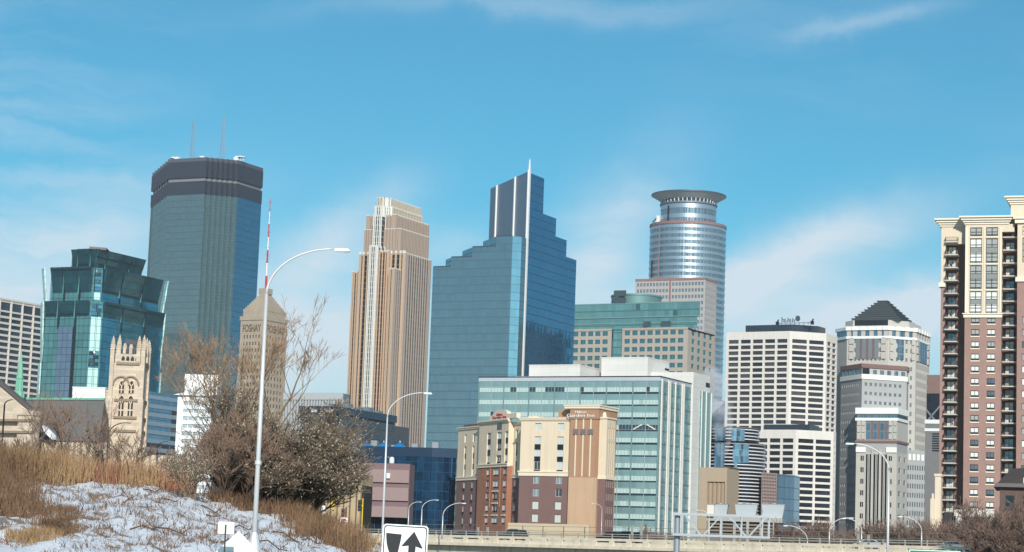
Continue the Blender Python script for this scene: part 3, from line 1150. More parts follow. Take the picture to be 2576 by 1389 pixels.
    for i, n in ((0, 21), (1, 14)):
        F = Facet(b, poly[i], poly[i + 1])
        cells = F.wall(mb, even(.8, F.L - .8, n, .62), rows, zlo, zc, .2)
        F.windows(cells, lambda w_, h_, i_, j_: winmesh(w_, h_, 2, 1, (wall, wg), 0, .15), .2)
        for zz, m_ in ((zc - .1, red), (zc - 36, red)):
            m2 = MB()
            F.box(m2, 0, F.L, zz - .9, zz + .5, .01, .25)
            b.part(m2, 'granite_band', m_)
    mb.prism(poly, 0, zlo)
    b.part(mb, 'base_wall', wall)
    x, _ = Facet(b, poly[0], poly[1]).px(X(722), Y(720))
    m2 = MB()
    Facet(b, poly[0], poly[1]).box(m2, x - .4, x + .4, zlo, zc, .02, .35)
    b.part(m2, 'granite_rib', red)
    b.finish()


halo()


# ---------------------------------------------------------------- beige block with green glass top and round roof drum
def green_top():
    X = lambda c: 1405.2 + .389 * c
    Y = lambda c: 445.9 + .389 * c
    b = Bld('beige_green_block', 'beige office block with green glass top floors and a round roof drum', X(838), Y(975), 1150, 29)
    stone = mat('gt_stone', (180, 168, 154), .8, var=.08, streak=.1)
    green = glass('gt_green_glass', (124, 166, 162), .6, .12, (2.4, 3.9), line=(90, 132, 130), lw=(.06, .16), var=.14, tilt=.02, dark=.05)
    wg = glass('gt_window_glass', (70, 128, 136), .6, .08, (40, 40), lw=(0, 0), var=.2, tilt=.03)
    drum = mat('gt_drum', (104, 142, 140), .55, .3, var=.05)
    dk = mat('gt_louvre', (62, 78, 84), .6)
    z = b.H
    w = abs(b.edge((0, 0), (-1, 0), 1440, z)) + 20
    d = abs(b.edge((0, 0), (0, 1), X(1012), b.zv((0, 0), Y(1000))))
    zg0 = b.zv((0, 0), Y(978))
    ztop = b.zv((0, 3), Y(808))
    poly = [(-w, 0), (0, 0), (0, d), (-w, d)]
    xa, _ = b.hit(X(345), Y(1000), (0, 0), (1, 0))
    xb, _ = b.hit(X(412), Y(1000), (0, 0), (1, 0))
    # left wing, right wing, glass slot between
    fl = 21.0 * 1150 / FOC * 1.0
    rows = [(z - fl * (k + 1) + 1.0, z - fl * k - .9) for k in range(9)][::-1]
    mb = MB()
    px0 = [X(c) for c in (110, 158, 206, 252, 300)]
    px1 = [X(c) for c in (443, 492, 541, 590, 640, 689, 738, 788)]
    for (p, q, us) in (((-w, 0), (xa, 0), px0), ((xb, 0), (0, 0), px1)):
        F = Facet(b, p, q)
        cols = [(F.px(u, Y(1050))[0] - 1.55, F.px(u, Y(1050))[0] + 1.55) for u in us]
        cells = F.wall(mb, cols, rows, rows[0][0] - 2, z, .35)
        F.windows(cells, lambda w_, h_, i, j: winmesh(w_, h_, 2, 1, (mat('gt_frame', (120, 128, 124), .6), wg), .12, .1), .35)
        m2 = MB()
        F.box(m2, 0, F.L, z - .5, z + .5, .01, .3)
        b.part(m2, 'coping', stone)
    F = Facet(b, (0, 0), (0, d))
    cells = F.wall(mb, even(3, F.L - 2, 4, .5), rows, rows[0][0] - 2, z - 2, .35)
    F.windows(cells, lambda w_, h_, i, j: winmesh(w_, h_, 1, 1, (mat('gt_frame', (120, 128, 124), .6), wg), .12, .1), .35)
    zl = rows[0][0] - 2
    mb.quad((0, d, zl), (-w, d, zl), (-w, d, z), (0, d, z))
    mb.prism(poly, 0, zl)
    mb.add([(-w, 0, z), (0, 0, z), (0, d, z), (-w, d, z)], [(0, 1, 2, 3)])
    b.part(mb, 'stone_wall', stone)
    mb = MB()
    mb.box(xa + .01, xb - .01, .8, 2, 0, z + .5)
    b.part(mb, 'glass_slot', green)
    # two glass storeys, set back in steps
    z1 = b.zv((0, 2), Y(900))
    d0, d = d, abs(b.edge((4, 2), (0, 1), X(884), z1)) + 2
    mb = MB()
    mb.box(-w, 4, 2, d - 2, z + .01, z1)
    b.part(mb, 'glass_storey', green)
    mb = MB()
    mb.box(-w, 5, 3.2, d - 2, z1 + .01, ztop)
    b.part(mb, 'glass_storey', green)
    for zz in (z1, ztop, (z + z1) / 2, (z1 + ztop) / 2):
        m2 = MB()
        m2.box(-w, 5.3, 2.6 if zz > z1 else 1.7, d - 1.8, zz + .02, zz + .45)
        b.part(m2, 'eave', mat('gt_eave', (132, 166, 164), .5, .3))
    x0, _ = b.hit(X(358), Y(860), (0, 3.2), (1, 0))
    x1, _ = b.hit(X(434), Y(860), (0, 3.2), (1, 0))
    for k in range(4):
        m2 = MB()
        za = b.zv((x0, 3.2), Y(912)) + k * 3.9
        m2.box(x0, x1, 2.4, 3.19, za, za + 3.0)
        b.part(m2, 'louvre', dk)
    for (ca, cb, cv) in ((483, 528, 900), (545, 580, 900), (610, 625, 892), (675, 695, 890), (195, 215, 912), (225, 240, 912), (273, 287, 910), (104, 116, 915), (133, 148, 913),
                         (545, 595, 950), (660, 725, 948), (790, 806, 888), (840, 858, 886)):
        yy = 1.7 if cv > 930 else 2.85
        xa_, zz = b.hit(X(ca), Y(cv), (0, yy), (1, 0))
        xb_, _ = b.hit(X(cb), Y(cv), (0, yy), (1, 0))
        m2 = MB()
        m2.box(xa_, xb_, yy, yy + .3, zz - 1.4, zz + 1.4)
        b.part(m2, 'vent_grille', dk)
    xl, _ = b.hit(X(330), Y(800), (0, 16), (1, 0))
    xr, _ = b.hit(X(636), Y(800), (0, 16), (1, 0))
    rr = (xr - xl) / 2 * .96
    mb = MB()
    zt = b.zv(((xl + xr) / 2, 16), Y(766))
    mb.lathe([(rr, z), (rr, zt - 1), (rr + .3, zt - .9), (rr + .3, zt)], 64, (xl + xr) / 2, 16 + rr * .3)
    b.part(mb, 'roof_drum', drum)
    b.finish()


green_top()


# ---------------------------------------------------------------- white gridded slab at the picture's edge
def grid_slab():
    X = lambda c: c * .3113
    Y = lambda c: 608 + c * .3113
    b = Bld('white_grid_office', 'pale office slab with upright piers beside the teal glass tower', -30, 745, 1250, 30)
    wh = mat('slab_white', (216, 208, 198), .75, var=.05, streak=.08)
    Z = b.H
    d = abs(b.edge((0, 0), (0, 1), X(360), b.zv((0, 0), Y(520)))) + 3
    poly = [(-20, 0), (0, 0), (0, d), (-20, d)]
    F = Facet(b, (0, 0), (0, d))
    xs = [F.px(X(c), Y(600))[0] for c in (-5, 92, 184, 272)]
    pitch = (xs[3] - xs[0]) / 3
    cols = [(xs[0] + pitch * k + .5, xs[0] + pitch * (k + 1) - .5) for k in range(-1, 5)]
    cols = [c for c in cols if c[0] > .3 and c[1] < d - .2]
    p_ = cols[1]
    zr = F.px(X(40), Y(490))[1]
    rows = [(zr - 4.6, zr)]
    fh = 3.46
    zz = zr - 5.6
    while zz > 30:
        rows.append((zz - fh + 1.25, zz))
        zz -= fh
    rows = rows[::-1]
    mb = MB()
    shell(mb, poly, 0, Z, (1,))
    cells = F.wall(mb, cols, rows, 0, Z, .7)
    b.part(mb, 'wall', wh)
    g1 = glass('slab_window', (72, 88, 102), .5, .1, (1.6, 40), line=(40, 50, 58), lw=(.12, 0), var=.35, tilt=.05)
    g2 = glass('slab_window_b', (58, 68, 78), .45, .1, (1.6, 40), line=(30, 38, 44), lw=(.12, 0), var=.35, tilt=.05)
    F.windows(cells, lambda w_, h_, i, j: winmesh(w_, h_, 4, 1, (M_dark, random.choice((g1, g2))), .06, .08), .7)
    for c in cols:
        m2 = MB()
        F.box(m2, c[0] - .75, c[0] - .25, 0, Z + .2, .01, .45)
        b.part(m2, 'pier', wh)
    m2 = MB()
    F.box(m2, 0, F.L, Z - .6, Z + .4, .02, .5)
    b.part(m2, 'cornice', wh)
    b.finish()


grid_slab()


# ---------------------------------------------------------------- dark tower that the blue tower mirrors
def mirrored():
    b = Bld('dark_gridded_tower', 'dark gridded tower mirrored low in the side of the blue stepped tower', 2500, 790, 1190, 26)
    b.root.location.z = 0
    gl = glass('mirrored_glass', (24, 28, 34), .3, .2, (3, 3.6), line=(70, 76, 82), lw=(.25, .2), var=.4)
    for (x0, x1, dz) in ((-26, -8, -6), (-8, 8, 0), (8, 24, -14)):
        m2 = MB(); m2.box(x0 + .01, x1, 0, 26, 0, b.H + dz); b.part(m2, 'glass_wall', gl)
    F = Facet(b, (-26, 26), (-26, 0))
    for k in range(9):
        m2 = MB(); F.box(m2, 26 * k / 9 + .5, 26 * k / 9 + 1.5, 0, b.H - 7, .01, .6); b.part(m2, 'pier', mat('mirrored_pier', (86, 88, 90), .7))


mirrored()
# ================================================================ right-hand towers
def bw_tower():
    X = lambda c: 1756.5 + .4378 * c
    Y = lambda c: 743.1 + .4378 * c
    cream = mat('bw_concrete', (222, 214, 204), .8, var=.07, streak=.12)
    g1 = glass('bw_window', (70, 64, 66), .30, .12, (1.7, 40), line=(48, 44, 46), lw=(.06, 0), var=.18, tilt=.03)
    g2 = glass('bw_window_low', (20, 20, 24), .2, .12, (1.7, 40), line=(12, 12, 14), lw=(.06, 0), var=.3, tilt=.03)
    g1b = glass('bw_window_b', (92, 84, 84), .30, .12, (1.7, 40), line=(60, 54, 54), lw=(.06, 0), var=.3, tilt=.05)
    g1c = glass('bw_window_c', (52, 52, 60), .45, .08, (1.7, 40), line=(36, 36, 42), lw=(.06, 0), var=.3, tilt=.06)
    g2b = glass('bw_window_low_b', (34, 34, 42), .35, .1, (1.7, 40), line=(16, 16, 20), lw=(.06, 0), var=.4, tilt=.05)
    pent = glass('bw_penthouse', (58, 66, 76), .4, .25, (3, 40), line=(30, 36, 42), lw=(.05, 0), var=.1, tilt=.01)

    def facets(b, p, z, us):
        """octagon walls: left, middle, right, given the pixel columns of their ends"""
        l = abs(b.edge(p, (-1, 0), us[0], z))
        m_ = abs(b.edge(p, (1, 1), us[1], z)) if us[1] else 0
        q = (p[0] + m_, p[1] + m_)
        r_ = abs(b.edge(q, (0, 1), us[2], z)) if us[2] else 30
        return [(p[0] - l, p[1]), p, q, (q[0], q[1] + r_), (q[0] - 12, q[1] + r_ + 12), (p[0] - l, q[1] + r_ + 12)]
    # tall one behind
    b = Bld('striped_office_tower', 'white concrete office tower with dark windows and black rooftop storey', X(527), Y(205), 930, 30)
    Z = b.H
    poly = facets(b, (0, 0), Z, (X(163), X(737), X(800)))
    zr0 = b.zv((0, 0), Y(250))
    fh = 33.5 * .4378 * 930 / FOC
    rows = [(zr0 - fh * k - fh * .66, zr0 - fh * k) for k in range(23)][::-1]
    zl = rows[0][0] - 1
    mb = MB()
    shell(mb, poly, zl, Z, (0, 1, 2))
    for i, n, fr in ((0, 5, .82), (1, 2, .86), (2, 2, .72)):
        F = Facet(b, poly[i], poly[i + 1])
        cells = F.wall(mb, even(.6, F.L - .6, n, fr), rows, zl, Z, .55)
        F.windows(cells, lambda w_, h_, i_, j_: winmesh(w_, h_, 4, 1, (M_dark, random.choice((g1, g1, g1b, g1c))), .08, .08), .55)
    mb.prism(poly, 0, zl)
    b.part(mb, 'concrete_wall', cream)
    # black rooftop storey
    zp = b.zv((0, 6), Y(168))
    xl = b.hit(X(272), Y(190), (0, 5), (1, 0))[0]
    xr = b.hit(X(540), Y(190), (0, 5), (1, 0))[0]
    e = abs(b.edge((xr, 5), (1, 1), X(690), Z + 2))
    mb = MB()
    mb.prism([(xl, 5), (xr, 5), (xr + e, 5 + e), (xr + e, 5 + e + 8), (xl, 5 + e + 8)], Z + .01, zp)
    b.part(mb, 'rooftop_storey', pent)
    # open letters of the roof sign, seen edge-on, on a rail frame
    xs = [b.hit(X(c), Y(150), (0, 7), (1, 0))[0] for c in (478, 496, 512, 526, 540, 556)]
    sg = MB()
    sgm = mat('sign_grey', (120, 138, 146), .6)
    zs = zp + 1.2
    for k, x in enumerate(xs[:5]):
        h = (2.2, 1.5, 1.9, 1.5, 1.7)[k]
        sg.box(x, x + .5, 6.8, 7.1, zs, zs + h)
        if k % 2 == 0:
            sg.box(x + .5, x + 1.3, 6.8, 7.1, zs + h * .45, zs + h * .65)
        sg.box(x + .9, x + 1.3, 6.8, 7.1, zs, zs + h * .5)
    sg.bar((xs[0] - 1, 7, zs - .4), (xs[-1] + 7, 7, zs - .4), .3)
    for x in np.linspace(xs[0], xs[-1] + 6, 7):
        sg.bar((x, 7, zp), (x, 7, zs), .25)
    b.part(sg, 'roof_sign', sgm)
    mb = MB()
    cx = xs[-1] + 1.2
    mb.add([(cx + 1.1 * math.cos(w) * (1 if k % 2 else .82), 6.8, zs + 1.5 + 1.25 * math.sin(w)) for k, w in enumerate(np.linspace(0, 2 * math.pi, 13)[:-1])] +
           [(cx + 1.1 * math.cos(w), 7.2, zs + 1.5 + 1.25 * math.sin(w)) for w in np.linspace(0, 2 * math.pi, 13)[:-1]],
           [tuple(range(12))] + [(i, 12 + i, 12 + (i + 1) % 12, (i + 1) % 12) for i in range(12)])
    b.part(mb, 'roof_emblem', mat('emblem_dark', (66, 84, 90), .6))
    for c in (455, 655):
        x = b.hit(X(c), Y(165), (0, 7), (1, 0))[0]
        mb = MB()
        mb.box(x - .6, x + .6, 6.5, 7.5, zp, zp + 1.5)
        mb.tube([(x, 7, zp + 1.5), (x + .5, 7, zp + 2.4)], .3, 6)
        b.part(mb, 'roof_camera', M_dark)
    b.finish()
    # lower one in front
    b = Bld('striped_office_block', 'lower white block with black ribbon windows in front of its taller twin', X(562), Y(772), 880, 30)
    Z = b.H
    poly = facets(b, (0, 0), Z, (X(250), X(778), X(793)))
    zr0 = b.zv((0, 0), Y(822))
    fh = 36.6 * .4378 * 880 / FOC
    rows = [(zr0 - fh * k - fh * .66, zr0 - fh * k) for k in range(16)][::-1]
    zl = rows[0][0] - 1
    mb = MB()
    shell(mb, poly, zl, Z, (0, 1, 2))
    for i, n, fr in ((0, 4, .82), (1, 2, .87), (2, 1, .6)):
        F = Facet(b, poly[i], poly[i + 1])
        cells = F.wall(mb, even(.6, F.L - .6, n, fr), rows, zl, Z, .6)
        F.windows(cells, lambda w_, h_, i_, j_: winmesh(w_, h_, 4, 1, (M_dark, random.choice((g2, g2, g2b, g1c))), .08, .08), .6)
    mb.prism(poly, 0, zl)
    b.part(mb, 'concrete_wall', cream)
    xl = b.hit(X(378), Y(760), (0, 6), (1, 0))[0]
    xr = b.hit(X(640), Y(760), (0, 6), (1, 0))[0]
    mb = MB()
    mb.box(xl, xr, 6, 16, Z + .01, b.zv((0, 6), Y(742)))
    b.part(mb, 'rooftop_storey', pent)
    b.finish()


bw_tower()


def pyramid():
    X = lambda c: 2094.3 + .1945 * c
    Y = lambda c: 743.1 + .1945 * c
    X2 = lambda c: 2094.3 + .2334 * c
    Y2 = lambda c: 999.9 + .2334 * c
    b = Bld('pyramid_roof_tower', 'grey stone tower with stepped dark pyramid roof and bright white bands', X(720), Y(405), 960)
    st = mat('py_stone', (190, 184, 174), .75, var=.09, scale=.2, streak=.08)
    st2 = mat('py_stone_grey', (168, 167, 165), .75, var=.08, scale=.2)
    wh = mat('py_white', (240, 238, 230), .5, var=.03)
    gl = glass('py_glass', (108, 132, 150), .7, .1, (1.5, 3.5), line=(150, 155, 158), lw=(.1, .12), var=.2, tilt=.02)
    wg = glass('py_window', (88, 96, 104), .45, .1, (40, 40), lw=(0, 0), var=.35, tilt=.04)
    wgd = glass('py_window_dark', (34, 36, 40), .35, .1, (40, 40), lw=(0, 0), var=.35, tilt=.04)
    fr = mat('py_frame', (196, 196, 190), .6)
    brn = mat('py_brown', (128, 98, 92), .6)
    slate = mat('py_slate', (70, 78, 82), .7, .1, var=.1, scale=.3)
    Z = b.H
    w = abs(b.edge((0, 0), (-1, 0), X(190), Z))
    c = abs(b.edge((0, 0), (1, 1), X(1080), b.zv((0, 0), Y(425))))
    d = abs(b.edge((c, c), (0, 1), X(1255), b.zv((0, 0), Y(480))))
    e = 7.0
    poly = [(-w, 0), (0, 0), (c, c), (c, c + d), (c - 8, c + d + 8), (-w - e, c + d + 8), (-w - e, e)]
    zA = b.zv((0, 0), Y(525))       # under the upper white band storey
    zm = b.zv((0, 0), Y(880))
    zlow = b.zv((0, 0), Y2(560))
    # body with openings: narrow windows by storey
    fh = 3.9
    mb = MB()
    rows = [(z_ + .9, z_ + 2.7) for z_ in np.arange(12, zA - 3.5, fh)]
    for i, n, fq in ((0, 9, .5), (1, 5, .42), (2, 13, .55)):
        F = Facet(b, poly[i], poly[i + 1])
        cells = F.wall(mb, even(1, F.L - 1, n, fq), rows, 0, zA, .25)
        cells = [q for q in cells if q[1] > 30]
        F.windows(cells, lambda w_, h_, i_, j_: winmesh(w_, h_, 2, 1, (fr, wg), .08, .1), .25)
    shell(mb, poly, 0, zA, (0, 1, 2))
    b.part(mb, 'stone_wall', st)
    # glass strips between stone ribs, upper storeys of the front, chamfer and side
    for (i, n) in ((0, 4), (1, 1), (2, 4)):
        F = Facet(b, poly[i], poly[i + 1])
        lo, hi = (.20, .80) if i != 1 else (.28, .62)
        p_ = F.L * (hi - lo) / n
        for k in range(n):
            x = F.L * lo + p_ * (k + .5)
            m2 = MB()
            F.box(m2, x - p_ * .32, x + p_ * .32, zm + 2, zA - .4, .01, .3)
            b.part(m2, 'glass_strip', gl)
            if k < n - 1:
                m2 = MB()
                F.box(m2, x + p_ * .36, x + p_ * .64, zm + 2, zA - .4, .01, .22)
                b.part(m2, 'brown_rib', brn)
        for xx in ((F.L * .06, F.L * .17), (F.L * .84, F.L * .95)):
            for zz in np.arange(zm + 2, zA - 2, 3.3):
                m2 = MB()
                F.box(m2, xx[0], xx[1], zz, zz + 2.7, .01, .55)
                b.part(m2, 'bow_panel', st)
    # white bands with a windowed storey between them
    zB = b.zv((0, 0), Y(558))
    for (z0, z1, g_, m_, nm) in ((zB, zA, .5, wh, 'white_band'), (zA + .003, Z - 1.4, -.15, gl, 'window_storey'), (Z - 1.397, Z, .6, wh, 'white_band')):
        mb = MB()
        mb.prism(grow(poly, g_), z0 + .004, z1)
        b.part(mb, nm, m_)
    for i, n in ((0, 5), (1, 3), (2, 5)):
        F = Facet(b, poly[i], poly[i + 1])
        for k in range(n + 1):
            m2 = MB()
            x = min(max(F.L * k / n, .9), F.L - .9)
            F.box(m2, x - .9, x + .9, zA + .01, Z - 1.4, -.14, .35)
            b.part(m2, 'stone_pier', st)
            m2 = MB()
            F.box(m2, x - 1.3, x + 1.3, Z - 1.5, Z + .25, .61, .95)
            b.part(m2, 'white_boss', wh)
    # attic and stepped pyramid
    zP = b.zv((0, 4), Y(318))
    mb = MB()
    mb.prism(grow(poly, -3.5), Z + .003, zP)
    b.part(mb, 'attic', st)
    F = Facet(b, grow(poly, -3.5)[0], grow(poly, -3.5)[1])
    for k in range(5):
        m2 = MB()
        x = F.L * (.16 + .19 * k)
        F.box(m2, x - 1.6, x + 1.6, Z + 1, Z + 3.4, .01, .1)
        b.part(m2, 'attic_window', wgd)
    zT = b.zv((0, 14), Y(62))
    n = 9
    xl = b.edge((0, 5), (1, 0), X(250), zP)
    xr = b.edge((0, 5), (1, 0), X(868), zP)
    yb = 5 + abs(b.edge((xr, 5), (0, 1), X(1058), zP))
    cx, cy = (xl + xr) / 2, (5 + yb) / 2
    for k in range(n):
        s_ = 1 - (k / (n - 1)) * .80
        z0 = zP + (zT - zP) * k / n
        hw, hd = (xr - xl) / 2 * s_, (yb - 5) / 2 * s_
        m2 = MB()
        m2.box(cx - hw, cx + hw, cy - hd, cy + hd, z0 + .004, zP + (zT - zP) * (k + 1) / n - .35)
        m2.box(cx - hw - .25, cx + hw + .25, cy - hd - .25, cy + hd + .25, zP + (zT - zP) * (k + 1) / n - .345, zP + (zT - zP) * (k + 1) / n)
        b.part(m2, 'roof_step', slate)
    # diamond-set lower mass on the left: corner, brown ledge, white band
    yq = -14.7
    x0 = b.edge((0, yq), (1, 0), X(385), zm)
    p0 = (x0, yq)
    zq = b.zv(p0, Y(880))
    l = abs(b.edge(p0, (-1, 1), X(112), zq))
    r_ = abs(b.edge(p0, (1, 1), X(962), zq))
    dp = [(p0[0] - l, p0[1] + l), p0, (p0[0] + r_, p0[1] + r_), (p0[0] + r_ - 4, p0[1] + r_ + 24), (p0[0] - l, p0[1] + l + 26)]
    zw = b.zv(p0, Y(1078))
    mb = MB()
    rows = [(zw - fh * (k + 1) + .9, zw - fh * (k + 1) + 2.4) for k in range(int((zw - 20) / fh))][::-1]
    for i, n in ((0, 9), (1, 8)):
        F = Facet(b, dp[i], dp[i + 1])
        cells = F.wall(mb, even(.8, F.L - 2, n, .52), rows, 0, zw, .25)
        cells = [q for q in cells if q[1] > 25]
        F.windows(cells, lambda w_, h_, i_, j_: winmesh(w_, h_, 2, 1, (fr, wg), .08, .1), .25)
    shell(mb, dp, 0, zw, (0, 1))
    b.part(mb, 'lower_wall', st2)
    for (z0, z1, g_, m_, nm) in ((zw + .01, zw + 2.0, .4, wh, 'white_band'), (zw + 2.01, zq - 1.8, -.1, st, 'lower_attic'), (zq - 1.79, zq, .4, brn, 'brown_ledge')):
        m2 = MB()
        m2.prism(grow(dp, g_), z0, z1)
        b.part(m2, nm, m_)
    for i, n in ((0, 6), (1, 6)):
        F = Facet(b, dp[i], dp[i + 1])
        for k in range(n):
            x = F.L * (k + .5 + (.3 if i else 0)) / (n + (.3 if i else 0))
            m2 = MB()
            F.box(m2, x - .9, x + .9, zw + 2.4, zq - 2.4, -.1, .12)
            b.part(m2, 'glass_strip', gl)
    m2 = MB()
    F = Facet(b, dp[1], dp[2])
    F.box(m2, .2, 3.4, zw + 2.2, zq - 1.9, -.09, .16)
    b.part(m2, 'dark_corner_glass', wgd)
    # bay in front with its own bands, and the long strip-window shaft under it
    yb_ = -18.6
    xb = b.edge((0, yb_), (1, 0), X2(700), b.zv((0, yb_), Y2(140)))
    p1 = (xb, yb_)
    zt = b.zv(p1, Y2(112))
    wl = abs(b.edge(p1, (-1, 0), X2(262), zt))
    ds = abs(b.edge(p1, (0, 1), X2(815), zt))
    bp = [(xb - wl, yb_), p1, (xb, yb_ + ds), (xb - wl, yb_ + ds)]
    zs = b.zv(p1, Y2(590))
    mb = MB()
    rows = [(zs - fh * 1.25 * (k + 1) + 1.1, zs - fh * 1.25 * (k + 1) + 3.2) for k in range(int(zs / (fh * 1.25)) - 1)][::-1]
    F = Facet(b, bp[0], bp[1])
    cells = F.wall(mb, [(F.L * .11, F.L * .19), (F.L * .80, F.L * .88)], rows, 0, zs, .3)
    F.windows(cells, lambda w_, h_, i_, j_: winmesh(w_, h_, 2, 1, (fr, wgd), .0, .2), .3)
    F2 = Facet(b, bp[1], bp[2])
    cells = F2.wall(mb, even(.6, F2.L - .3, 2, .45), rows, 0, zs, .3)
    F2.windows(cells, lambda w_, h_, i_, j_: winmesh(w_, h_, 1, 1, (fr, wg), .06, .1), .3)
    shell(mb, bp, 0, zs, (0, 1))
    b.part(mb, 'bay_wall', st)
    for (a, c_) in ((.25, .38), (.44, .57), (.63, .76)):
        m2 = MB()
        F.box(m2, F.L * a, F.L * c_, 0, zs - 1, .01, .12)
        o = b.part(m2, 'window_strip', wgd)
        for q in (a + .05, c_ - .05):
            m2 = MB()
            F.box(m2, F.L * q - .12, F.L * q + .12, 0, zs - 1, .13, .3)
            b.part(m2, 'mullion', fr, parent=o)
    for (a, c_) in ((.385, .435), (.575, .625)):
        m2 = MB()
        F.box(m2, F.L * a, F.L * c_, 0, zs + 1, .01, .6)
        b.part(m2, 'stone_rib', st)
    for (xa, xb2) in ((0, .24), (.74, 1.0)):
        m2 = MB()
        F.box(m2, F.L * xa, F.L * xb2, zs - .2, zs + 2.0, .02, .5)
        b.part(m2, 'white_band', wh)
    zmid = b.zv(p1, Y2(490))
    zb1, zb2 = b.zv(p1, Y2(252)), b.zv(p1, Y2(222))
    for (z0, z1, g_, m_, nm) in ((zs + .01, zmid, -.1, st2, 'bay_wall'), (zmid + .003, zmid + 1.0, .4, brn, 'brown_ledge'), (zmid + 1.003, zb1, -.05, st, 'bay_wall'), (zb1 + .003, zb2, .5, wh, 'white_band'),
                                 (zb2 + .003, zt - 2.6, -.1, gl, 'window_storey'), (zt - 2.597, zt, .5, wh, 'white_band')):
        m2 = MB()
        m2.prism(grow(bp, g_), z0, z1)
        b.part(m2, nm, m_)
    for k in range(4):
        m2 = MB()
        x = F.L * (.24 + .17 * k)
        F.box(m2, x, x + F.L * .11, zmid + 1.4, zb1 - .2, -.04, .2)
        b.part(m2, 'glass_strip', gl)
        if k < 3:
            m2 = MB()
            F.box(m2, x + F.L * .12, x + F.L * .16, zmid + 1.4, zb1 - .2, -.04, .15)
            b.part(m2, 'brown_rib', brn)
    for xa, xb2 in ((.02, .10), (.13, .21), (.80, .88), (.91, .99)):
        for zz in np.arange(zmid + 1.5, zb1 - 1, 2.9):
            m2 = MB()
            F.box(m2, F.L * xa, F.L * xb2, zz, zz + 2.4, -.04, .4)
            b.part(m2, 'bow_panel', st)
    # lower right wing
    zr = b.zv((xb, 4), Y2(575))
    xa = b.edge((0, 1), (1, 0), X2(830), zr)
    x2 = b.edge((0, -1), (1, 1), X2(835), zr)
    wp0 = (b.edge((0, -4), (1, 0), X2(745), zr), -4)
    rr = abs(b.edge(wp0, (.75, 1), X2(1098), zr))
    wp = [wp0, (wp0[0] + rr * .75, wp0[1] + rr), (wp0[0] + rr * .75 - 15, wp0[1] + rr + 12), (wp0[0] - 12, wp0[1] + 14)]
    mb = MB()
    F = Facet(b, wp[0], wp[1])
    rows = [(z_ + .7, z_ + 2.9) for z_ in np.arange(4, zr - 6, fh)]
    cells = F.wall(mb, even(.5, F.L - .5, 13, .62), rows, 0, zr, .2)
    cells = [q for q in cells if q[1] > 12]
    F.windows(cells, lambda w_, h_, i_, j_: winmesh(w_, h_, 1, 1, (fr, wg), .08, .1), .2)
    shell(mb, wp, 0, zr, (0,))
    b.part(mb, 'wing_wall', st2)
    for k in range(7):
        m2 = MB()
        x = F.L * (.08 + .13 * k)
        F.box(m2, x, x + F.L * .075, zr - 4.2, zr - 1.6, .01, .15)
        b.part(m2, 'white_panel', wh)
    b.finish()


pyramid()


# ---------------------------------------------------------------- brick and cream apartment tower
def railing_mesh(w, d, m_):
    mb = MB()
    for (p, q) in (((-w / 2, -d), (w / 2, -d)), ((-w / 2, -d), (-w / 2, 0)), ((w / 2, -d), (w / 2, 0))):
        mb.bar((*p, 1.05), (*q, 1.05), .07)
        mb.bar((*p, .15), (*q, .15), .05)
        n = max(2, int((Vector(q) - Vector(p)).length / .16))
        for k in range(n + 1):
            x = Vector(p).lerp(Vector(q), k / n)
            mb.bar((x.x, x.y, .1), (x.x, x.y, 1.05), .03)
    return mb.mesh('railing', m_)


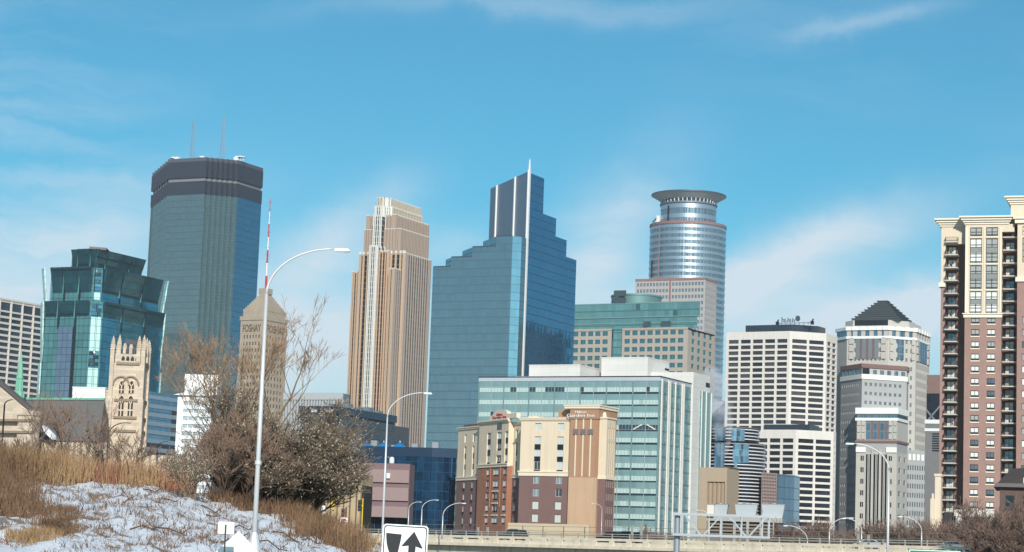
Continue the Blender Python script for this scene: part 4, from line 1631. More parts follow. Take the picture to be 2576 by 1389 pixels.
def apartment():
    X = lambda c: 2297 + .3403 * c
    Y = lambda c: 472.9 + .3403 * c
    b = Bld('brick_apartment_tower', 'tall brick and cream apartment tower with stacked balconies', X(388), Y(235), 540, 18)
    cream = mat('apt_cream', (226, 208, 182), .8, var=.05, streak=.05)
    trim = mat('apt_trim', (240, 228, 206), .7, var=.03)
    br = bricks('apt_brick', (162, 120, 108), (164, 146, 136))
    brd = bricks('apt_brick_side', (150, 94, 80), (150, 128, 116))
    frm = mat('apt_window_frame', (34, 38, 40), .5)
    g_w = mat('apt_blind', (232, 232, 226), .35, var=.12, spec=.6)
    g_d = glass('apt_glass_dark', (110, 122, 130), .5, .07, (40, 40), lw=(0, 0), var=.35, tilt=.03)
    g_m = mat('apt_blind_half', (168, 170, 166), .3, var=.3, spec=.6)
    rail = mat('apt_railing', (30, 32, 36), .5)
    slab_m = mat('apt_slab', (200, 192, 180), .8)
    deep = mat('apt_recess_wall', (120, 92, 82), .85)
    Z = b.H
    zc = b.zv((0, 0), Y(945))           # cream above, brick below
    w = abs(b.edge((0, 0), (1, 0), X(655), b.zv((0, 0), Y(600))))
    SB = 3.2                            # depth of the balcony recess
    fl = 31.0 * 540 / FOC
    # --- central bay
    F = Facet(b, (0, 0), (w, 0))
    u0 = [F.px(X(c), Y(420))[0] for c in (421, 509, 539, 627)]
    v0 = [F.px(X(c), Y(1070))[0] for c in (429, 489, 547, 606)]
    colsU = [(u0[0], u0[1]), (u0[2], u0[3])]
    colsL = [(v0[0], v0[1]), (v0[2], v0[3])]
    rU = []
    for (t_, bt) in ((292, 358), (374, 556), (572, 748), (764, 928)):
        rU.append((F.px(X(465), Y(bt))[1], F.px(X(465), Y(t_))[1]))
    rU = rU[::-1]
    ztop = F.px(X(458), Y(955))[1]
    rL = []
    k = 0
    while ztop - k * fl - 1.65 > 6:
        rL.append((ztop - k * fl - 1.62, ztop - k * fl))
        k += 1
    rL = rL[::-1]
    mb = MB()
    cU = F.wall(mb, colsU, rU, zc, Z - 1.2, .35)
    mb.quad((0, SB, zc), (0, 0, zc), (0, 0, Z - 1.2), (0, SB, Z - 1.2))
    mb.quad((w, 0, zc), (w, SB, zc), (w, SB, Z - 1.2), (w, 0, Z - 1.2))
    b.part(mb, 'cream_wall', cream)
    mb = MB()
    cL = F.wall(mb, colsL, rL, 0, zc, .3)
    mb.quad((0, SB, 0), (0, 0, 0), (0, 0, zc), (0, SB, zc))
    mb.quad((w, 0, 0), (w, SB, 0), (w, SB, zc), (w, 0, zc))
    b.part(mb, 'brick_wall', br)
    gs = [g_w, g_w, g_m, g_d]

    def fnU(w_, h_, i, j):
        return winmesh(w_, h_, 2, 2 if h_ < 3 else 4, (frm, random.choice(gs[:3])), .14, .16, .1)
    F.windows(cU, fnU, .35)
    F.windows(cL, lambda w_, h_, i, j: winmesh(w_, h_, 2, 1, (frm, random.choice([g_w, g_w, g_w, g_m, g_d])), .09, .09, .1, key='low'), .3)
    for (x, z, w_, h_, i, j) in cL:
        m2 = MB()
        F.box(m2, x - w_ / 2 + .1, x + w_ / 2 - .1, z + .1, z + .5, -.29, -.2)
        o = b.part(m2, 'window_rail', frm)
        m2 = MB()
        F.box(m2, x - w_ / 2 - .12, x + w_ / 2 + .12, z - .28, z - .01, .005, .14)
        b.part(m2, 'sill', trim, parent=o)
    for (x, z, w_, h_, i, j) in cU:
        if h_ > 3:                       # spandrel between the two storeys of a tall window
            m2 = MB()
            F.box(m2, x - w_ / 2 + .15, x + w_ / 2 - .15, z + h_ * .44, z + h_ * .64, -.34, -.22)
            b.part(m2, 'spandrel', mat('apt_spandrel', (140, 142, 138), .5))
            m2 = MB()
            for q in (.40, .66):
                F.box(m2, x - w_ / 2 + .05, x + w_ / 2 - .05, z + h_ * q - .14, z + h_ * q, -.34, -.2)
            b.part(m2, 'window_rail', frm)
        m2 = MB()
        F.box(m2, x - w_ / 2 + .1, x + w_ / 2 - .1, z + .3, z + .5, -.34, -.2)
        b.part(m2, 'window_rail', frm)
        m2 = MB()
        F.box(m2, x - w_ / 2 - .1, x + w_ / 2 + .1, z - .4, z - .02, .005, .18)
        b.part(m2, 'sill', trim)
    m2 = MB()
    for (a, c_) in ((0.0, u0[0] - .5), (u0[1] + .5, u0[2] - .5), (u0[3] + .5, w)):
        F.box(m2, a + .02, c_ - .02, zc + .8, Z - 2, .005, .16)
    b.part(m2, 'pilaster', trim)
    m2 = MB()
    m2.box(-.3, w + .2, -.3, .5, zc - .45, zc + .35)
    m2.box(-.55, w + .4, -.55, .5, zc + .353, zc + .6)
    b.part(m2, 'string_course', trim)

    def cornice(x0, x1, y0, y1, z, name='cornice'):
        m3 = MB()
        for (a, q, o) in ((-1.2, -.7, .25), (-.7, -.2, .6), (-.2, .35, 1.0), (.35, .75, 1.45)):
            m3.box(x0 - o, x1 + o, y0 - o, y1, z + a + .003, z + q)
        return b.part(m3, name, trim)
    xr = abs(b.edge((0, 0), (1, 0), X(748), Z))
    m2 = MB()
    m2.box(w + .01, xr, .02, SB, Z - 3.1, Z - 1.2)
    b.part(m2, 'cream_wall', cream)
    cornice(0, xr - 1.4, 0, 14, Z)
    # side windows of the bay, seen very obliquely, are in the shaded flank
    Fs = Facet(b, (0, SB), (0, 0))
    for (z0, z1) in rL[::1] + rU:
        m2 = MB()
        Fs.box(m2, Fs.L * .3, Fs.L * .72, z0, z1, .01, .06)
        b.part(m2, 'side_window', g_d if random.random() < .8 else g_m)
    # --- body behind the recesses
    xl = -abs(b.edge((0, SB), (-1, 0), X(212), b.zv((0, SB), Y(350))))
    xe = xr + 1.4
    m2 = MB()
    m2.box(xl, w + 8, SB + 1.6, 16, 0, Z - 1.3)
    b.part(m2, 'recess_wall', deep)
    # left corner block
    xi = -abs(b.edge((0, SB), (-1, 0), X(243), b.zv((0, SB), Y(350))))
    zl = b.zv((xl, SB), Y(262))
    zlc = b.zv((xl, SB), Y(708))
    for (z0, z1, m_, nm) in ((0, zlc, br, 'brick_wall'), (zlc + .003, zl - .6, cream, 'cream_wall')):
        m2 = MB()
        m2.box(xl, xi, SB - .6, 16.2, z0, z1)
        b.part(m2, nm, m_)
    m2 = MB()
    m2.box(xi + .01, -.01, SB - .6, SB + 3, Z - 5.6, Z - 1.2)
    b.part(m2, 'cream_wall', cream)
    Fl = Facet(b, (xl, 16.2), (xl, SB - .6))
    for k in range(int((zl - 8) / fl)):
        z = zl - 5.4 - k * fl
        for a in (.30, .62):
            m2 = MB()
            Fl.box(m2, Fl.L * a, Fl.L * (a + .2), z, z + 2.0, .01, .08)
            b.part(m2, 'side_window', g_d)
    cornice(xl - .2, -.3, SB - .6, 14, Z - .1)
    m2 = MB()
    m2.box(xl - .5, xi + .1, SB - 1.1, SB + 2, zlc - .9, zlc + .2)
    b.part(m2, 'string_course', trim)
    # --- right: balcony recess and the next bay, taller
    xa = abs(b.edge((0, 0), (1, 0), X(772), b.zv((0, 0), Y(700))))
    zc2 = b.zv((xa, 0), Y(678))
    zu = b.zv((xa, -2), Y(68))
    F3 = Facet(b, (xa, -.8), (xa + 14, -.8))
    px3 = [F3.px(X(c), Y(500))[0] for c in (808, 846)]
    px3[1] = px3[0] + (colsU[0][1] - colsU[0][0])
    mb = MB()
    zt3 = b.zv((xa, -.8), Y(262))
    cells = F3.wall(mb, [tuple(px3)], [r_ for r_ in rU if r_[0] > zc2], zc2, zt3, .35)
    mb.quad((xa, SB, zc2), (xa, -.8, zc2), (xa, -.8, zt3), (xa, SB, zt3))
    b.part(mb, 'cream_wall', cream)
    F3.windows(cells, fnU, .35)
    mb = MB()
    cells = F3.wall(mb, [tuple(px3)], [r_ for r_ in rL if r_[1] < zc2 - .6], 0, zc2, .3)
    mb.quad((xa, SB, 0), (xa, -.8, 0), (xa, -.8, zc2), (xa, SB, zc2))
    b.part(mb, 'brick_wall', br)
    F3.windows(cells, lambda w_, h_, i, j: winmesh(w_, h_, 2, 1, (frm, random.choice([g_w, g_m, g_d])), .09, .09, .1, key='low'), .3)
    m2 = MB()
    m2.box(xa - .4, xa + 14, -1.2, .5, zc2 - .6, zc2 + .5)
    b.part(m2, 'string_course', trim)
    xu = b.edge((0, 2), (1, 0), X(712), zu)
    m2 = MB()
    m2.box(xu + .4, xu + 20, 1.6, 16, Z - 1.1, zu - 1.3)
    b.part(m2, 'penthouse_wall', cream)
    cornice(xu + .4, xu + 20, 1.6, 16, zu)
    m2 = MB()
    m2.box(xa - .6, xa + 14, -1.4, 1.5, zt3 + .01, zt3 + 1.0)
    m2.box(xa - 1.0, xa + 14, -1.8, 1.5, zt3 + 1.003, zt3 + 1.5)
    b.part(m2, 'cornice', trim)
    m2 = MB()
    m2.box(xa + .4, xa + 14, -.2, 1.55, zt3 + 1.503, zu - 4)
    b.part(m2, 'penthouse_wall', cream)
    # --- balconies
    def balconies(x0, x1, yb, vs, top):
        wd = x1 - x0
        rm = railing_mesh(wd - .1, 1.7, rail)
        sm = MB()
        sm.box(-wd / 2, wd / 2, -1.8, 1.2, -.28, 0)
        sm = sm.mesh('slab', slab_m)
        k = 0
        z = top
        while z > 7:
            bal = obj('balcony', sm, b.root, ((x0 + x1) / 2, yb, z))
            obj('railing', rm, bal)
            door = winmesh(wd * .62, 2.2, 2, 1, (frm, random.choice([g_w, g_m, g_d, g_w])), .1, .1, .1, key='door')
            obj('balcony_door', door, bal, (-wd * .06, 1.45, .03))
            if random.random() < .5:
                ch = MB()
                cx = random.uniform(-wd * .3, wd * .3)
                ch.box(cx - .25, cx + .25, -.9, -.4, .4, .46)
                ch.box(cx - .25, cx + .25, -.44, -.4, .46, .9)
                for sx_ in (-.22, .22):
                    for sy in (-.88, -.42):
                        ch.bar((cx + sx_, sy, .0), (cx + sx_, sy, .4), .05)
                part(ch, 'balcony_chair', random.choice([M_white, rail, deep]), bal)
            z -= fl * (1.07 if k < 4 else .995)
            k += 1
    bl0 = xi + .02
    bl1 = -abs(b.edge((0, SB), (-1, 0), X(338), b.zv((0, SB), Y(400))))
    bl1 = max(bl0 + 2.4, min(bl1, -.3))
    zb0 = b.zv(((bl0 + bl1) / 2, SB), Y(402))
    balconies(bl0, bl1, SB, None, zb0)
    br0, br1 = abs(b.edge((0, 1), (1, 0), X(662), zb0)), abs(b.edge((0, 1), (1, 0), X(768), zb0))
    zb1 = b.zv((br0, SB - .8), Y(365))
    balconies(max(br0, w + .05), min(br1, xa - .05), SB - .2, None, zb1)
    # white stone podium frame with dark glazing
    pu = [b.hit(X2_, 1310, (0, -5), (1, 0))[0] for X2_ in (2405, 2420, 2482, 2498)]
    zt = b.hit(2440, 1300, (0, -5), (1, 0))[1]
    zm_ = b.hit(2440, 1353, (0, -5), (1, 0))[1]
    m2 = MB()
    m2.box(pu[0], pu[1], -6, -4.5, 0, zt)
    m2.box(pu[2], pu[3], -6, -4.5, 0, zt)
    m2.box(pu[0] - .3, pu[3] + .3, -6.2, -4.5, zt + .003, zt + 1.6)
    m2.box(pu[1] + .01, pu[2] - .01, -6, -4.5, zm_ - .6, zm_ + .6)
    b.part(m2, 'podium_frame', mat('podium_stone', (214, 210, 200), .7))
    m2 = MB()
    m2.box(pu[0] - 3, pu[3] + 6, -4.48, SB, 0, zt + 1)
    b.part(m2, 'podium', mat('podium_dark', (52, 48, 46), .5))
    b.finish()


apartment()
# ================================================================ glass clinic block
def glass_block():
    X = lambda c: 1189 + .2465 * c
    Y = lambda c: 891.8 + .2465 * c
    b = Bld('glass_white_block', 'mint glass office block with white parapet and white stair pylon', X(1915), Y(228), 600)
    sp = glass('gb_spandrel', (146, 174, 172), .42, .16, (40, 40), lw=(0, 0), var=.10, tilt=.02)
    bl = mat('gb_blind', (186, 208, 202), .35, var=.12, scale=.5, spec=.6)
    bl2 = mat('gb_blind_dim', (158, 186, 182), .35, var=.12, scale=.5, spec=.6)
    dk = glass('gb_dark_glass', (70, 86, 94), .5, .08, (40, 40), lw=(0, 0), var=.3, tilt=.03)
    fr = mat('gb_frame', (176, 190, 186), .5, .3)
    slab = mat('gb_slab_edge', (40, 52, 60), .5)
    wh = glass('gb_white', (226, 222, 214), 0.0, .6, (2.6, 1.5), line=(196, 193, 187), lw=(.014, .025), var=.025, tilt=0)
    pale = mat('gb_parapet', (196, 200, 206), .55, .2)
    sideg = glass('gb_side_glass', (116, 150, 150), .62, .1, (1.1, 1.1), line=(160, 176, 170), lw=(.07, .06), var=.25, tilt=.04)
    Z = b.H
    w = abs(b.edge((0, 0), (-1, 0), X(70), Z))
    d = abs(b.edge((0, 0), (0, 1), X(2228), b.zv((0, 0), Y(260))))
    zp = b.zv((0, 0), Y(268))            # under the parapet
    fh = 32.0 * 600 / FOC * 1.0
    nb = 14
    pitch = w / nb
    F = Facet(b, (-w, 0), (0, 0))
    core = MB()
    core.box(-w, 0, .4, d, 0, zp - .01)
    b.part(core, 'core', slab)
    m2 = MB()
    m2.box(-w - .15, .15, -.15, d, zp, Z)
    b.part(m2, 'parapet', pale)
    m2 = MB()
    m2.box(-w - .25, .25, -.25, d, Z + .003, Z + .25)
    b.part(m2, 'coping', M_dark)

    def bay_mesh(kind, wd):
        """one bay of one storey: blinds above, slab edge below"""
        mb = MB()
        hs = fh * .46                      # spandrel
        x0 = -wd / 2
        mb.mi = 0
        mb.quad((x0, 0, fh - hs), (x0 + wd, 0, fh - hs), (x0 + wd, 0, fh), (x0, 0, fh))
        n = 4
        for i in range(n):
            a, c_ = x0 + wd * i / n, x0 + wd * (i + 1) / n
            mb.mi = 1 if kind[i] == 'b' else (2 if kind[i] == 'd' else 3)
            mb.quad((a, 0.05, .42), (c_, .05, .42), (c_, .05, fh - hs), (a, .05, fh - hs))
        mb.mi = 4
        mb.box(x0, x0 + wd, -.10, .05, fh - hs - .06, fh - hs + .04)
        mb.box(x0, x0 + wd, -.10, .05, .38, .46)
        for i in range(1, n):
            mb.box(x0 + wd * i / n - .025, x0 + wd * i / n + .025, -.05, .05, .46, fh - hs - .06)
        mb.mi = 5
        mb.quad((x0, .0, .0), (x0 + wd, .0, .0), (x0 + wd, 0, .38), (x0, 0, .38))
        return mb.mesh('window_bay', [sp, bl, dk, bl2, fr, slab if kind[-1] == 'k' else sp])
    kinds = {}

    def bm(kind, wd):
        if (kind, round(wd, 2)) not in kinds:
            kinds[(kind, round(wd, 2))] = bay_mesh(kind, wd)
        return kinds[(kind, round(wd, 2))]
    special = {(0, 2): 'bbddg', (0, 4): 'ddbbg', (0, 5): 'bdddg', (0, 6): 'dddbg', (0, 8): 'dbbbk', (0, 13): 'dbbbk', (2, 9): 'dddbk', (2, 12): 'bbbbk',
               (3, 11): 'ddddk', (3, 12): 'ddddk', (3, 13): 'ddddk', (2, 1): 'ddbbg'}
    nf = 13
    for j in range(nf):
        z = zp - fh * (j + 1)
        if z < 0:
            break
        for i in range(nb):
            x = pitch * (i + .5)
            if j >= 3 and 1 <= i < 8 and j > 4:
                pass
            k = special.get((j, i))
            if k is None:
                k = ''.join(random.choice('bbbbbbbbo') for _ in range(4)) + ('k' if i >= 8 and j % 1 == 0 else 'g')
            b.place('window_bay', bm(k, pitch), F.pt(x, z, .0), F.rz)
    for i in range(nb + 1):
        m2 = MB()
        x = min(max(pitch * i, .1), w - .1)
        big = i % 2 == 0
        F.box(m2, x - (.16 if big else .07), x + (.16 if big else .07), 0, zp - .01, .005, .22 if big else .14)
        b.part(m2, 'mullion', fr if not big else mat('gb_frame_dim', (132, 158, 158), .5, .3))
    for j in (0, 2, 4, 6, 8):              # the dark slab lines under some storeys
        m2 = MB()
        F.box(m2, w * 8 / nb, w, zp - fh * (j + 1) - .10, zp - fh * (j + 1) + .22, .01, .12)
        b.part(m2, 'slab_line', slab)
    # diagonal braces seen behind the dark fourth storey
    for (xa, xb) in ((w * 12.1 / nb, w * 12.75 / nb), (w * 13.75 / nb, w * 13.1 / nb)):
        m2 = MB()
        m2.bar(F.pt(xa, zp - fh * 4 + .5, .12), F.pt(xb, zp - fh * 3 - fh * .46, .12), .3, .3)
        b.part(m2, 'brace', wh)
    # side wall with white upright fins
    S = Facet(b, (0, 0), (0, d))
    npn = 8
    for j in range(nf):
        z = zp - fh * (j + 1)
        if z < 0:
            break
        for i in range(npn):
            m2 = MB()
            hs = fh * .5
            S.box(m2, d * i / npn + .03, d * (i + 1) / npn - .03, z + .35, z + fh, .0, .05)
            b.part(m2, 'side_pane', sideg)
        m2 = MB()
        S.box(m2, 0, d, z - .02, z + .32, .0, .10)
        b.part(m2, 'side_slab_edge', mat('gb_side_slab', (96, 118, 120), .5))
    for c_, wd in ((1995, .35), (2008, .2), (2062, .12), (2132, .3), (2150, .2), (1925, .3)):
        x, _ = S.px(X(c_), Y(330))
        m2 = MB()
        S.box(m2, x - wd, x + wd, 0, zp + .5, .11, .5)
        b.part(m2, 'white_fin', wh)
    # white pylon at the back end of the side, and the white wall above the roof
    xo = .75
    yp = d + .05
    pc = (b.edge((0, yp), (1, 0), X(2255), b.zv((0, yp), Y(190))), yp)
    zt = b.zv(pc, Y(180))
    ps = abs(b.edge(pc, (0, 1), X(2425), zt))
    m2 = MB()
    m2.box(-w * .80, pc[0], yp, yp + ps, Z - 1, zt)
    m2.box(-6, pc[0], yp + .001, yp + ps - .001, 0, Z - 1.003)
    b.part(m2, 'white_pylon', wh)
    G = Facet(b, pc, (pc[0], pc[1] + ps))
    xa, za = G.px(X(2325), Y(372))
    m2 = MB()
    G.box(m2, xa, G.L + .4, 0, za, .01, .35)
    b.part(m2, 'stair_glazing', glass('gb_stair_glass', (84, 146, 146), .7, .1, (1.3, 1.5), line=(170, 196, 190), lw=(.09, .08), var=.35, tilt=.05))
    xb_ = (xa + G.L) / 2
    for q in (xa + .15, xb_, G.L + .2):
        m2 = MB()
        G.box(m2, q - .12, q + .12, 0, za, .36, .6)
        b.part(m2, 'stair_mullion', wh)
    m2 = MB()
    x1, z1 = G.px(X(2380), Y(300))
    G.box(m2, x1, G.L - .3, z1 - .9, z1 + .4, .01, .06)
    b.part(m2, 'louvre', M_dark)
    # faint panel joints on the pylon
    for k in range(12):
        m2 = MB()
        z = zt - 4 - k * fh
        G.box(m2, .02, xa - .05, z, z + .05, .003, .02)
        b.part(m2, 'panel_joint', mat('gb_joint', (186, 184, 178), .7))
    # roof volumes
    for (ca, cb, cc, vt, yy, nm) in ((575, 1095, 1290, 112, 9, 'roof_volume'), (1312, 1785, 2006, 36, 20, 'roof_volume')):
        xa = b.hit(X(ca), Y(180), (0, yy), (1, 0))[0]
        xb = b.hit(X(cb), Y(180), (0, yy), (1, 0))[0]
        zz = b.zv((xb, yy), Y(vt))
        dd = abs(b.edge((xb, yy), (0, 1), X(cc), zz))
        m2 = MB()
        m2.box(xa, xb, yy, yy + dd, Z + .3, zz)
        o = b.part(m2, nm, wh)
        m2 = MB()
        m2.box(xa - .08, xb + .08, yy - .08, yy + dd, zz + .003, zz + .3)
        b.part(m2, 'coping', wh, parent=o)
        if ca == 575:
            m2 = MB()
            m2.box(xa + 1.2, xb - 1.2, yy - .05, yy - .01, Z + .3, zz - 3.2)
            b.part(m2, 'grey_screen', mat('gb_screen', (158, 158, 166), .6), parent=o)
        else:
            for k in range(3):
                m2 = MB()
                m2.box(xb + .01, xb + .06, yy + dd * .8, yy + dd - .1, zz - 2.2 - k * 1.2, zz - 1.6 - k * 1.2)
                b.part(m2, 'louvre', M_dark, parent=o)
    xa = b.hit(X(290), Y(250), (0, 4), (1, 0))[0]
    xb = b.hit(X(580), Y(250), (0, 4), (1, 0))[0]
    m2 = MB()
    m2.box(xa, xb, 4, 8, Z + .3, b.zv((xb, 4), Y(236)))
    m2.box((xa + xb) / 2, xb, 4.01, 8, b.zv((xb, 4), Y(236)) + .003, b.zv((xb, 4), Y(222)))
    b.part(m2, 'roof_ledge', wh)
    b.finish()


glass_block()


# ================================================================ brick and cream hotel
def hotel():
    X = lambda c: 1121.5 + .2947 * c
    Y = lambda c: 979.6 + .2947 * c
    b = Bld('brick_cream_hotel', 'cream and brick hotel with brown sign tower in front of the glass block', X(645), Y(250), 500, 27)
    cream = mat('ho_cream', (230, 210, 182), .85, var=.07, streak=.13)
    trim = mat('ho_trim', (236, 218, 192), .8, var=.03)
    brick = bricks('ho_brick', (126, 92, 88), (130, 108, 100))
    orange = bricks('ho_orange_brick', (166, 104, 76), (166, 126, 104))
    brown = mat('ho_brown', (176, 136, 106), .85, var=.09, streak=.13)
    tan = mat('ho_tan', (202, 168, 136), .85, var=.08, streak=.14)
    frm = mat('ho_frame', (200, 202, 196), .5)
    gA = glass('ho_glass', (150, 164, 166), .35, .1, (40, 40), lw=(0, 0), var=.3, tilt=.04)
    gB = mat('ho_curtain', (206, 210, 204), .35, var=.2, spec=.6)
    gC = glass('ho_glass_dark', (70, 78, 82), .4, .1, (40, 40), lw=(0, 0), var=.3, tilt=.04)
    blk = mat('ho_black_panel', (26, 28, 32), .5)
    Z = b.H
    zc = b.zv((0, 0), Y(718))
    fl = 108 * .2947 * 500 / FOC

    def win(w_, h_, i, j, dark=.25):
        g_ = random.choice([gA, gB, gB, gC]) if random.random() > dark else gC
        return winmesh(w_, h_, 2, 1, (frm, g_), .08, .08, .08)
    # --- main block
    wm = abs(b.edge((0, 0), (1, 0), X(1078), Z))
    F = Facet(b, (0, 0), (wm, 0))
    cx = [F.px(X(c), Y(430))[0] for c in (757, 812, 951, 1006)]
    cols = [(cx[0], cx[1]), (cx[2], cx[3])]
    mb = MB()
    zr = [F.px(X(785), Y(v))[1] for v in (350, 288, 700, 402)]
    cells = F.wall(mb, cols, [(zr[2], zr[3]), (zr[0], zr[1])], zc, Z - .4, .3)
    b.part(mb, 'cream_wall', cream)
    for (x, z, w_, h_, i, j) in cells:
        if j == 1:
            b.place('window', win(w_, h_, i, j), F.pt(x, z, -.3), F.rz)
        else:                            # three windows and the black panels between them
            f_ = [(0.0, .05, 'p'), (.05, .28, 'w'), (.28, .43, 'p'), (.43, .62, 'w'), (.62, .78, 'p'), (.78, 1.0, 'w')]
            for (a, c_, k) in f_:
                if k == 'w':
                    b.place('window', win(w_, h_ * (c_ - a), i, j, .1), F.pt(x, z + h_ * a, -.3), F.rz)
                else:
                    m2 = MB()
                    F.box(m2, x - w_ / 2, x + w_ / 2, z + h_ * a, z + h_ * c_, -.3, -.2)
                    b.part(m2, 'black_panel', blk)
    mb = MB()
    zt = F.px(X(770), Y(736))[1]
    rows = [(zt - fl * k - 1.75, zt - fl * k) for k in range(4)][::-1]
    cl2 = [(F.px(X(c), Y(860))[0] - .78, F.px(X(c), Y(860))[0] + .78) for c in (768, 962)]
    cells = F.wall(mb, cl2, rows, 0, zc, .25)
    mb.quad((0, 12, 0), (0, 0, 0), (0, 0, zc), (0, 12, zc))
    b.part(mb, 'brick_wall', brick)
    F.windows(cells, lambda w_, h_, i, j: win(w_, h_, i, j, .1), .25)
    mb = MB()
    mb.quad((0, 12, zc), (0, 0, zc), (0, 0, Z - .4), (0, 12, Z - .4))
    b.part(mb, 'cream_wall', cream)
    for (z0, z1, o) in ((zc - .5, zc + .3, .2), (zc + .303, zc + .6, .35), (Z - .4, Z - .05, .3), (Z - .047, Z + .25, .5)):
        m2 = MB()
        m2.box(-o, wm - .02, -o, 11, z0, z1)
        b.part(m2, 'moulding', trim)
    # --- brown sign tower
    t0 = wm + .02
    tw = b.edge((t0, -.9), (1, 0), X(1300), b.zv((t0, -.9), Y(300)))
    t1 = t0 + abs(tw)
    zs0, zs1 = b.zv((t0, -.9), Y(252)), b.zv((t0, -.9), Y(165))
    ztan = b.zv((t0, -.9), Y(750))
    T = Facet(b, (t0, -.9), (t1, -.9))
    for (z0, z1, m_, nm) in ((0, ztan, tan, 'tan_wall'), (ztan + .003, zs0, brown, 'brown_wall')):
        m2 = MB()
        m2.box(t0, t1, -.9, 9, z0, z1)
        b.part(m2, nm, m_)
    sl_ = b.edge((t0, 1.2), (1, 0), X(962), zs1)
    m2 = MB()
    m2.box(t0 + sl_, t0 - .01, 1.2, 8.8, Z + .26, zs1)
    m2.box(t0 - .003, t1 + .25, -1.15, 8.9, zs0 + .003, zs1)
    b.part(m2, 'sign_block', brown)
    m2 = MB()
    xc = b.edge((t0, -1.3), (1, 0), X(1015), zs1)
    m2.box(t0 + xc, t1 + .5, -1.45, 8.9, zs1 + .003, zs1 + .55)
    m2.box(t0 + xc - .15, t1 + .65, -1.6, 8.9, zs1 + .553, zs1 + .85)
    b.part(m2, 'sign_cornice', trim)
    for c in (1113, 1175, 1239):
        x, _ = T.px(X(c), Y(330))
        m2 = MB()
        T.box(m2, x - .13, x + .13, ztan + .2, zs0, .005, .14)
        b.part(m2, 'cream_stripe', trim)
        xq, zq = T.px(X(c), Y(362))
        m2 = MB()
        T.box(m2, x - .62, x + .62, zq - .62, zq + .62, .142, .24)
        for k in range(3):
            T.box(m2, x - .5, x + .5, zq - .45 + k * .34, zq - .32 + k * .34, .24, .3)
        b.part(m2, 'wall_vent', mat('ho_vent', (128, 118, 118), .6))
    wl = mat('sign_white', (246, 244, 238), .5)
    S = Facet(b, (t0, -1.15), (t1 + .25, -1.15))
    for (txt, ca, cb, vb, vt) in (('Hilton', 1105, 1200, 205, 182), ('Garden Inn', 1035, 1270, 236, 208)):
        x0, z0 = S.px(X(ca), Y(vb))
        x1, _ = S.px(X(cb), Y(vb))
        _, z1 = S.px(X(ca), Y(vt))
        me = text_mesh(txt, (z1 - z0) * 1.38, .06, wl)
        dx = max(v.co.x for v in me.vertices) - min(v.co.x for v in me.vertices)
        o = obj('sign_lettering', me, b.root, S.pt((x0 + x1) / 2, z0, .1))
        o.rotation_euler = (R(90), 0, S.rz)
        o.scale = ((x1 - x0) / dx, 1, 1)
    # --- right cream corner and side wall
    r0 = t1 + .02
    r1 = r0 + abs(b.edge((r0, -.2), (1, 0), X(1378), b.zv((r0, -.2), Y(250))))
    zr_ = b.zv((r1, -.2), Y(250))
    zrc = b.zv((r1, -.2), Y(752))
    ds = abs(b.edge((r1, -.2), (0, 1), X(1452), zr_))
    m2 = MB()
    m2.quad((r0, -.2, zrc), (r1, -.2, zrc), (r1, -.2, zr_), (r0, -.2, zr_))
    SD = Facet(b, (r1, -.2), (r1, -.2 + ds))
    cs = even(.4, ds - .2, 4, .5)
    zz = [SD.px(X(1400), Y(v))[1] for v in (745, 450, 420, 330)]
    cells = SD.wall(m2, cs, [(zz[0], zz[1]), (zz[2], zz[3])], zrc, zr_, .25)
    m2.quad((r0, -.2, zr_), (r1, -.2, zr_), (r1, ds, zr_), (r0, ds, zr_))
    b.part(m2, 'cream_wall', cream)
    SD.windows(cells, lambda w_, h_, i, j: winmesh(w_, h_, 1, 4 if h_ > 4 else 1, (blk, gC), .06, .25, .06), .25)
    m2 = MB()
    m2.quad((r0, -.2, 0), (r1, -.2, 0), (r1, -.2, zrc), (r0, -.2, zrc))
    zt2 = SD.px(X(1400), Y(775))[1]
    cells = SD.wall(m2, cs, [(zt2 - fl * k - 1.7, zt2 - fl * k) for k in range(4)][::-1], 0, zrc, .25)
    b.part(m2, 'brick_wall', brick)
    SD.windows(cells, lambda w_, h_, i, j: win(w_, h_, i, j), .25)
    for (z0, z1, o) in ((zrc - .4, zrc + .3, .2), (zr_ + .01, zr_ + .35, .25)):
        m2 = MB()
        m2.box(r0, r1 + o, -.2 - o, ds, z0, z1)
        b.part(m2, 'moulding', trim)
    m2 = MB()
    m2.lathe([(.45, zr_ + .36), (.45, zr_ + 1.0), (.25, zr_ + 1.5)], 10, r0 + .6, 1)
    b.part(m2, 'roof_vent', trim)
    # --- left wing, bent back: long wall with three window columns, brick bay, short wall
    al = R(38)                           # extra turn of the wing
    dl = (-math.cos(al), math.sin(al))
    q0 = (-.05, 4.6)
    q0 = (0.0, 3.6)
    zL = b.zv(q0, Y(318))
    def along(u, v):
        return b.hit(u, v, q0, dl)[0]
    lw = along(X(108), Y(340))
    s1, s2 = along(X(572), Y(500)), along(X(318), Y(500))
    FL = Facet(b, (q0[0] + dl[0] * lw, q0[1] + dl[1] * lw), q0)
    zlc = FL.px(X(200), Y(765))[1]
    zlt = FL.px(X(200), Y(340))[1]
    fx = lambda c, v=500: FL.px(X(c), Y(v))[0]
    hw = .62
    cols = [(fx(c) - hw, fx(c) + hw) for c in (166, 236, 308)]
    colsC = [(fx(602) - hw, fx(602) + hw)]
    mb = MB()
    zz = [FL.px(X(236), Y(v))[1] for v in (752, 482, 448, 378)]
    cells = FL.wall(mb, cols + colsC, [(zz[0], zz[1]), (zz[2], zz[3])], zlc, zlt, .3)
    b.part(mb, 'cream_wall', cream)
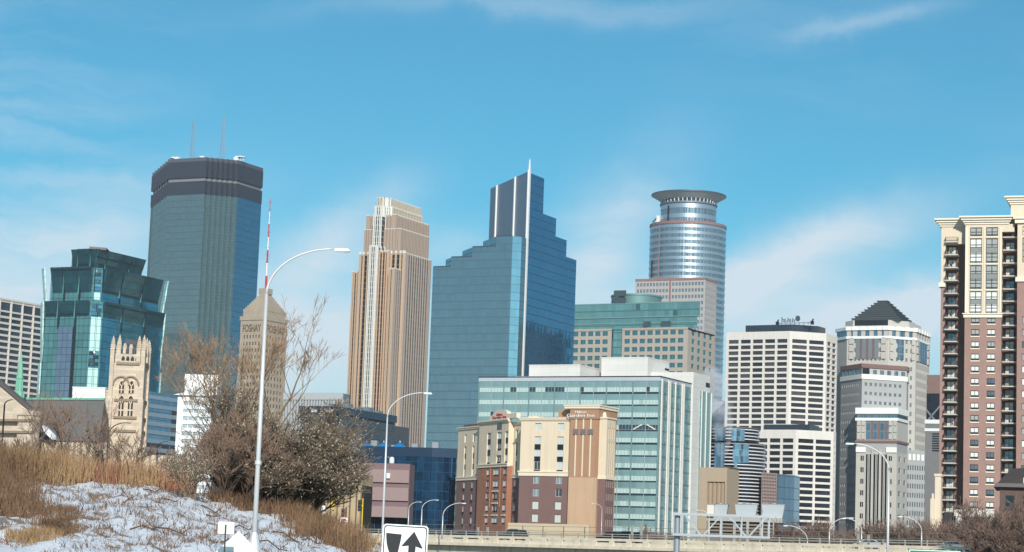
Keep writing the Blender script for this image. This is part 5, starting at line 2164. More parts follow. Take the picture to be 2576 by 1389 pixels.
    for (x, z, w_, h_, i, j) in cells:
        if j == 1:
            b.place('window', win(w_, h_, i, j), FL.pt(x, z, -.3), FL.rz)
            continue
        for (a, c_, k) in ((0, .05, 'p'), (.05, .27, 'w'), (.27, .43, 'p'), (.43, .60, 'w'), (.60, .78, 'p'), (.78, 1, 'w')):
            if k == 'w':
                b.place('window', win(w_, h_ * (c_ - a), i, j), FL.pt(x, z + h_ * a, -.3), FL.rz)
            else:
                m2 = MB()
                FL.box(m2, x - w_ / 2, x + w_ / 2, z + h_ * a, z + h_ * c_, -.3, -.2)
                b.part(m2, 'black_panel', blk)
    mb = MB()
    ztl = FL.px(X(222), Y(786))[1]
    rows = [(ztl - fl * .985 * k - 1.55, ztl - fl * .985 * k) for k in range(4)][::-1]
    cells = FL.wall(mb, [(fx(c, 850) - .55, fx(c, 850) + .55) for c in (153, 223, 290, 588)], rows, 0, zlc, .25)
    b.part(mb, 'brick_wall', brick)
    FL.windows(cells, lambda w_, h_, i, j: win(w_, h_, i, j), .25)
    for (x, z, w_, h_, i, j) in cells:
        m2 = MB()
        FL.box(m2, x - .45, x + .45, z - .55, z - .02, .005, .16)
        b.part(m2, 'air_grille', blk)
    for (z0, z1, o) in ((zlc - .3, zlc + .3, .18), (zlc + .303, zlc + .55, .3), (zlt, zlt + .35, .25), (zlt + .353, zlt + .6, .4)):
        m2 = MB()
        FL.box(m2, -.1, FL.L, z0, z1, -.4, o)
        b.part(m2, 'moulding', trim)
    m2 = MB()
    bp = [FL.pt(0, 0, -.4), FL.pt(FL.L, 0, -.4), FL.pt(FL.L, 0, -9), FL.pt(0, 0, -9)]
    m2.prism([(p.x, p.y) for p in bp], 0, zlt - .1)
    b.part(m2, 'wing_back', brick)
    m2 = MB()
    FL.box(m2, 1.2, fx(320, 300), zlt + .61, zlt + 1.2, -6, -.8)
    b.part(m2, 'roof_edge', mat('ho_roof_edge', (120, 72, 60), .8))
    # projecting bay: orange brick below, cream above with an arched head
    PR = 1.3
    xa, xb = fx(316, 700), fx(568, 700)
    BF = Facet(b, FL.pt(xa, 0, PR)[:2], FL.pt(xb, 0, PR)[:2])
    gx = lambda c, v: BF.px(X(c), Y(v))[0]
    zo = BF.px(X(440), Y(655))[1]
    mb = MB()
    cb = [(gx(338, 900), gx(364, 900)), (gx(396, 900), gx(444, 900)), (gx(482, 900), gx(510, 900))]
    zt3 = BF.px(X(420), Y(672))[1]
    rows = [(zt3 - fl * .97 * k - 1.9, zt3 - fl * .97 * k) for k in range(5)][::-1]
    cells = BF.wall(mb, cb, rows, 0, zo, .3)
    e1, e2 = BF.pt(0, 0, -PR), BF.pt(BF.L, 0, -PR)
    a1, a2 = BF.pt(0, 0), BF.pt(BF.L, 0)
    for (p, q) in ((e1, a1), (a2, e2)):
        mb.quad((p.x, p.y, 0), (q.x, q.y, 0), (q.x, q.y, zo), (p.x, p.y, zo))
    b.part(mb, 'orange_brick_wall', orange)
    BF.windows(cells, lambda w_, h_, i, j: win(w_, h_, i, j, .45), .3)
    for (x, z, w_, h_, i, j) in cells:
        m2 = MB()
        BF.box(m2, x - w_ / 2, x + w_ / 2, z - .1, z + .38, -.29, -.1)
        b.part(m2, 'air_grille', blk)
        if j in (0, 1, 2) and i == 1 or j == 0:
            m2 = MB()
            BF.box(m2, x - w_ / 2 - .2, x + w_ / 2 + .2, z + h_ + .05, z + h_ + .35, .005, .15)
            b.part(m2, 'lintel', trim)
    for c in (378, 462):
        m2 = MB()
        x = gx(c, 850)
        BF.box(m2, x - .12, x + .12, zo - 9.5, zo - .2, .005, .12)
        b.part(m2, 'orange_rib', mat('ho_rib', (190, 126, 94), .8))
    zu = BF.px(X(440), Y(285))[1]
    mb = MB()
    cu = [(gx(350, 480), gx(382, 480)), (gx(434, 480), gx(474, 480)), (gx(502, 480), gx(530, 480))]
    r1_ = [BF.px(X(440), Y(v))[1] for v in (632, 365)]
    cells = BF.wall(mb, cu, [(r1_[0], r1_[1])], zo, zu, .3)
    for (p, q) in ((e1, a1), (a2, e2)):
        mb.quad((p.x, p.y, zo), (q.x, q.y, zo), (q.x, q.y, zu), (p.x, p.y, zu))
    b.part(mb, 'cream_wall', cream)
    for (x, z, w_, h_, i, j) in cells:
        if i == 1:
            sg_ = [(0, .06, 'p'), (.06, .26, 'w'), (.26, .40, 'c'), (.40, .48, 'p'), (.48, .62, 'w'), (.62, .78, 'p'), (.78, 1, 'w')]
        else:
            sg_ = [(0, .05, 'p'), (.05, .26, 'w'), (.26, .46, 'p'), (.46, .62, 'w'), (.62, .8, 'p'), (.8, 1, 'w')]
        for (a, c_, k) in sg_:
            if k == 'w':
                b.place('window', win(w_, h_ * (c_ - a), i, j), BF.pt(x, z + h_ * a, -.3), BF.rz)
            else:
                m2 = MB()
                BF.box(m2, x - w_ / 2, x + w_ / 2, z + h_ * a, z + h_ * c_, -.3, -.2 if k == 'p' else .05)
                b.part(m2, 'black_panel' if k == 'p' else 'cream_panel', blk if k == 'p' else trim)
    for (z0, z1, o) in ((zo - .2, zo + .35, .2), (zo + .353, zo + .55, .35), (zu, zu + .4, .3), (zu + .403, zu + .7, .55)):
        m2 = MB()
        BF.box(m2, -.3, BF.L + .3, z0, z1, -.5, o)
        b.part(m2, 'moulding', trim)
    # arched pediment with lettering
    za, zb = BF.px(X(440), Y(272))[1], BF.px(X(470), Y(172))[1]
    xa, xb = gx(378, 240), gx(606, 240)
    cxm = gx(466, 200)
    m2 = MB()
    pts = [(xa, zu + .71), (xb, zu + .71), (xb, za + (zb - za) * .55), (cxm + (xb - xa) * .30, za + (zb - za) * .55)]
    for k in range(0, 9):
        t_ = math.pi * k / 8
        pts.append((cxm + (xb - xa) * .27 * math.cos(t_), za + (zb - za) * (.60 + .40 * math.sin(t_))))
    pts += [(cxm - (xb - xa) * .30, za + (zb - za) * .55), (xa, za + (zb - za) * .55)]
    n = len(pts)
    vs = [BF.pt(x, z, .1) for x, z in pts] + [BF.pt(x, z, -.9) for x, z in pts]
    m2.add(vs, [tuple(range(n)), tuple(range(2 * n - 1, n - 1, -1))] + [(i, n + i, n + (i + 1) % n, (i + 1) % n) for i in range(n)])
    o = b.part(m2, 'pediment', trim)
    m2 = MB()
    x0, z0 = BF.px(X(458), Y(345))
    hw = (gx(477, 330) - gx(437, 330)) / 2
    pts = [(x0 - hw, z0), (x0 + hw, z0)] + [(x0 + hw * math.cos(t_), z0 + 1.0 + .9 * math.sin(t_)) for t_ in np.linspace(0, math.pi, 7)]
    m2.add([BF.pt(x, z, .06) for x, z in pts] + [BF.pt(x, z, .005) for x, z in pts],
           [tuple(range(9))] + [(i, 9 + i, 9 + (i + 1) % 9, (i + 1) % 9) for i in range(9)])
    b.part(m2, 'arched_window', gC)
    redm = mat('sign_red', (176, 30, 30), .5)
    for (txt, ca, cb, vb, vt) in (('Hilton', 438, 486, 226, 206), ('Garden Inn', 402, 520, 255, 232)):
        x0, z0 = BF.px(X(ca), Y(vb))
        x1, _ = BF.px(X(cb), Y(vb))
        _, z1 = BF.px(X(ca), Y(vt))
        me = text_mesh(txt, abs(z1 - z0) * 1.4, .05, redm)
        dx = max(v.co.x for v in me.vertices) - min(v.co.x for v in me.vertices)
        t = obj('sign_lettering', me, b.root, BF.pt((x0 + x1) / 2, z0, .16))
        t.rotation_euler = (R(90), 0, BF.rz)
        t.scale = ((x1 - x0) / dx, 1, 1)
    # stair head and vents on the roof
    m2 = MB()
    m2.box(-.6, 2.0, 4.5, 9, Z - 1, Z + .9)
    b.part(m2, 'roof_room', cream)
    for k in range(5):
        m2 = MB()
        m2.lathe([(.35, Z), (.35, Z + 1.1), (.5, Z + 1.2), (.5, Z + 1.5), (.1, Z + 1.7)], 8, 8.3 + k * .95, 3)
        b.part(m2, 'roof_vent', M_steel)
    # low stone base wall towards the bridge
    m2 = MB()
    zb_ = b.zv((0, -3), Y(1140))
    m2.box(-.4, t1, -4, -3.2, 0, zb_)
    b.part(m2, 'base_wall', mat('ho_base', (206, 186, 156), .85))
    b.finish()


hotel()
# ================================================================ lower buildings, left half
stone_c = bricks('church_stone', (206, 188, 166), (172, 154, 134), var=.13, size=(1.15, .52))
stone_d = mat('church_stone_dark', (150, 132, 112), .9, var=.16, scale=.6)
leaded = mat('leaded_glass', (46, 42, 42), .3, var=.4, scale=1.5, spec=.6)


def arch_pts(x, z, w, h, n=6):
    """outline of a pointed arch"""
    pts = [(x - w / 2, z), (x + w / 2, z)]
    zs = z + h - w * .9
    for k in range(n + 1):
        t_ = k / n
        pts.append((x + w / 2 - w / 2 * t_ ** 1.6, zs + w * .9 * math.sin(t_ * math.pi / 2)))
    for k in range(n - 1, -1, -1):
        t_ = k / n
        pts.append((x - w / 2 + w / 2 * t_ ** 1.6, zs + w * .9 * math.sin(t_ * math.pi / 2)))
    return pts


def slab_outline(mb, F, pts, d0, d1):
    n = len(pts)
    mb.add([F.pt(x, z, d1) for x, z in pts] + [F.pt(x, z, d0) for x, z in pts],
           [tuple(range(n))] + [(i, n + i, n + (i + 1) % n, (i + 1) % n) for i in range(n)])


def church():
    X = lambda c: c * .2675
    Y = lambda c: 844.5 + c * .2675
    # ---- tower
    b = Bld('church_tower', 'tan stone Gothic church tower crowned with pinnacles', X(1345), Y(268), 400, 2, 'church tower')
    Z = b.H
    w = abs(b.edge((0, 0), (-1, 0), X(1055), Z))
    d = abs(b.edge((0, 0), (0, 1), X(1392), Z)) + .1
    d = max(d, w * .8)
    m2 = MB()
    m2.box(-w, 0, 0, d, 0, Z)
    b.part(m2, 'tower_wall', stone_c)
    F = Facet(b, (-w, 0), (0, 0))
    S = Facet(b, (0, 0), (0, d))
    # corner buttresses in three stages
    for (x, y) in ((-w, 0), (0, 0), (0, d)):
        for (z0, z1, r_) in ((0, Z * .55, .62), (Z * .55 + .003, Z * .82, .48), (Z * .82 + .003, Z + .4, .36)):
            m2 = MB()
            m2.box(x - r_, x + r_, y - r_, y + r_, z0, z1)
            b.part(m2, 'buttress', stone_c)
    for v in (268, 612, 775, 900):
        z = b.zv((0, 0), Y(v))
        m2 = MB()
        F.box(m2, .8, F.L - .6, z - .22, z + .22, .005, .3)
        S.box(m2, .6, S.L - .6, z - .22, z + .22, .005, .3)
        b.part(m2, 'string_course', stone_d)
    # windows: two pointed pairs above each other
    for (ca, v0, v1) in ((1142, 545, 430), (1234, 545, 430), (1135, 760, 570), (1222, 760, 570)):
        x, z0 = F.px(X(ca), Y(v0))
        _, z1 = F.px(X(ca), Y(v1))
        ww = F.px(X(ca + 24), Y(v0))[0] - F.px(X(ca - 24), Y(v0))[0]
        m2 = MB()
        slab_outline(m2, F, arch_pts(x, z0, ww * 1.25, z1 - z0 + .35), .005, .12)
        fr = b.part(m2, 'window_surround', mat('church_trim', (222, 198, 168), .85))
        m2 = MB()
        slab_outline(m2, F, arch_pts(x, z0 + .05, ww, z1 - z0), .121, .14)
        b.part(m2, 'window_pane', leaded, parent=fr)
        m2 = MB()
        F.box(m2, x - .10, x + .10, z0, z0 + (z1 - z0) * .62, .141, .26)
        F.box(m2, x - ww / 2, x + ww / 2, z0 + (z1 - z0) * .28, z0 + (z1 - z0) * .34, .141, .2)
        for s_ in (-1, 1):
            m2.bar(F.pt(x, z0 + (z1 - z0) * .6, .2), F.pt(x + s_ * ww * .42, z0 + (z1 - z0) * .82, .2), .16)
        b.part(m2, 'tracery', mat('church_trim', (222, 198, 168), .85), parent=fr)
    for ca in (1142, 1234):                # hood mouldings over the upper pair
        x, z1 = F.px(X(ca), Y(395))
        ww = 2.9
        m2 = MB()
        pts = [F.pt(x + ww / 2 * math.cos(t_), z1 - 1.4 + 1.6 * math.sin(t_), .2) for t_ in np.linspace(0, math.pi, 9)]
        m2.tube(pts, .17, 5)
        b.part(m2, 'hood_moulding', stone_d)
    # parapet with quatrefoil panels, pinnacles
    zp = b.zv((0, 0), Y(178))
    m2 = MB()
    for Fq in (F, S):
        Fq.box(m2, .5, Fq.L - .5, Z + .01, zp, -.35, .05)
    b.part(m2, 'parapet', stone_c)
    for k in range(5):
        m2 = MB()
        x = F.L * (.2 + .15 * k)
        slab_outline(m2, F, arch_pts(x, Z + .5, .62, zp - Z - .9), .051, .07)
        b.part(m2, 'parapet_opening', leaded)
    ztall = b.zv((0, 0), Y(-10))
    zsm = b.zv((0, 0), Y(70))

    def pinnacle(x, y, z0, z1, r_):
        m3 = MB()
        m3.box(x - r_, x + r_, y - r_, y + r_, z0, z0 + (z1 - z0) * .45)
        m3.box(x - r_ * 1.2, x + r_ * 1.2, y - r_ * 1.2, y + r_ * 1.2, z0 + (z1 - z0) * .451, z0 + (z1 - z0) * .5)
        m3.lathe([(r_ * 1.05, z0 + (z1 - z0) * .501), (r_ * .7, z0 + (z1 - z0) * .68), (r_ * .75, z0 + (z1 - z0) * .69), (r_ * .35, z0 + (z1 - z0) * .87), (r_ * .5, z0 + (z1 - z0) * .89), (.04, z1)], 8, x, y)
        for q in range(5):                 # crockets
            zz = z0 + (z1 - z0) * (.55 + .07 * q)
            rr = r_ * (1.0 - .14 * q)
            for (sx_, sy) in ((1, 0), (-1, 0), (0, 1), (0, -1)):
                m3.box(x + sx_ * rr - .09, x + sx_ * rr + .09, y + sy * rr - .09, y + sy * rr + .09, zz, zz + .22)
        return b.part(m3, 'pinnacle', stone_c)
    for (x, y) in ((-w, 0), (-w + 1.1, .2), (0, 0), (-.9, .2), (0, d * .55), (-w, d), (0, d)):
        pinnacle(x, y, Z + .4, ztall - random.uniform(0, .6), .36)
    for x in (-w * .62, -w * .42):
        pinnacle(x, .1, zp + .01, zsm - random.uniform(0, .5), .26)
    pinnacle(0, d * .5, zp + .01, zsm, .3)
    # stair turret on the left of the tower
    xt = F.px(X(1045), Y(560))[0] - w
    zt = b.zv((-w, 0), Y(512))
    xw = abs(b.edge((-w, 0), (-1, 0), X(985), zt))
    m2 = MB()
    m2.lathe([(xw * .5, 0), (xw * .5, zt - .5), (xw * .56, zt - .4), (xw * .56, zt)], 8, -w - xw * .5, .5)
    b.part(m2, 'stair_turret', stone_c)
    # ---- nave with the long grey roof and the front gable
    b = Bld('stone_church_hall', 'stone church hall with long grey roof beside the Gothic tower', X(300), Y(740), 385, 24, 'church')
    zE = b.zv((0, 0), Y(735))               # shoulder of the gable
    ap = b.zv((-6, 0), Y(420))
    gw = 14.0
    zg = b.zv((0, 0), Y(480))
    # gable wall: its right slope comes down from the picture's edge
    x_sh = 0.0
    s0 = b.hit(X(0), Y(480), (0, 0), (1, 0))
    slope = (s0[1] - zE) / (0 - s0[0])
    apx = s0[0] * 1.5
    apz = zE + slope * (0 - apx)
    pts = [(2 * apx, 0), (0, 0), (0, zE), (apx, apz), (2 * apx, zE)]
    m2 = MB()
    G = Facet(b, (2 * apx, 0), (0, 0))
    slab_outline(m2, G, [(x - 2 * apx, z) for x, z in pts], -.8, 0)
    b.part(m2, 'gable_wall', stone_c)
    m2 = MB()
    m2.add([(0.4, -.3, zE), (0.4, .9, zE), (apx, .9, apz + .4), (apx, -.3, apz + .4), (.4, -.3, zE + .6), (.4, .9, zE + .6), (apx, .9, apz + 1.0), (apx, -.3, apz + 1.0)],
           [(0, 1, 2, 3), (7, 6, 5, 4), (0, 3, 7, 4), (1, 0, 4, 5), (2, 1, 5, 6)])
    b.part(m2, 'gable_coping', mat('coping_dark', (96, 92, 88), .8))
    m2 = MB()
    m2.box(-2.2, .9, -.9, 1.2, 0, zE - .3)
    m2.box(-2.4, 1.1, -1.1, 1.3, zE - .297, zE + .5)
    b.part(m2, 'corner_buttress', stone_c)
    for v in (800, 910):
        z = b.zv((0, 0), Y(v))
        m2 = MB()
        m2.box(2 * apx, .95, -1.2, -.0, z - .2, z + .2)
        b.part(m2, 'string_course', stone_d)
    # long roof running right, behind the tower
    q0 = (1.5, 14)
    zr = b.zv(q0, Y(605))
    ze = b.zv((1.5, 6), Y(990))
    x0 = b.edge((0, 14), (1, 0), X(195), zr)
    x1 = b.edge((0, 14), (1, 0), X(985), zr)
    xe0 = b.edge((0, 5), (1, 0), X(120), ze)
    xe1 = b.edge((0, 5), (1, 0), X(930), ze)
    m2 = MB()
    m2.add([(xe0, 5, ze), (xe1, 5, ze), (x1, 14, zr), (x0, 14, zr), (xe0 - 9, 23, ze), (xe1 - 9, 23, ze)], [(0, 1, 2, 3), (5, 4, 3, 2), (0, 3, 4), (1, 5, 2)])
    b.part(m2, 'roof', mat('slate_roof', (112, 108, 104), .9, var=.1, scale=.6))
    m2 = MB()
    m2.box(x0, x1, 13.7, 14.3, zr + .003, zr + .35)
    b.part(m2, 'ridge_copper', mat('copper_green', (128, 186, 160), .7, var=.1))
    m2 = MB()
    m2.box(xe0 + .5, xe1 - .6, 5.6, 9, 0, ze - .02)
    b.part(m2, 'nave_wall', stone_c)
    for k in range(6):
        m2 = MB()
        x = xe0 + (xe1 - xe0) * (.55 + .075 * k)
        m2.box(x - .35, x + .35, 4.6, 5.6, 0, ze - .3)
        b.part(m2, 'nave_buttress', stone_c)
        m2 = MB()
        m2.box(x + .8, x + 2.0, 5.5, 5.61, 2, ze - 1.6)
        b.part(m2, 'nave_window', leaded)
    # snow lying on the lower roof by the gable
    m2 = MB()
    sx0 = b.edge((0, 3), (1, 0), X(385), zE - 3)
    sx1 = b.edge((0, 3), (1, 0), X(480), zE - 6)
    za, zb = b.zv((sx0, 3), Y(845)), b.zv((sx1, 3), Y(975))
    m2.add([(sx0, 3, za), (sx1 - .3, 3, b.zv((sx1, 3), Y(900))), (sx1, 3, zb), (sx0 + .6, 3, b.zv((sx0, 3), Y(905))), (sx0, 4.5, za), (sx1 - .3, 4.5, zb + .8), (sx1, 4.5, zb), (sx0 + .6, 4.5, zb + 1)],
           [(0, 3, 2, 1), (4, 5, 6, 7), (0, 1, 5, 4), (1, 2, 6, 5), (2, 3, 7, 6), (3, 0, 4, 7)])
    b.part(m2, 'roof_snow', mat('snow_bright', (238, 240, 244), .7, var=.05))
    # copper fleche
    b = Bld('copper_spire', 'small green copper spire on the church ridge', X(172), Y(610), 396, 0, 'spire')
    u = lambda c: c * .2675 * 396 / FOC
    z = lambda v: b.zv((0, 0), Y(v))
    cop = mat('copper_green', (128, 186, 160), .7, var=.1)
    m2 = MB()
    m2.lathe([(u(46), z(640) - 8), (u(46), z(590)), (u(50), z(585)), (u(42), z(535)), (u(30), z(520)), (u(28), z(410)), (u(36), z(405)), (u(33), z(395)), (u(24), z(300)), (u(14), z(225)), (.05, z(140))], 8)
    b.part(m2, 'spire_shaft', cop)
    for k in range(8):
        w_ = 2 * math.pi * k / 8
        m2 = MB()
        m2.tube([(u(32) * math.cos(w_), u(32) * math.sin(w_), z(515)), (u(29) * math.cos(w_), u(29) * math.sin(w_), z(408))], u(5), 5)
        m2.lathe([(u(6), z(585)), (u(5), z(550)), (.02, z(515))], 5, u(48) * math.cos(w_), u(48) * math.sin(w_))
        b.part(m2, 'spire_post', cop)


church()


def simple(name, label, u, v, D, th, uL, uR, m_, vb=None, cat='building', wallname='wall', dmin=12):
    """plain block from its corner and its left and right ends; returns (building, width, depth)"""
    b = Bld(name, label, u, v, D, th, cat)
    w = abs(b.edge((0, 0), (-1, 0), uL, b.H)) if uL is not None else 0
    d = abs(b.edge((0, 0), (0, 1), uR, b.H)) if uR is not None else dmin
    if m_:
        m2 = MB()
        m2.box(-w, 0, 0, d, 0, b.H)
        b.part(m2, wallname, m_)
    return b, w, d


# white rooftop box behind the church
b, w, d = simple('white_roof_box', 'bright white box behind the grey church roof', 265, 978, 560, 10, 183, None, glass('bright_white', (240, 240, 238), 0.0, .6, (3.0, 1.6), line=(214, 214, 214), lw=(.014, .025), var=.02, tilt=0), dmin=15)
m2 = MB(); m2.box(-w - .1, .1, -.1, d, b.H + .003, b.H + .35); b.part(m2, 'coping', M_white)
m2 = MB(); m2.box(-w, -.01, -.06, -.01, b.H - 2.6, b.H - 2.5); b.part(m2, 'panel_joint', mat('joint_grey', (200, 200, 200), .7))

# glass band office right of the church tower
def band_office():
    b = Bld('banded_glass_office', 'blue glass office with pale bands right of the church tower', 366, 983, 640, 26)
    d = abs(b.edge((0, 0), (0, 1), 450, b.H))
    gl = glass('bo_glass', (110, 146, 170), .75, .12, (1.6, 2.2), line=(90, 124, 146), lw=(.05, .06), var=.1, tilt=.015)
    pl = mat('bo_panel', (170, 182, 190), .35, .55, var=.06)
    m2 = MB(); m2.box(-20, 0, 0, d, 0, b.H); b.part(m2, 'glass_wall', gl)
    S = Facet(b, (0, 0), (0, d))
    fh = 22.0 * 640 / FOC
    for k in range(9):
        z = b.H - 1 - k * fh * 1.0
        m2 = MB(); S.box(m2, 0, d, z - fh * .45, z, .01, .2); b.part(m2, 'pale_band', pl)
        if k in (1, 2, 3, 4):
            m2 = MB(); S.box(m2, d * .82, d * .985, z - fh * .95, z - fh * .5, .005, .12); b.part(m2, 'dark_window', M_wglass_dark)
        if k >= 5:
            for q in range(10):
                m2 = MB(); S.box(m2, d * (.01 + .098 * q), d * (.09 + .098 * q), z - fh * .95, z - fh * .5, .005, .12); b.part(m2, 'dark_window', M_wglass_dark)
band_office()

# blown-out white block
def white_block():
    b = Bld('white_banded_block', 'stark white block with flat cap behind the bare tree', 549, 944, 620, -2)
    wh = mat('stark_white', (250, 250, 248), .55, var=.02)
    gw = glass('stark_band', (186, 196, 200), .3, .25, (2.2, 40), line=(150, 160, 165), lw=(.06, 0), var=.25, tilt=.03)
    X = lambda c: 378.3 + c * .3113
    Y = lambda c: 675.6 + c * .3113
    w = abs(b.edge((0, 0), (-1, 0), X(280), b.H)); zs = b.zv((0, -3), Y(945)); ze = b.zv((0, -3), Y(1032))
    m2 = MB(); m2.box(-w, 0, 0, 12, zs, b.H); b.part(m2, 'penthouse', wh)
    w2 = abs(b.edge((0, -3), (-1, 0), X(192), zs)); w3 = abs(b.edge((0, -2), (-1, 0), X(228), zs))
    m2 = MB(); m2.prism([(-w2 + 3, -3), (.2, -3), (.2, 14), (-w2 + 3, 14)], ze, zs, None); m2.prism([(-w2, -3.2), (-w2 + 3, -3.2), (-w2 + 3, 13), (-w2, 13)], ze, ze + .6, [(-w2 + 2.6, -3.2), (-w2 + 3, -3.2), (-w2 + 3, 13), (-w2 + 2.6, 13)])
    b.part(m2, 'cap_storey', wh)
    F = Facet(b, (-w3, -2), (0, -2))
    rows = []
    fh = 61 * .3113 * 620 / FOC
    z = ze - .6
    k = 0
    while z > 5:
        rows.append((z - fh * .58 - .9, z - .9 - .1)); z -= fh; k += 1
    mb = MB()
    cells = F.wall(mb, [(1.6, F.L - .4)], rows[::-1], 0, ze - .01, .3)
    mb.quad((-w3, 12, 0), (-w3, -2, 0), (-w3, -2, ze), (-w3, 12, ze)); mb.quad((0, -2, 0), (0, 12, 0), (0, 12, ze), (0, -2, ze))
    b.part(mb, 'wall', wh)
    F.windows(cells, lambda w_, h_, i, j: winmesh(w_, h_, 6, 1, (wh, gw), .0, .12), .3, 'ribbon_window')
white_block()

# stone porch below them
def porch():
    b = Bld('stone_porch', 'low stone porch with pale lintels behind the snowy slope', 475, 1148, 330, 3, 'porch')
    w = abs(b.edge((0, 0), (-1, 0), 372, b.H))
    F = Facet(b, (-w, 0), (0, 0))
    z = lambda v: b.zv((-w * .4, 0), v)
    xo = [F.px(u, 1200)[0] for u in (404, 438)]
    mb = MB()
    F.wall(mb, [(xo[0], xo[1])], [(z(1235), z(1190))], 0, b.H, 2.0)
    shell(mb, [(-w, 0), (0, 0), (0, 3), (-w, 3)], 0, b.H, (0,))
    b.part(mb, 'wall', stone_c)
    m2 = MB(); m2.box(-w + xo[0], -w + xo[1], 1.9, 2.1, z(1240), z(1190)); b.part(m2, 'dark_doorway', leaded)
    for v in (1184, 1192):
        m2 = MB(); F.box(m2, xo[0] - .4, xo[1] + .4, z(v) - .25, z(v) + .18, .01, .6); b.part(m2, 'lintel', M_white)
    for q in (.45, ):
        m2 = MB(); F.box(m2, xo[0] + (xo[1] - xo[0]) * q, xo[0] + (xo[1] - xo[0]) * (q + .12), z(1240), z(1193), -.6, -.2); b.part(m2, 'post', stone_c)
    for u in (372, 455, 470):
        x = F.px(u, 1190)[0]
        m2 = MB(); F.box(m2, x - .35, x + .35, 0, b.H + .2, .01, .5); b.part(m2, 'pier', stone_c)
porch()

# light ribbed block seen between the obelisk and the tan tower
def ribbed():
    b = Bld('ribbed_grey_block', 'pale ribbed block low between the stone obelisk and tan tower', 864, 990, 1020, 26)
    pl = mat('rib_pale', (178, 180, 180), .7, var=.05)
    w = abs(b.edge((0, 0), (-1, 0), 716, b.H)); d = abs(b.edge((0, 0), (0, 1), 880, b.H))
    m2 = MB(); m2.box(-w, 0, 0, d, 0, b.H); b.part(m2, 'wall', glass('rib_glass', (140, 146, 150), .4, .2, (3, 3.6), var=.15))
    F = Facet(b, (-w, 0), (0, 0)); zl = b.zv((0, 0), 1006)
    for k in range(22):
        x = F.L * k / 21
        m2 = MB(); F.box(m2, max(0, x - .45), min(F.L, x + .45), 0, b.H - .2, .01, .5); b.part(m2, 'pier', pl)
    m2 = MB(); F.box(m2, -.2, F.L + .2, zl, b.H + .3, .51, .8); b.part(m2, 'screen_band', pl)
ribbed()

# dark stepped office with a blue top storey
def dark_office():
    X = lambda c: 837.7 + c * .2802
    Y = lambda c: 999.9 + c * .2802
    b = Bld('dark_banded_office', 'dark grey banded office with blue-black top storey', 846, 1022, 700, 24)
    body = mat('do_body', (86, 90, 94), .6, .2, var=.10)
    bands = glass('do_band_glass', (62, 78, 92), .55, .15, (2.0, 40), line=(48, 60, 70), lw=(.06, 0), var=.12, tilt=.02)
    top = glass('do_top', (34, 60, 84), .6, .15, (2.5, 40), line=(24, 44, 62), lw=(.05, 0), var=.12, tilt=.02)
    Z = b.H
    wl = abs(b.edge((0, 0), (-1, 0), 758, Z)); dt = abs(b.edge((0, 0), (0, 1), X(562), Z)); db = abs(b.edge((0, 0), (0, 1), X(682), b.zv((0, 0), 1040)))
    z1 = b.zv((0, 0), Y(145)); zb = b.zv((0, db * .8), Y(255))
    m2 = MB(); m2.box(-wl - .6, .6, -.6, dt, z1, Z); b.part(m2, 'top_storey', top)
    m2 = MB(); m2.box(-wl, 0, 0, dt - .5, 0, z1 - .003); m2.box(-wl, 0, dt - .49, db, 0, zb); b.part(m2, 'wall', body)
    F, S = Facet(b, (-wl, 0), (0, 0)), Facet(b, (0, 0), (0, db))
    fh = 28.0 * 700 / FOC
    for k in range(6):
        z = z1 - 1.2 - k * fh
        m2 = MB(); S.box(m2, 0.2, (dt - .8) if z > zb - .5 else db - .2, z - fh * .5, z, .01, .08); b.part(m2, 'ribbon_window', bands)
        for (a, c_) in ((.05, .35), (.52, .66), (.72, .80), (.88, .98)):
            m2 = MB(); F.box(m2, F.L * a, F.L * c_, z - fh * .5, z, .01, .08); b.part(m2, 'dark_window', M_wglass_dark)
    for k in range(5):
        m2 = MB(); yy = 6 + k * dt * .17; m2.box(-6, -2.5, yy, yy + 3, Z + .01, Z + 1.2 + .6 * (k % 2)); b.part(m2, 'roof_unit', M_steel)
    for (c, s_) in ((1080, .9), (1212, 1.1)):
        u = 472.9 + c * .2947
        x = b.hit(u, 1042, (0, -.6), (1, 0))[0] if u < 846 else None
        m2 = MB()
        if x is not None:
            m2.box(x - s_, x + s_, -1.1, -.61, z1 + .3, z1 + 1.1)
        b.part(m2, 'floodlight', M_white) if x is not None else None
dark_office()

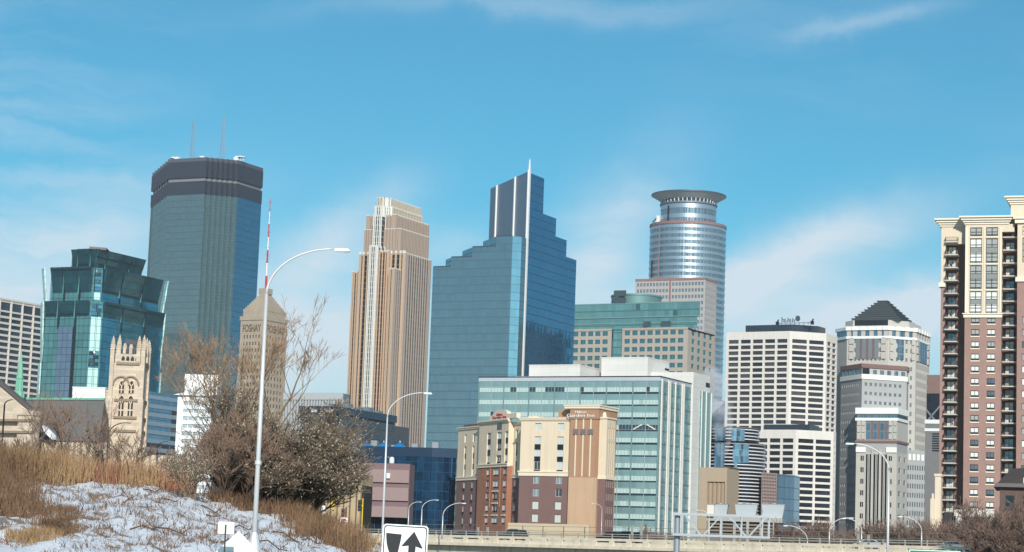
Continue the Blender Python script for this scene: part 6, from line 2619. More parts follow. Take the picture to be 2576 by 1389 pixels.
# blue glass theatre block with four skylight pyramids
def blue_hall():
    X = lambda c: 837.7 + c * .2802
    Y = lambda c: 999.9 + c * .2802
    b = Bld('dark_blue_glass_hall', 'deep blue glass hall with small blue skylight pyramids along its roof', X(890), Y(452), 560, 8)
    gl = glass('bh_glass', (22, 62, 92), .62, .10, (1.6, 2.4), line=(20, 60, 92), lw=(.06, .05), var=.16, tilt=.05)
    cap = mat('bh_fascia', (26, 52, 76), .4, .4, var=.06)
    Z = b.H
    w = abs(b.edge((0, 0), (-1, 0), 780, Z)); r_ = abs(b.edge((0, 0), (.97, .25), 1149, Z))
    poly = [(-w, 0), (0, 0), (r_ * .97, r_ * .25), (r_ * .97, r_ * .25 + 14), (-w, 16)]
    zf = b.zv((0, 0), Y(535))
    m2 = MB(); m2.prism(poly, 0, zf); b.part(m2, 'glass_wall', gl)
    m2 = MB(); m2.prism(grow(poly, .12), zf + .003, Z); b.part(m2, 'fascia', cap)
    sk = mat('skylight_blue', (30, 128, 190), .35, .2, var=.1)
    for c in (165, 302, 455, 600):
        x = b.hit(X(c), Y(444), (0, 4), (1, 0))[0]
        hw = (b.hit(X(c + 48), Y(444), (0, 4), (1, 0))[0] - x)
        zt = b.zv((x, 4), Y(402))
        m2 = MB()
        m2.add([(x - hw, 4 - hw, Z + .3), (x + hw, 4 - hw, Z + .3), (x + hw, 4 + hw, Z + .3), (x - hw, 4 + hw, Z + .3), (x, 4, zt)], [(0, 1, 4), (1, 2, 4), (2, 3, 4), (3, 0, 4), (3, 2, 1, 0)])
        m2.box(x - hw - .1, x + hw + .1, 4 - hw - .1, 4 + hw + .1, Z + .01, Z + .29)
        o = b.part(m2, 'skylight', sk)
        m2 = MB(); m2.tube([(x, 4, zt - .2), (x, 4, zt + .35)], .12, 5); b.part(m2, 'finial', M_white, parent=o)
    for k in range(6):
        m2 = MB(); xx = -w * .9 + k * w * .17; m2.box(xx, xx + 1.6, 9, 11, Z + .01, Z + .9 + .5 * (k % 3)); m2.box(xx + .3, xx + .9, 8.6, 9, Z + .01, Z + .5); b.part(m2, 'roof_unit', M_steel)
    x = b.hit(X(527), Y(590), (0, -1.4), (1, 0))[0]; z0, z1 = b.zv((x, -1.4), Y(592)), b.zv((x, -1.4), Y(535))
    m2 = MB(); m2.lathe([(.62, z0), (.66, z0 + .2), (.66, z1 - .4), (.35, z1)], 14, x, -1.4); m2.tube([(x, -1.4, z0 - 2), (x, -1.4, z0)], .2, 6); b.part(m2, 'roof_tank', M_white)
blue_hall()

# pink-brown panelled block in front of it
def pink_block():
    X = lambda c: 837.7 + c * .2802
    Y = lambda c: 999.9 + c * .2802
    b = Bld('mauve_panel_block', 'mauve concrete block of stacked wide panels in front of the blue hall', X(692), Y(598), 440, 6)
    base = mat('pb_base', (128, 104, 106), .85, var=.06, streak=.05); pan = mat('pb_panel', (156, 132, 128), .85, var=.05, streak=.06)
    Z = b.H
    w = abs(b.edge((0, 0), (-1, 0), X(150), Z)); d = abs(b.edge((0, 0), (0, 1), X(735), Z))
    m2 = MB(); m2.box(-w, 0, 0, d, b.zv((0, 0), Y(1085)), Z); m2.box(-w, 0, 2.5, d, 0, b.zv((0, 0), Y(1085)) - .003); b.part(m2, 'wall', base)
    F = Facet(b, (-w, 0), (0, 0))
    for (va, vb) in ((655, 770), (815, 932), (985, 1082)):
        for k in range(2):
            x0 = F.px(X(272), Y(va))[0] if k == 1 else 0
            x1 = F.L - .05 if k == 1 else F.px(X(272), Y(va))[0] - .08
            m2 = MB(); F.box(m2, x0, x1, b.zv((0, 0), Y(vb)), b.zv((0, 0), Y(va)), .01, .45); b.part(m2, 'wall_panel', pan)
    x, z = F.px(X(502), Y(705))
    m2 = MB(); F.box(m2, x - .35, x + .35, z - .5, z + .5, .46, .9); b.part(m2, 'wall_lamp', M_white)
    m2 = MB(); F.box(m2, 0, F.L, 0, b.zv((0, 0), Y(1088)), -2.4, -2.2); b.part(m2, 'shopfront_glass', glass('pb_shop', (38, 54, 72), .5, .12, (2.2, 40), line=(70, 80, 88), lw=(.05, 0), var=.3))
pink_block()

# tan colonnade block at the left of it
def colonnade():
    X = lambda c: 797.2 + c * .0973
    Y = lambda c: 1216 + c * .0973
    b = Bld('tan_colonnade', 'tan stone building with tall piers and dark gaps behind the bushy tree', 909, 1192, 400, 12)
    st = mat('col_stone', (186, 162, 128), .85, var=.08)
    dk = mat('col_dark', (28, 26, 24), .6)
    w = abs(b.edge((0, 0), (-1, 0), 690, b.H))
    F = Facet(b, (-w, 0), (0, 0))
    zt = F.px(890, 1220)[1]
    m2 = MB(); F.box(m2, 0, F.L, zt, b.H, -8, 0); b.part(m2, 'entablature', st)
    m2 = MB(); F.box(m2, 0, F.L, 0, zt - .003, -8, -1.2); b.part(m2, 'dark_wall', dk)
    px = [F.px(u, 1260)[0] for u in (906, 892, 877, 858)]
    x = px[0]
    pit = (px[0] - px[3]) / 3
    k = 0
    while x > .5:
        m2 = MB(); F.box(m2, x - .55, min(x + .35, F.L), 0, zt - .004, -1.0, -.01); b.part(m2, 'pier', st)
        m2 = MB(); F.box(m2, x - pit * .52, x - pit * .46, 0, zt - .004, -1.1, -.8); b.part(m2, 'mullion', mat('col_mullion', (214, 206, 190), .7))
        x -= pit; k += 1
colonnade()

# ================================================================ lower buildings, right half
def brown_box():
    X = lambda c: 1770 + c * .1945
    Y = lambda c: 1054 + c * .1945
    b = Bld('tan_box_building', 'tan windowless box with a recess of four round columns', X(305), Y(632), 455, 24)
    tan = mat('bb_tan', (178, 158, 134), .85, var=.04, streak=.06); tan2 = mat('bb_column', (166, 142, 118), .85, var=.14)
    Z = b.H
    w = abs(b.edge((0, 0), (-1, 0), X(-60), Z)); d = abs(b.edge((0, 0), (0, 1), X(458), Z))
    F = Facet(b, (-w, 0), (0, 0))
    xa, zt = F.px(X(50), Y(810)); xb, _ = F.px(X(322), Y(810)); xb = min(xb, F.L - .4)
    mb = MB(); F.wall(mb, [(xa, xb)], [(2, zt)], 0, Z, 1.6)
    shell(mb, [(-w, 0), (0, 0), (0, d), (-w, d)], 0, Z, (0,)); b.part(mb, 'wall', tan)
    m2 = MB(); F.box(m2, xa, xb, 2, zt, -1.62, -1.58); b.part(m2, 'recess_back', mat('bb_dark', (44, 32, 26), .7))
    for k in range(4):
        x = xa + (xb - xa) * (k + .42) / 4.1
        m2 = MB(); p = F.pt(x, 0, -.95); m2.lathe([(.62, 2), (.62, zt)], 14, p.x, p.y); b.part(m2, 'column', tan2, smooth=False)
    m2 = MB(); m2.box(-w * .4, .1, d * .15, d + .1, Z + .003, Z + .3); b.part(m2, 'roof_edge', mat('bb_edge', (96, 92, 90), .7))
brown_box()

def garage():
    # louvred ramp building that carries the cooling towers
    b = Bld('louvred_plant', 'low grey plant building with horizontal louvres under the cooling towers', 1948, 1303, 420, 10)
    sl = mat('pl_slat', (132, 120, 108), .8, var=.1); dk = mat('pl_dark', (50, 44, 42), .8); st = mat('pl_deck', (168, 164, 158), .7)
    w = abs(b.edge((0, 0), (-1, 0), 1782, b.H)); d = 14
    zt = b.H
    m2 = MB(); m2.box(-w, 0, 1.0, d, 0, zt - .9); b.part(m2, 'dark_core', dk)
    m2 = MB(); m2.box(-w - .3, 1.5, -.2, d, zt - .897, zt); b.part(m2, 'deck', st)
    F = Facet(b, (-w, 0), (0, 0))
    for k in range(7):
        z = zt - 1.4 - k * .62
        m2 = MB(); F.box(m2, 0, F.L, z - .22, z + .12, -.5, -.05); b.part(m2, 'louvre', sl)
    for k in range(6):
        x = F.L * k / 5
        m2 = MB(); F.box(m2, max(0, x - .25), min(F.L, x + .25), 0, zt - .9, -.04, .2); b.part(m2, 'post', st)
    for k, (ua, ub, lab) in enumerate(((1790, 1832, 'grey cooling tower nearest the tan box building'), (1850, 1906, 'middle flared cooling tower on the plant roof'), (1917, 1974, 'flared cooling tower at the right end of the plant roof'))):
        q = P((ua + ub) / 2, 1301, 424)
        hw = (ub - ua) / 2 * 424 / FOC
        t = thing('cooling_tower', lab, 'cooling tower', (q.x, q.y, zt + .02), -R(10), 'cooling towers on the plant roof')
        zz = (P((ua + ub) / 2, 1270, 424).z - zt) - .05
        m2 = MB(); m2.prism([(-hw * .86, -1.4), (hw * .80, -1.4), (hw * .80, 1.6), (-hw * .86, 1.6)], 0, zz, [(-hw * 1.0, -1.7), (hw * 1.0, -1.7), (hw * 1.0, 1.9), (-hw * 1.0, 1.9)])
        part(m2, 'casing', mat('ct_casing', (190, 196, 198), .5, .2, var=.05), t)
        m2 = MB(); m2.box(-hw * 1.03, hw * 1.03, -1.75, 1.95, zz + .003, zz + .12); part(m2, 'rim', M_steel, t)
        m2 = MB(); m2.lathe([(.9, zz + .13), (.9, zz + .3)], 16, 0, .1); part(m2, 'fan_cowl', M_steel, t)
    # tan utility box left of them
    q = P(1788, 1301, 422)
    t = thing('utility_box', 'cream utility box at the left of the cooling towers', 'utility box', (q.x, q.y, zt + .02), -R(10))
    m2 = MB(); m2.box(-.65, .65, -1, 1, 0, P(1788, 1270, 422).z - zt); part(m2, 'cabinet', mat('ub_cream', (222, 214, 200), .6), t)
    m2 = MB(); m2.box(-.75, .75, -1.1, 1.1, P(1788, 1270, 422).z - zt + .003, P(1788, 1270, 422).z - zt + .12); part(m2, 'lid', M_steel, t)
garage()

def curved():
    X = lambda c: 1770 + c * .1945
    Y = lambda c: 1054 + c * .1945
    b = Bld('curved_banded_office', 'curved office with white bands and mirrored strips above the tan box', X(420), Y(300), 700, 20)
    dk = glass('cv_dark', (26, 30, 40), .5, .1, (1.5, 40), line=(14, 16, 22), lw=(.08, 0), var=.4, tilt=.08)
    mir = glass('cv_mirror', (140, 170, 190), .8, .08, (1.5, 2.0), line=(110, 140, 160), lw=(.05, .05), var=.15, tilt=.03)
    wh = mat('cv_white', (216, 214, 214), .55, var=.04); pk = mat('cv_pink', (160, 138, 132), .7)
    k = .1945 * 700 / FOC
    Rm = 390 * k
    # centre of the drum lies behind; seen edges 95 .. 800
    cx, cy = (b.hit(X(410), Y(400), (0, Rm), (1, 0))[0], Rm)
    z = lambda v: b.zv((cx, 0), Y(v))
    Rt = 345 * k
    fh = 45 * k
    m2 = MB(); m2.lathe([(Rm, 0), (Rm, z(300))], 64, cx, cy); b.part(m2, 'drum', dk)
    m2 = MB(); m2.lathe([(Rt, z(300)), (Rt, z(112))], 64, cx - 40 * k, cy); b.part(m2, 'upper_drum', dk)
    zz = z(300) - .2
    i = 0
    while zz > 4:
        m2 = MB(); m2.lathe([(Rm + .02, zz - fh * .30), (Rm + .28, zz - fh * .30), (Rm + .28, zz), (Rm + .02, zz)], 64, cx, cy, cap=False)
        b.part(m2, 'white_band', pk if i == 0 else wh); zz -= fh; i += 1
    for q in range(5):
        zq = z(120) - q * fh * .92
        if zq < z(300) + .5: break
        m2 = MB(); m2.lathe([(Rt + .02, zq - fh * .28), (Rt + .28, zq - fh * .28), (Rt + .28, zq), (Rt + .02, zq)], 64, cx - 40 * k, cy, cap=False)
        b.part(m2, 'white_band', wh)
    m2 = MB(); m2.lathe([(Rt + .5, z(112)), (Rt + .5, z(98))], 64, cx - 40 * k, cy); b.part(m2, 'roof_edge', mat('cv_edge', (90, 94, 98), .6))
    # mirrored strips, each a curved panel standing on the drum
    for (ca, cb, va, vb, rr, ox) in ((232, 372, 310, 640, Rm, 0), (476, 660, 320, 560, Rm, 0), (500, 530, 560, 1110, Rm, 0), (232, 366, 120, 280, Rt, -40 * k), (440, 590, 125, 280, Rt, -40 * k)):
        a0 = math.asin(max(-.99, min(.99, ((ca - 410) * k - ox) / rr))); a1 = math.asin(max(-.99, min(.99, ((cb - 410) * k - ox) / rr)))
        m2 = MB(); n = 8
        for q in range(n):
            t0, t1 = a0 + (a1 - a0) * q / n, a0 + (a1 - a0) * (q + 1) / n
            pts = [(cx + ox + r_ * math.sin(t_), cy - r_ * math.cos(t_)) for t_, r_ in ((t0, rr + .4), (t1, rr + .4), (t1, rr + .1), (t0, rr + .1))]
            m2.prism(pts, z(vb), z(va))
        b.part(m2, 'mirror_panel', mir)
    # flat gridded wing and the glass box at its right
    xw = b.hit(X(752), Y(700), (0, 2), (1, 0))[0]
    zt = b.zv((xw, 2), Y(690))
    dw = abs(b.edge((xw, 2), (0, 1), X(950), zt)) if True else 10
    S = Facet(b, (xw, 2), (xw + dw * .5, 2 + dw * .87))
    L = abs(b.edge((xw, 2), tuple(S.A), X(948), zt)); S = Facet(b, (xw, 2), (xw + S.A.x * L, 2 + S.A.y * L))
    rows = [(z_, z_ + fh * .55) for z_ in np.arange(4, zt - fh * .8, fh * .95)]
    mb = MB(); cells = S.wall(mb, even(.3, S.L - .2, 9, .66), rows, 0, zt, .3)
    bk = [(S.p0.x, S.p0.y), (S.p1.x, S.p1.y), (S.p1.x, S.p1.y + 6), (S.p0.x, S.p0.y + 6 + L * .87)]
    shell(mb, bk, 0, zt, (0,)); b.part(mb, 'wing_wall', pk)
    S.windows(cells, lambda w_, h_, i, j: winmesh(w_, h_, 1, 1, (M_dark, dk), .05, .1), .3)
    q0 = S.p1 + S.A * .3
    L2 = abs(b.edge(tuple(q0), tuple(S.A), X(1176), b.zv(tuple(q0), Y(720)))); q1 = q0 + S.A * L2
    zb = b.zv(tuple(q0), Y(712))
    m2 = MB(); m2.prism([tuple(q0), tuple(q1), (q1.x, q1.y + 8), (q0.x, q0.y + 8 + L2 * .87)], 0, zb); b.part(m2, 'glass_annex', glass('cv_annex', (110, 136, 154), .7, .1, (4.5, 3.6), line=(80, 100, 116), lw=(.02, .05), var=.08, tilt=.01))
    b.finish()
curved()

def behind_grey():
    b = Bld('grey_blue_block', 'pale grey-blue gridded block half hidden in the steam', 1858, 1010, 1010, 26)
    gl = glass('gg_glass', (150, 170, 186), .5, .2, (2.0, 2.6), line=(184, 186, 190), lw=(.22, .30), var=.15, tilt=.02)
    w = abs(b.edge((0, 0), (-1, 0), 1760, b.H))
    for k, (x0, x1, dz) in enumerate(((-w, -w * .55, 1.0), (-w * .55, 0, 0))):
        m2 = MB(); m2.box(x0 + .01, x1, 0, 20, 0, b.H + dz); b.part(m2, 'glass_wall', gl)
    F = Facet(b, (-w, 0), (0, 0))
    for k in range(10):
        z = b.H - 1 - k * 7.8
        m2 = MB(); F.box(m2, 0, F.L, z - .8, z, .01, .2); b.part(m2, 'floor_band', mat('gg_band', (176, 172, 176), .6))
behind_grey()

def slivers():
    # brown-topped dark tower with cross braces, in the gap left of the apartment tower
    b = Bld('braced_dark_tower', 'dark glass tower with crossed braces in the gap beside the apartment tower', 2345, 943, 980, 26)
    m2 = MB(); zt = b.zv((0, 0), 990); m2.box(-14, 14, 0, 20, 0, zt); b.part(m2, 'glass_wall', glass('bt_glass', (36, 46, 62), .6, .1, (2, 3.6), line=(22, 28, 38), var=.3))
    m2 = MB(); m2.box(-13, 13, .5, 19, zt + .01, b.H); b.part(m2, 'brown_top', mat('bt_brown', (128, 104, 96), .8))
    F = Facet(b, (-14, 0), (14, 0))
    for k in range(5):
        z = zt - 3 - k * 16
        for s_ in (-1, 1):
            m2 = MB(); m2.bar(F.pt(14 - 6 * s_, z - 14, .2), F.pt(14 + 6 * s_, z, .2), .7); b.part(m2, 'brace', mat('bt_brace', (120, 124, 130), .5))
    b = Bld('white_banded_turret', 'narrow white-banded turret in the gap beside the apartment tower', 2350, 1056, 760, 20)
    m2 = MB(); m2.box(-3, 3, 0, 8, 0, b.H); b.part(m2, 'wall', mat('wt_wall', (120, 118, 116), .7))
    for v0, v1 in ((1066, 1056), (1085, 1078)):
        m2 = MB(); m2.box(-3.2, 3.2, -.2, 8, b.zv((0, 0), v0), b.zv((0, 0), v1) + .01); b.part(m2, 'white_band', M_white)
    for k in range(8):
        m2 = MB(); z = b.zv((0, 0), 1090 + k * 6); m2.box(-.6, 2.6, -.06, -.01, z - .5, z); b.part(m2, 'window', M_wglass_dark)
    b = Bld('cream_corner_pier', 'cream stone end pier at the foot of the apartment tower', 2362, 1192, 530, 18)
    cr = mat('apt_cream', (226, 208, 182), .8)
    m2 = MB(); m2.box(-.9, .5, 0, 3, 0, b.H - .6); m2.box(-1.1, .7, -.2, 3.2, b.H - .597, b.H); b.part(m2, 'pier', cr)
    m2 = MB(); z = b.zv((0, 0), 1255); m2.box(-1.9, -.91, -.4, 1, 0, z); m2.box(-1.6, -1.1, -.2, .6, z + .003, z + 1.2); b.part(m2, 'lantern_post', cr)
slivers()

def house():
    b = Bld('dark_gabled_house', 'dark brick house with flat hood roof behind bare trees', 2500, 1200, 300, 14, 'house')
    br = bricks('hs_brick', (96, 74, 66), (110, 94, 86)); 
    w = 16
    z0 = b.zv((0, 0), 1225)
    m2 = MB(); m2.box(.8, w, 0, 12, 0, z0); b.part(m2, 'wall', br)
    m2 = MB(); m2.add([(0, -.8, z0), (w, -.8, z0), (w, 13, z0), (0, 13, z0), (.2, -.8, z0 + .5), (w, -.8, z0 + .5), (w, 13, z0 + .5), (.2, 13, z0 + .5)], [(0, 1, 5, 4), (1, 2, 6, 5), (2, 3, 7, 6), (3, 0, 4, 7), (4, 5, 6, 7), (3, 2, 1, 0)]); b.part(m2, 'eaves', mat('hs_eaves', (110, 104, 100), .7))
    za, zb = b.zv((0, 3), 1205), b.zv((6, 3), 1178)
    m2 = MB(); m2.add([(.4, 1, z0 + .51), (w, 1, z0 + .51), (w, 6, zb + 1.0), (2.2, 6, zb), (.4, 11, z0 + .51), (w, 11, z0 + .51)], [(0, 1, 2, 3), (5, 4, 3, 2), (0, 3, 4), (1, 5, 2)]); b.part(m2, 'roof', mat('hs_roof', (74, 66, 62), .85))
    for k in range(2):
        for j in range(2):
            m2 = MB(); x = 1.6 + k * 2.3; z = z0 - 3.0 - j * 3.4; m2.box(x, x + 1.1, -.08, -.01, z, z + 1.9); b.part(m2, 'window', M_wglass_dark)
    m2 = MB(); m2.box(3.9, 5.2, -.8, -.5, z0 + .55, z0 + 1.3); b.part(m2, 'white_vent', M_white)
house()
# ================================================================ bridge with parapet, rails and traffic
BA, BB = P(905, 1341, 354), P(2640, 1380, 265)
bdir = Vector((BB.x - BA.x, BB.y - BA.y)).normalized()
BZ = (BA.z + BB.z) / 2
BL = (Vector((BB.x, BB.y)) - Vector((BA.x, BA.y))).length + 25
brz = math.atan2(bdir.y, bdir.x)
conc = mat('bridge_concrete', (226, 212, 188), .85, var=.18, scale=.5, streak=.25)
conc2 = mat('bridge_girder', (204, 194, 174), .85, var=.18, scale=.4, streak=.3)
railm = mat('rail_galvanised', (196, 190, 178), .45, .4)


def bpt(x, y=0.0, z=0.0):
    """bridge coordinates to world"""
    return Vector((BA.x + bdir.x * x - bdir.y * y, BA.y + bdir.y * x + bdir.x * y, z))


def bx_at(u, v):
    """distance along the bridge face seen at pixel (u, v)"""
    r_ = ray(u, v)
    den = r_.x * bdir.y - r_.y * bdir.x
    t_ = ((BA.x - EYE.x) * bdir.y - (BA.y - EYE.y) * bdir.x) / den
    h = EYE + r_ * t_
    return (h.x - BA.x) * bdir.x + (h.y - BA.y) * bdir.y


br = thing('road_bridge', 'long cream concrete road bridge crossing the foot of the skyline', 'bridge', (BA.x, BA.y, 0), brz)
DECK = BZ - .68
m2 = MB(); m2.box(-1, BL, 0, .32, BZ - .36, BZ); part(m2, 'parapet_cap', conc, br)
m2 = MB(); m2.box(-1, BL, .03, .29, BZ - 1.08, BZ - .56); part(m2, 'parapet_wall', conc, br)
m2 = MB(); m2.box(-1, BL, -.35, 13, BZ - 1.52, BZ - 1.083); part(m2, 'deck_edge', conc, br)
m2 = MB(); m2.box(-1, BL, .33, 12.59, BZ - 1.08, BZ - .69); part(m2, 'roadway', mat('asphalt', (78, 76, 74), .95), br)
m2 = MB(); m2.box(-1, BL, .7, 12, BZ - 3.6, BZ - 1.523); part(m2, 'girder', conc2, br)
m2 = MB(); m2.box(-1, BL, 12.6, 12.9, BZ - 1.08, BZ - .1); part(m2, 'far_parapet', conc, br)
m2 = MB(); m2.box(-4, -.99, -.6, 13.5, 0, BZ - .2); m2.box(-3.2, -1.2, -.8, 1.2, BZ - .197, BZ + .25); part(m2, 'abutment', conc2, br)
pm = MB(); pm.box(-.42, .42, -.04, .36, BZ - 1.08, BZ - .35); pm = pm.mesh('parapet_post', conc)
npost = int(BL / 3.32)
for k in range(npost):
    obj('parapet_post', pm, br, (1.0 + k * 3.32, -.001, 0))
jm = MB(); jm.box(-.03, .03, .69, .72, BZ - 3.6, BZ - 1.53); jm = jm.mesh('girder_joint', mat('joint_dark', (70, 58, 46), .9))
for k in range(int(BL / 13)):
    obj('girder_joint', jm, br, (7 + k * 13.2, 0, 0))
pier_m = MB(); pier_m.prism([(-.8, 2), (.8, 2), (.8, 11), (-.8, 11)], 0, BZ - 3.6); pier_m = pier_m.mesh('pier', conc2)
for k in range(5):
    obj('pier', pier_m, br, (14 + k * 30, 0, 0))

# metal rails over the near parapet: two bright rails on short posts
rl = thing('bridge_railing', 'two-bar metal railing on top of the near bridge parapet', 'railing', bpt(0, 0, BZ), brz)
for h in (.30, .62):
    m2 = MB(); m2.box(-1, BL, .10, .20, h - .05, h + .05); part(m2, 'rail', railm, rl)
pm = MB(); pm.box(-.07, .07, .08, .22, 0, .7); pm = pm.mesh('rail_post', railm)
for k in range(npost):
    obj('rail_post', pm, rl, (1.0 + k * 3.32, 0, .003))
# taller pedestrian fence along the far side, open frames of thin tube
fm = mat('fence_tube', (148, 134, 120), .5, .4)
fz = MB()
fc = thing('bridge_fence', 'thin tube fence standing along the far side of the bridge', 'fence', bpt(0, 12.75, BZ - .1), brz)
for h in (.25, .75, 1.25, 1.95):
    m2 = MB(); m2.box(-1, BL, -.03, .03, h - .03, h + .03); part(m2, 'rail', fm, fc)
pm = MB(); pm.box(-.05, .05, -.05, .05, 0, 2.0); pm = pm.mesh('fence_post', fm)
for k in range(int(BL / 4.4)):
    obj('fence_post', pm, fc, (1.6 + k * 4.4, 0, .003))
# concrete light posts standing up from the parapet
for (u, v0, lab) in ((1196, 1328, 'thin pale post on the bridge parapet left of the hotel corner'), (1220, 1328, 'thin pale post on the bridge parapet below the hotel corner'), (1584, 1322, 'thin pale post at the left of a pair on the parapet'), (1607, 1322, 'thin pale post at the right of a pair on the parapet'), (2153, 1345, 'pale post behind the white saloon car, left one'), (2179, 1347, 'pale post behind the white saloon car, right one')):
    x = bx_at(u, 1350)
    q = bpt(x, .5, BZ - 1.08)
    top = P(u, v0, q.y).z
    t = thing('parapet_pole', lab, 'post', q, brz, 'pale posts along the bridge parapet')
    m2 = MB(); m2.prism([(-.13, -.13), (.13, -.13), (.13, .13), (-.13, .13)], 0, top - q.z); part(m2, 'shaft', railm, t)
    m2 = MB(); m2.box(-.17, .17, -.17, .17, top - q.z + .003, top - q.z + .1); part(m2, 'cap', railm, t)


# ---------------------------------------------------------------- cars
tyre = mat('tyre_rubber', (24, 24, 26), .9)
rimm = mat('wheel_rim', (160, 162, 166), .35, .8)
carglass = mat('car_glass', (24, 30, 36), .08, .2, var=.1, spec=.8)
lampw = mat('headlamp_clear', (220, 224, 226), .15, spec=.8)
lampr = mat('tail_lamp', (150, 16, 18), .3)


def car(label, kind, paint, x, y, flip=False, snow=False):
    L, Wd, H = (4.9, 1.9, 1.78) if kind == 'suv' else (4.7, 1.8, 1.42)
    t = thing('suv' if kind == 'suv' else 'saloon_car', label, 'car', bpt(x, y, DECK), brz + (math.pi if flip else 0), 'cars crossing the bridge')
    hw = Wd / 2
    if kind == 'suv':
        body = [(-2.42, .35), (-2.45, .75), (-2.38, 1.12), (-1.2, 1.16), (1.0, 1.10), (2.1, 1.0), (2.42, .82), (2.45, .4), (2.2, .26), (-2.2, .26)]
        cab = [(-2.30, 1.12), (-2.12, 1.70), (-1.7, 1.76), (.25, 1.74), (.95, 1.12)]
    else:
        body = [(-2.32, .35), (-2.35, .8), (-2.2, .98), (-1.4, 1.0), (1.0, .96), (2.0, .84), (2.3, .66), (2.34, .36), (2.1, .22), (-2.1, .22)]
        cab = [(-1.95, 1.0), (-1.15, 1.38), (-.3, 1.42), (.4, 1.36), (1.25, .97)]

    def extr(pr, h0, h1=None):
        h1 = h1 or h0
        mb = MB(); n = len(pr)
        zmax = max(z for _, z in pr)
        zmin = min(z for _, z in pr)
        hv = [h0 + (h1 - h0) * (z - zmin) / max(.01, zmax - zmin) for _, z in pr]
        mb.add([(px, -hv[i], z) for i, (px, z) in enumerate(pr)] + [(px, hv[i], z) for i, (px, z) in enumerate(pr)],
               [tuple(range(n)), tuple(range(2 * n - 1, n - 1, -1))] + [(i, n + i, n + (i + 1) % n, (i + 1) % n) for i in range(n)])
        return mb
    pm_ = mat('car_paint_' + paint[0], paint[1], .25, .35, var=.03, spec=.7)
    bo = part(extr(body, hw), 'body', pm_, t)
    part(extr(cab, hw * .96, hw * .78), 'cabin', pm_, t)
    # windows a little proud of the cabin
    for s_ in (-1, 1):
        zb, zt_ = cab[0][1] + .05, max(z for _, z in cab) - .12
        xa, xb = cab[0][0] + .22, cab[-1][0] - .25
        xc, xd = cab[1][0] + .18, cab[-2][0] - .1
        n = 3 if kind == 'suv' else 2
        for k in range(n):
            mb = MB()
            f0, f1 = k / n + .015, (k + 1) / n - .015
            y0, y1 = s_ * (hw * .96 + .012), s_ * (hw * .80 + .02)
            mb.add([(xa + (xb - xa) * f0, y0, zb), (xa + (xb - xa) * f1, y0, zb), (xc + (xd - xc) * f1, y1, zt_), (xc + (xd - xc) * f0, y1, zt_)], [(0, 1, 2, 3)])
            part(mb, 'side_window', carglass, t)
        for x_ in (-L * .30, L * .31):
            mb = MB(); mb.tube([(x_, s_ * (hw - .2), .34), (x_, s_ * (hw + .02), .34)], .34, 16); w_ = part(mb, 'wheel', tyre, t)
            mb = MB(); mb.tube([(x_, s_ * (hw + .0), .34), (x_, s_ * (hw + .035), .34)], .21, 12); part(mb, 'rim', rimm, w_)
        mb = MB(); mb.box(body[5][0] + .12, body[6][0] + .02, min(s_ * .55, s_ * .88), max(s_ * .55, s_ * .88), body[6][1] - .12, body[6][1] + .06); part(mb, 'headlight', lampw, t)
        mb = MB(); mb.box(body[1][0] - .03, body[1][0] + .1, min(s_ * .6, s_ * .9), max(s_ * .6, s_ * .9), body[1][1] - .05, body[1][1] + .22); part(mb, 'tail_light', lampr, t)
        mb = MB(); mb.box(cab[-1][0] - .3, cab[-1][0] - .15, min(s_ * hw, s_ * (hw + .2)), max(s_ * hw, s_ * (hw + .2)), cab[0][1] + .02, cab[0][1] + .16); part(mb, 'mirror', pm_, t)
    for (i, j, nm) in ((-1, -2, 'windscreen'), (0, 1, 'rear_window')):
        a, c_ = Vector((cab[i][0], cab[i][1])), Vector((cab[j][0], cab[j][1]))
        nrm = Vector((c_.y - a.y, -(c_.x - a.x))).normalized() * (.012 if i == 0 else .012)
        if (i == -1 and nrm.x < 0) or (i == 0 and nrm.x > 0):
            nrm = -nrm
        p, q = a.lerp(c_, .12) + nrm, a.lerp(c_, .88) + nrm
        mb = MB(); mb.add([(p.x, -hw * .86, p.y), (p.x, hw * .86, p.y), (q.x, hw * .76, q.y), (q.x, -hw * .76, q.y)], [(0, 1, 2, 3)]); part(mb, nm, carglass, t)
    if kind == 'suv':
        for s_ in (-1, 1):
            mb = MB(); mb.box(-1.7, .2, s_ * .62 - .03, s_ * .62 + .03, 1.78, 1.84); part(mb, 'roof_rail', rimm, t)
    if snow:
        mb = MB(); mb.prism([(-1.75, -.62), (.15, -.62), (.15, .62), (-1.75, .62)], 1.745, 1.80, [(-1.6, -.5), (.0, -.5), (.0, .5), (-1.6, .5)]); part(mb, 'roof_snow', mat('snow_bright', (238, 240, 244), .7), t)
    return t


for (lab, kind, paint, u, y, fl, sn) in (
        ('grey estate car with white roof load below the orange brick bay', 'suv', ('grey', (92, 96, 102)), 1248, 3.4, True, True),
        ('black SUV with pale roof crossing right of the brown sign tower', 'suv', ('black', (22, 24, 28)), 1533, 3.4, True, True),
        ('dark maroon SUV just ahead of the black SUV', 'suv', ('maroon', (62, 40, 38)), 1450, 7.2, True, False),
        ('dark car half hidden at the left end of the brick hotel', 'saloon', ('navy', (34, 40, 52)), 1137, 3.4, False, False),
        ('white saloon car at the right end of the bridge', 'saloon', ('white', (232, 234, 236)), 2150, 3.4, True, False),
        ('silver saloon car behind the green sign at the right edge', 'saloon', ('silver', (170, 178, 178)), 2362, 3.4, True, False)):
    car(lab, kind, paint, bx_at(u, 1345), y, fl, sn)

# ---------------------------------------------------------------- street lamps
lampm = mat('lamp_aluminium', (214, 213, 210), .42, .25, var=.06)
lampblk = mat('lamp_black', (36, 34, 36), .5, .2)


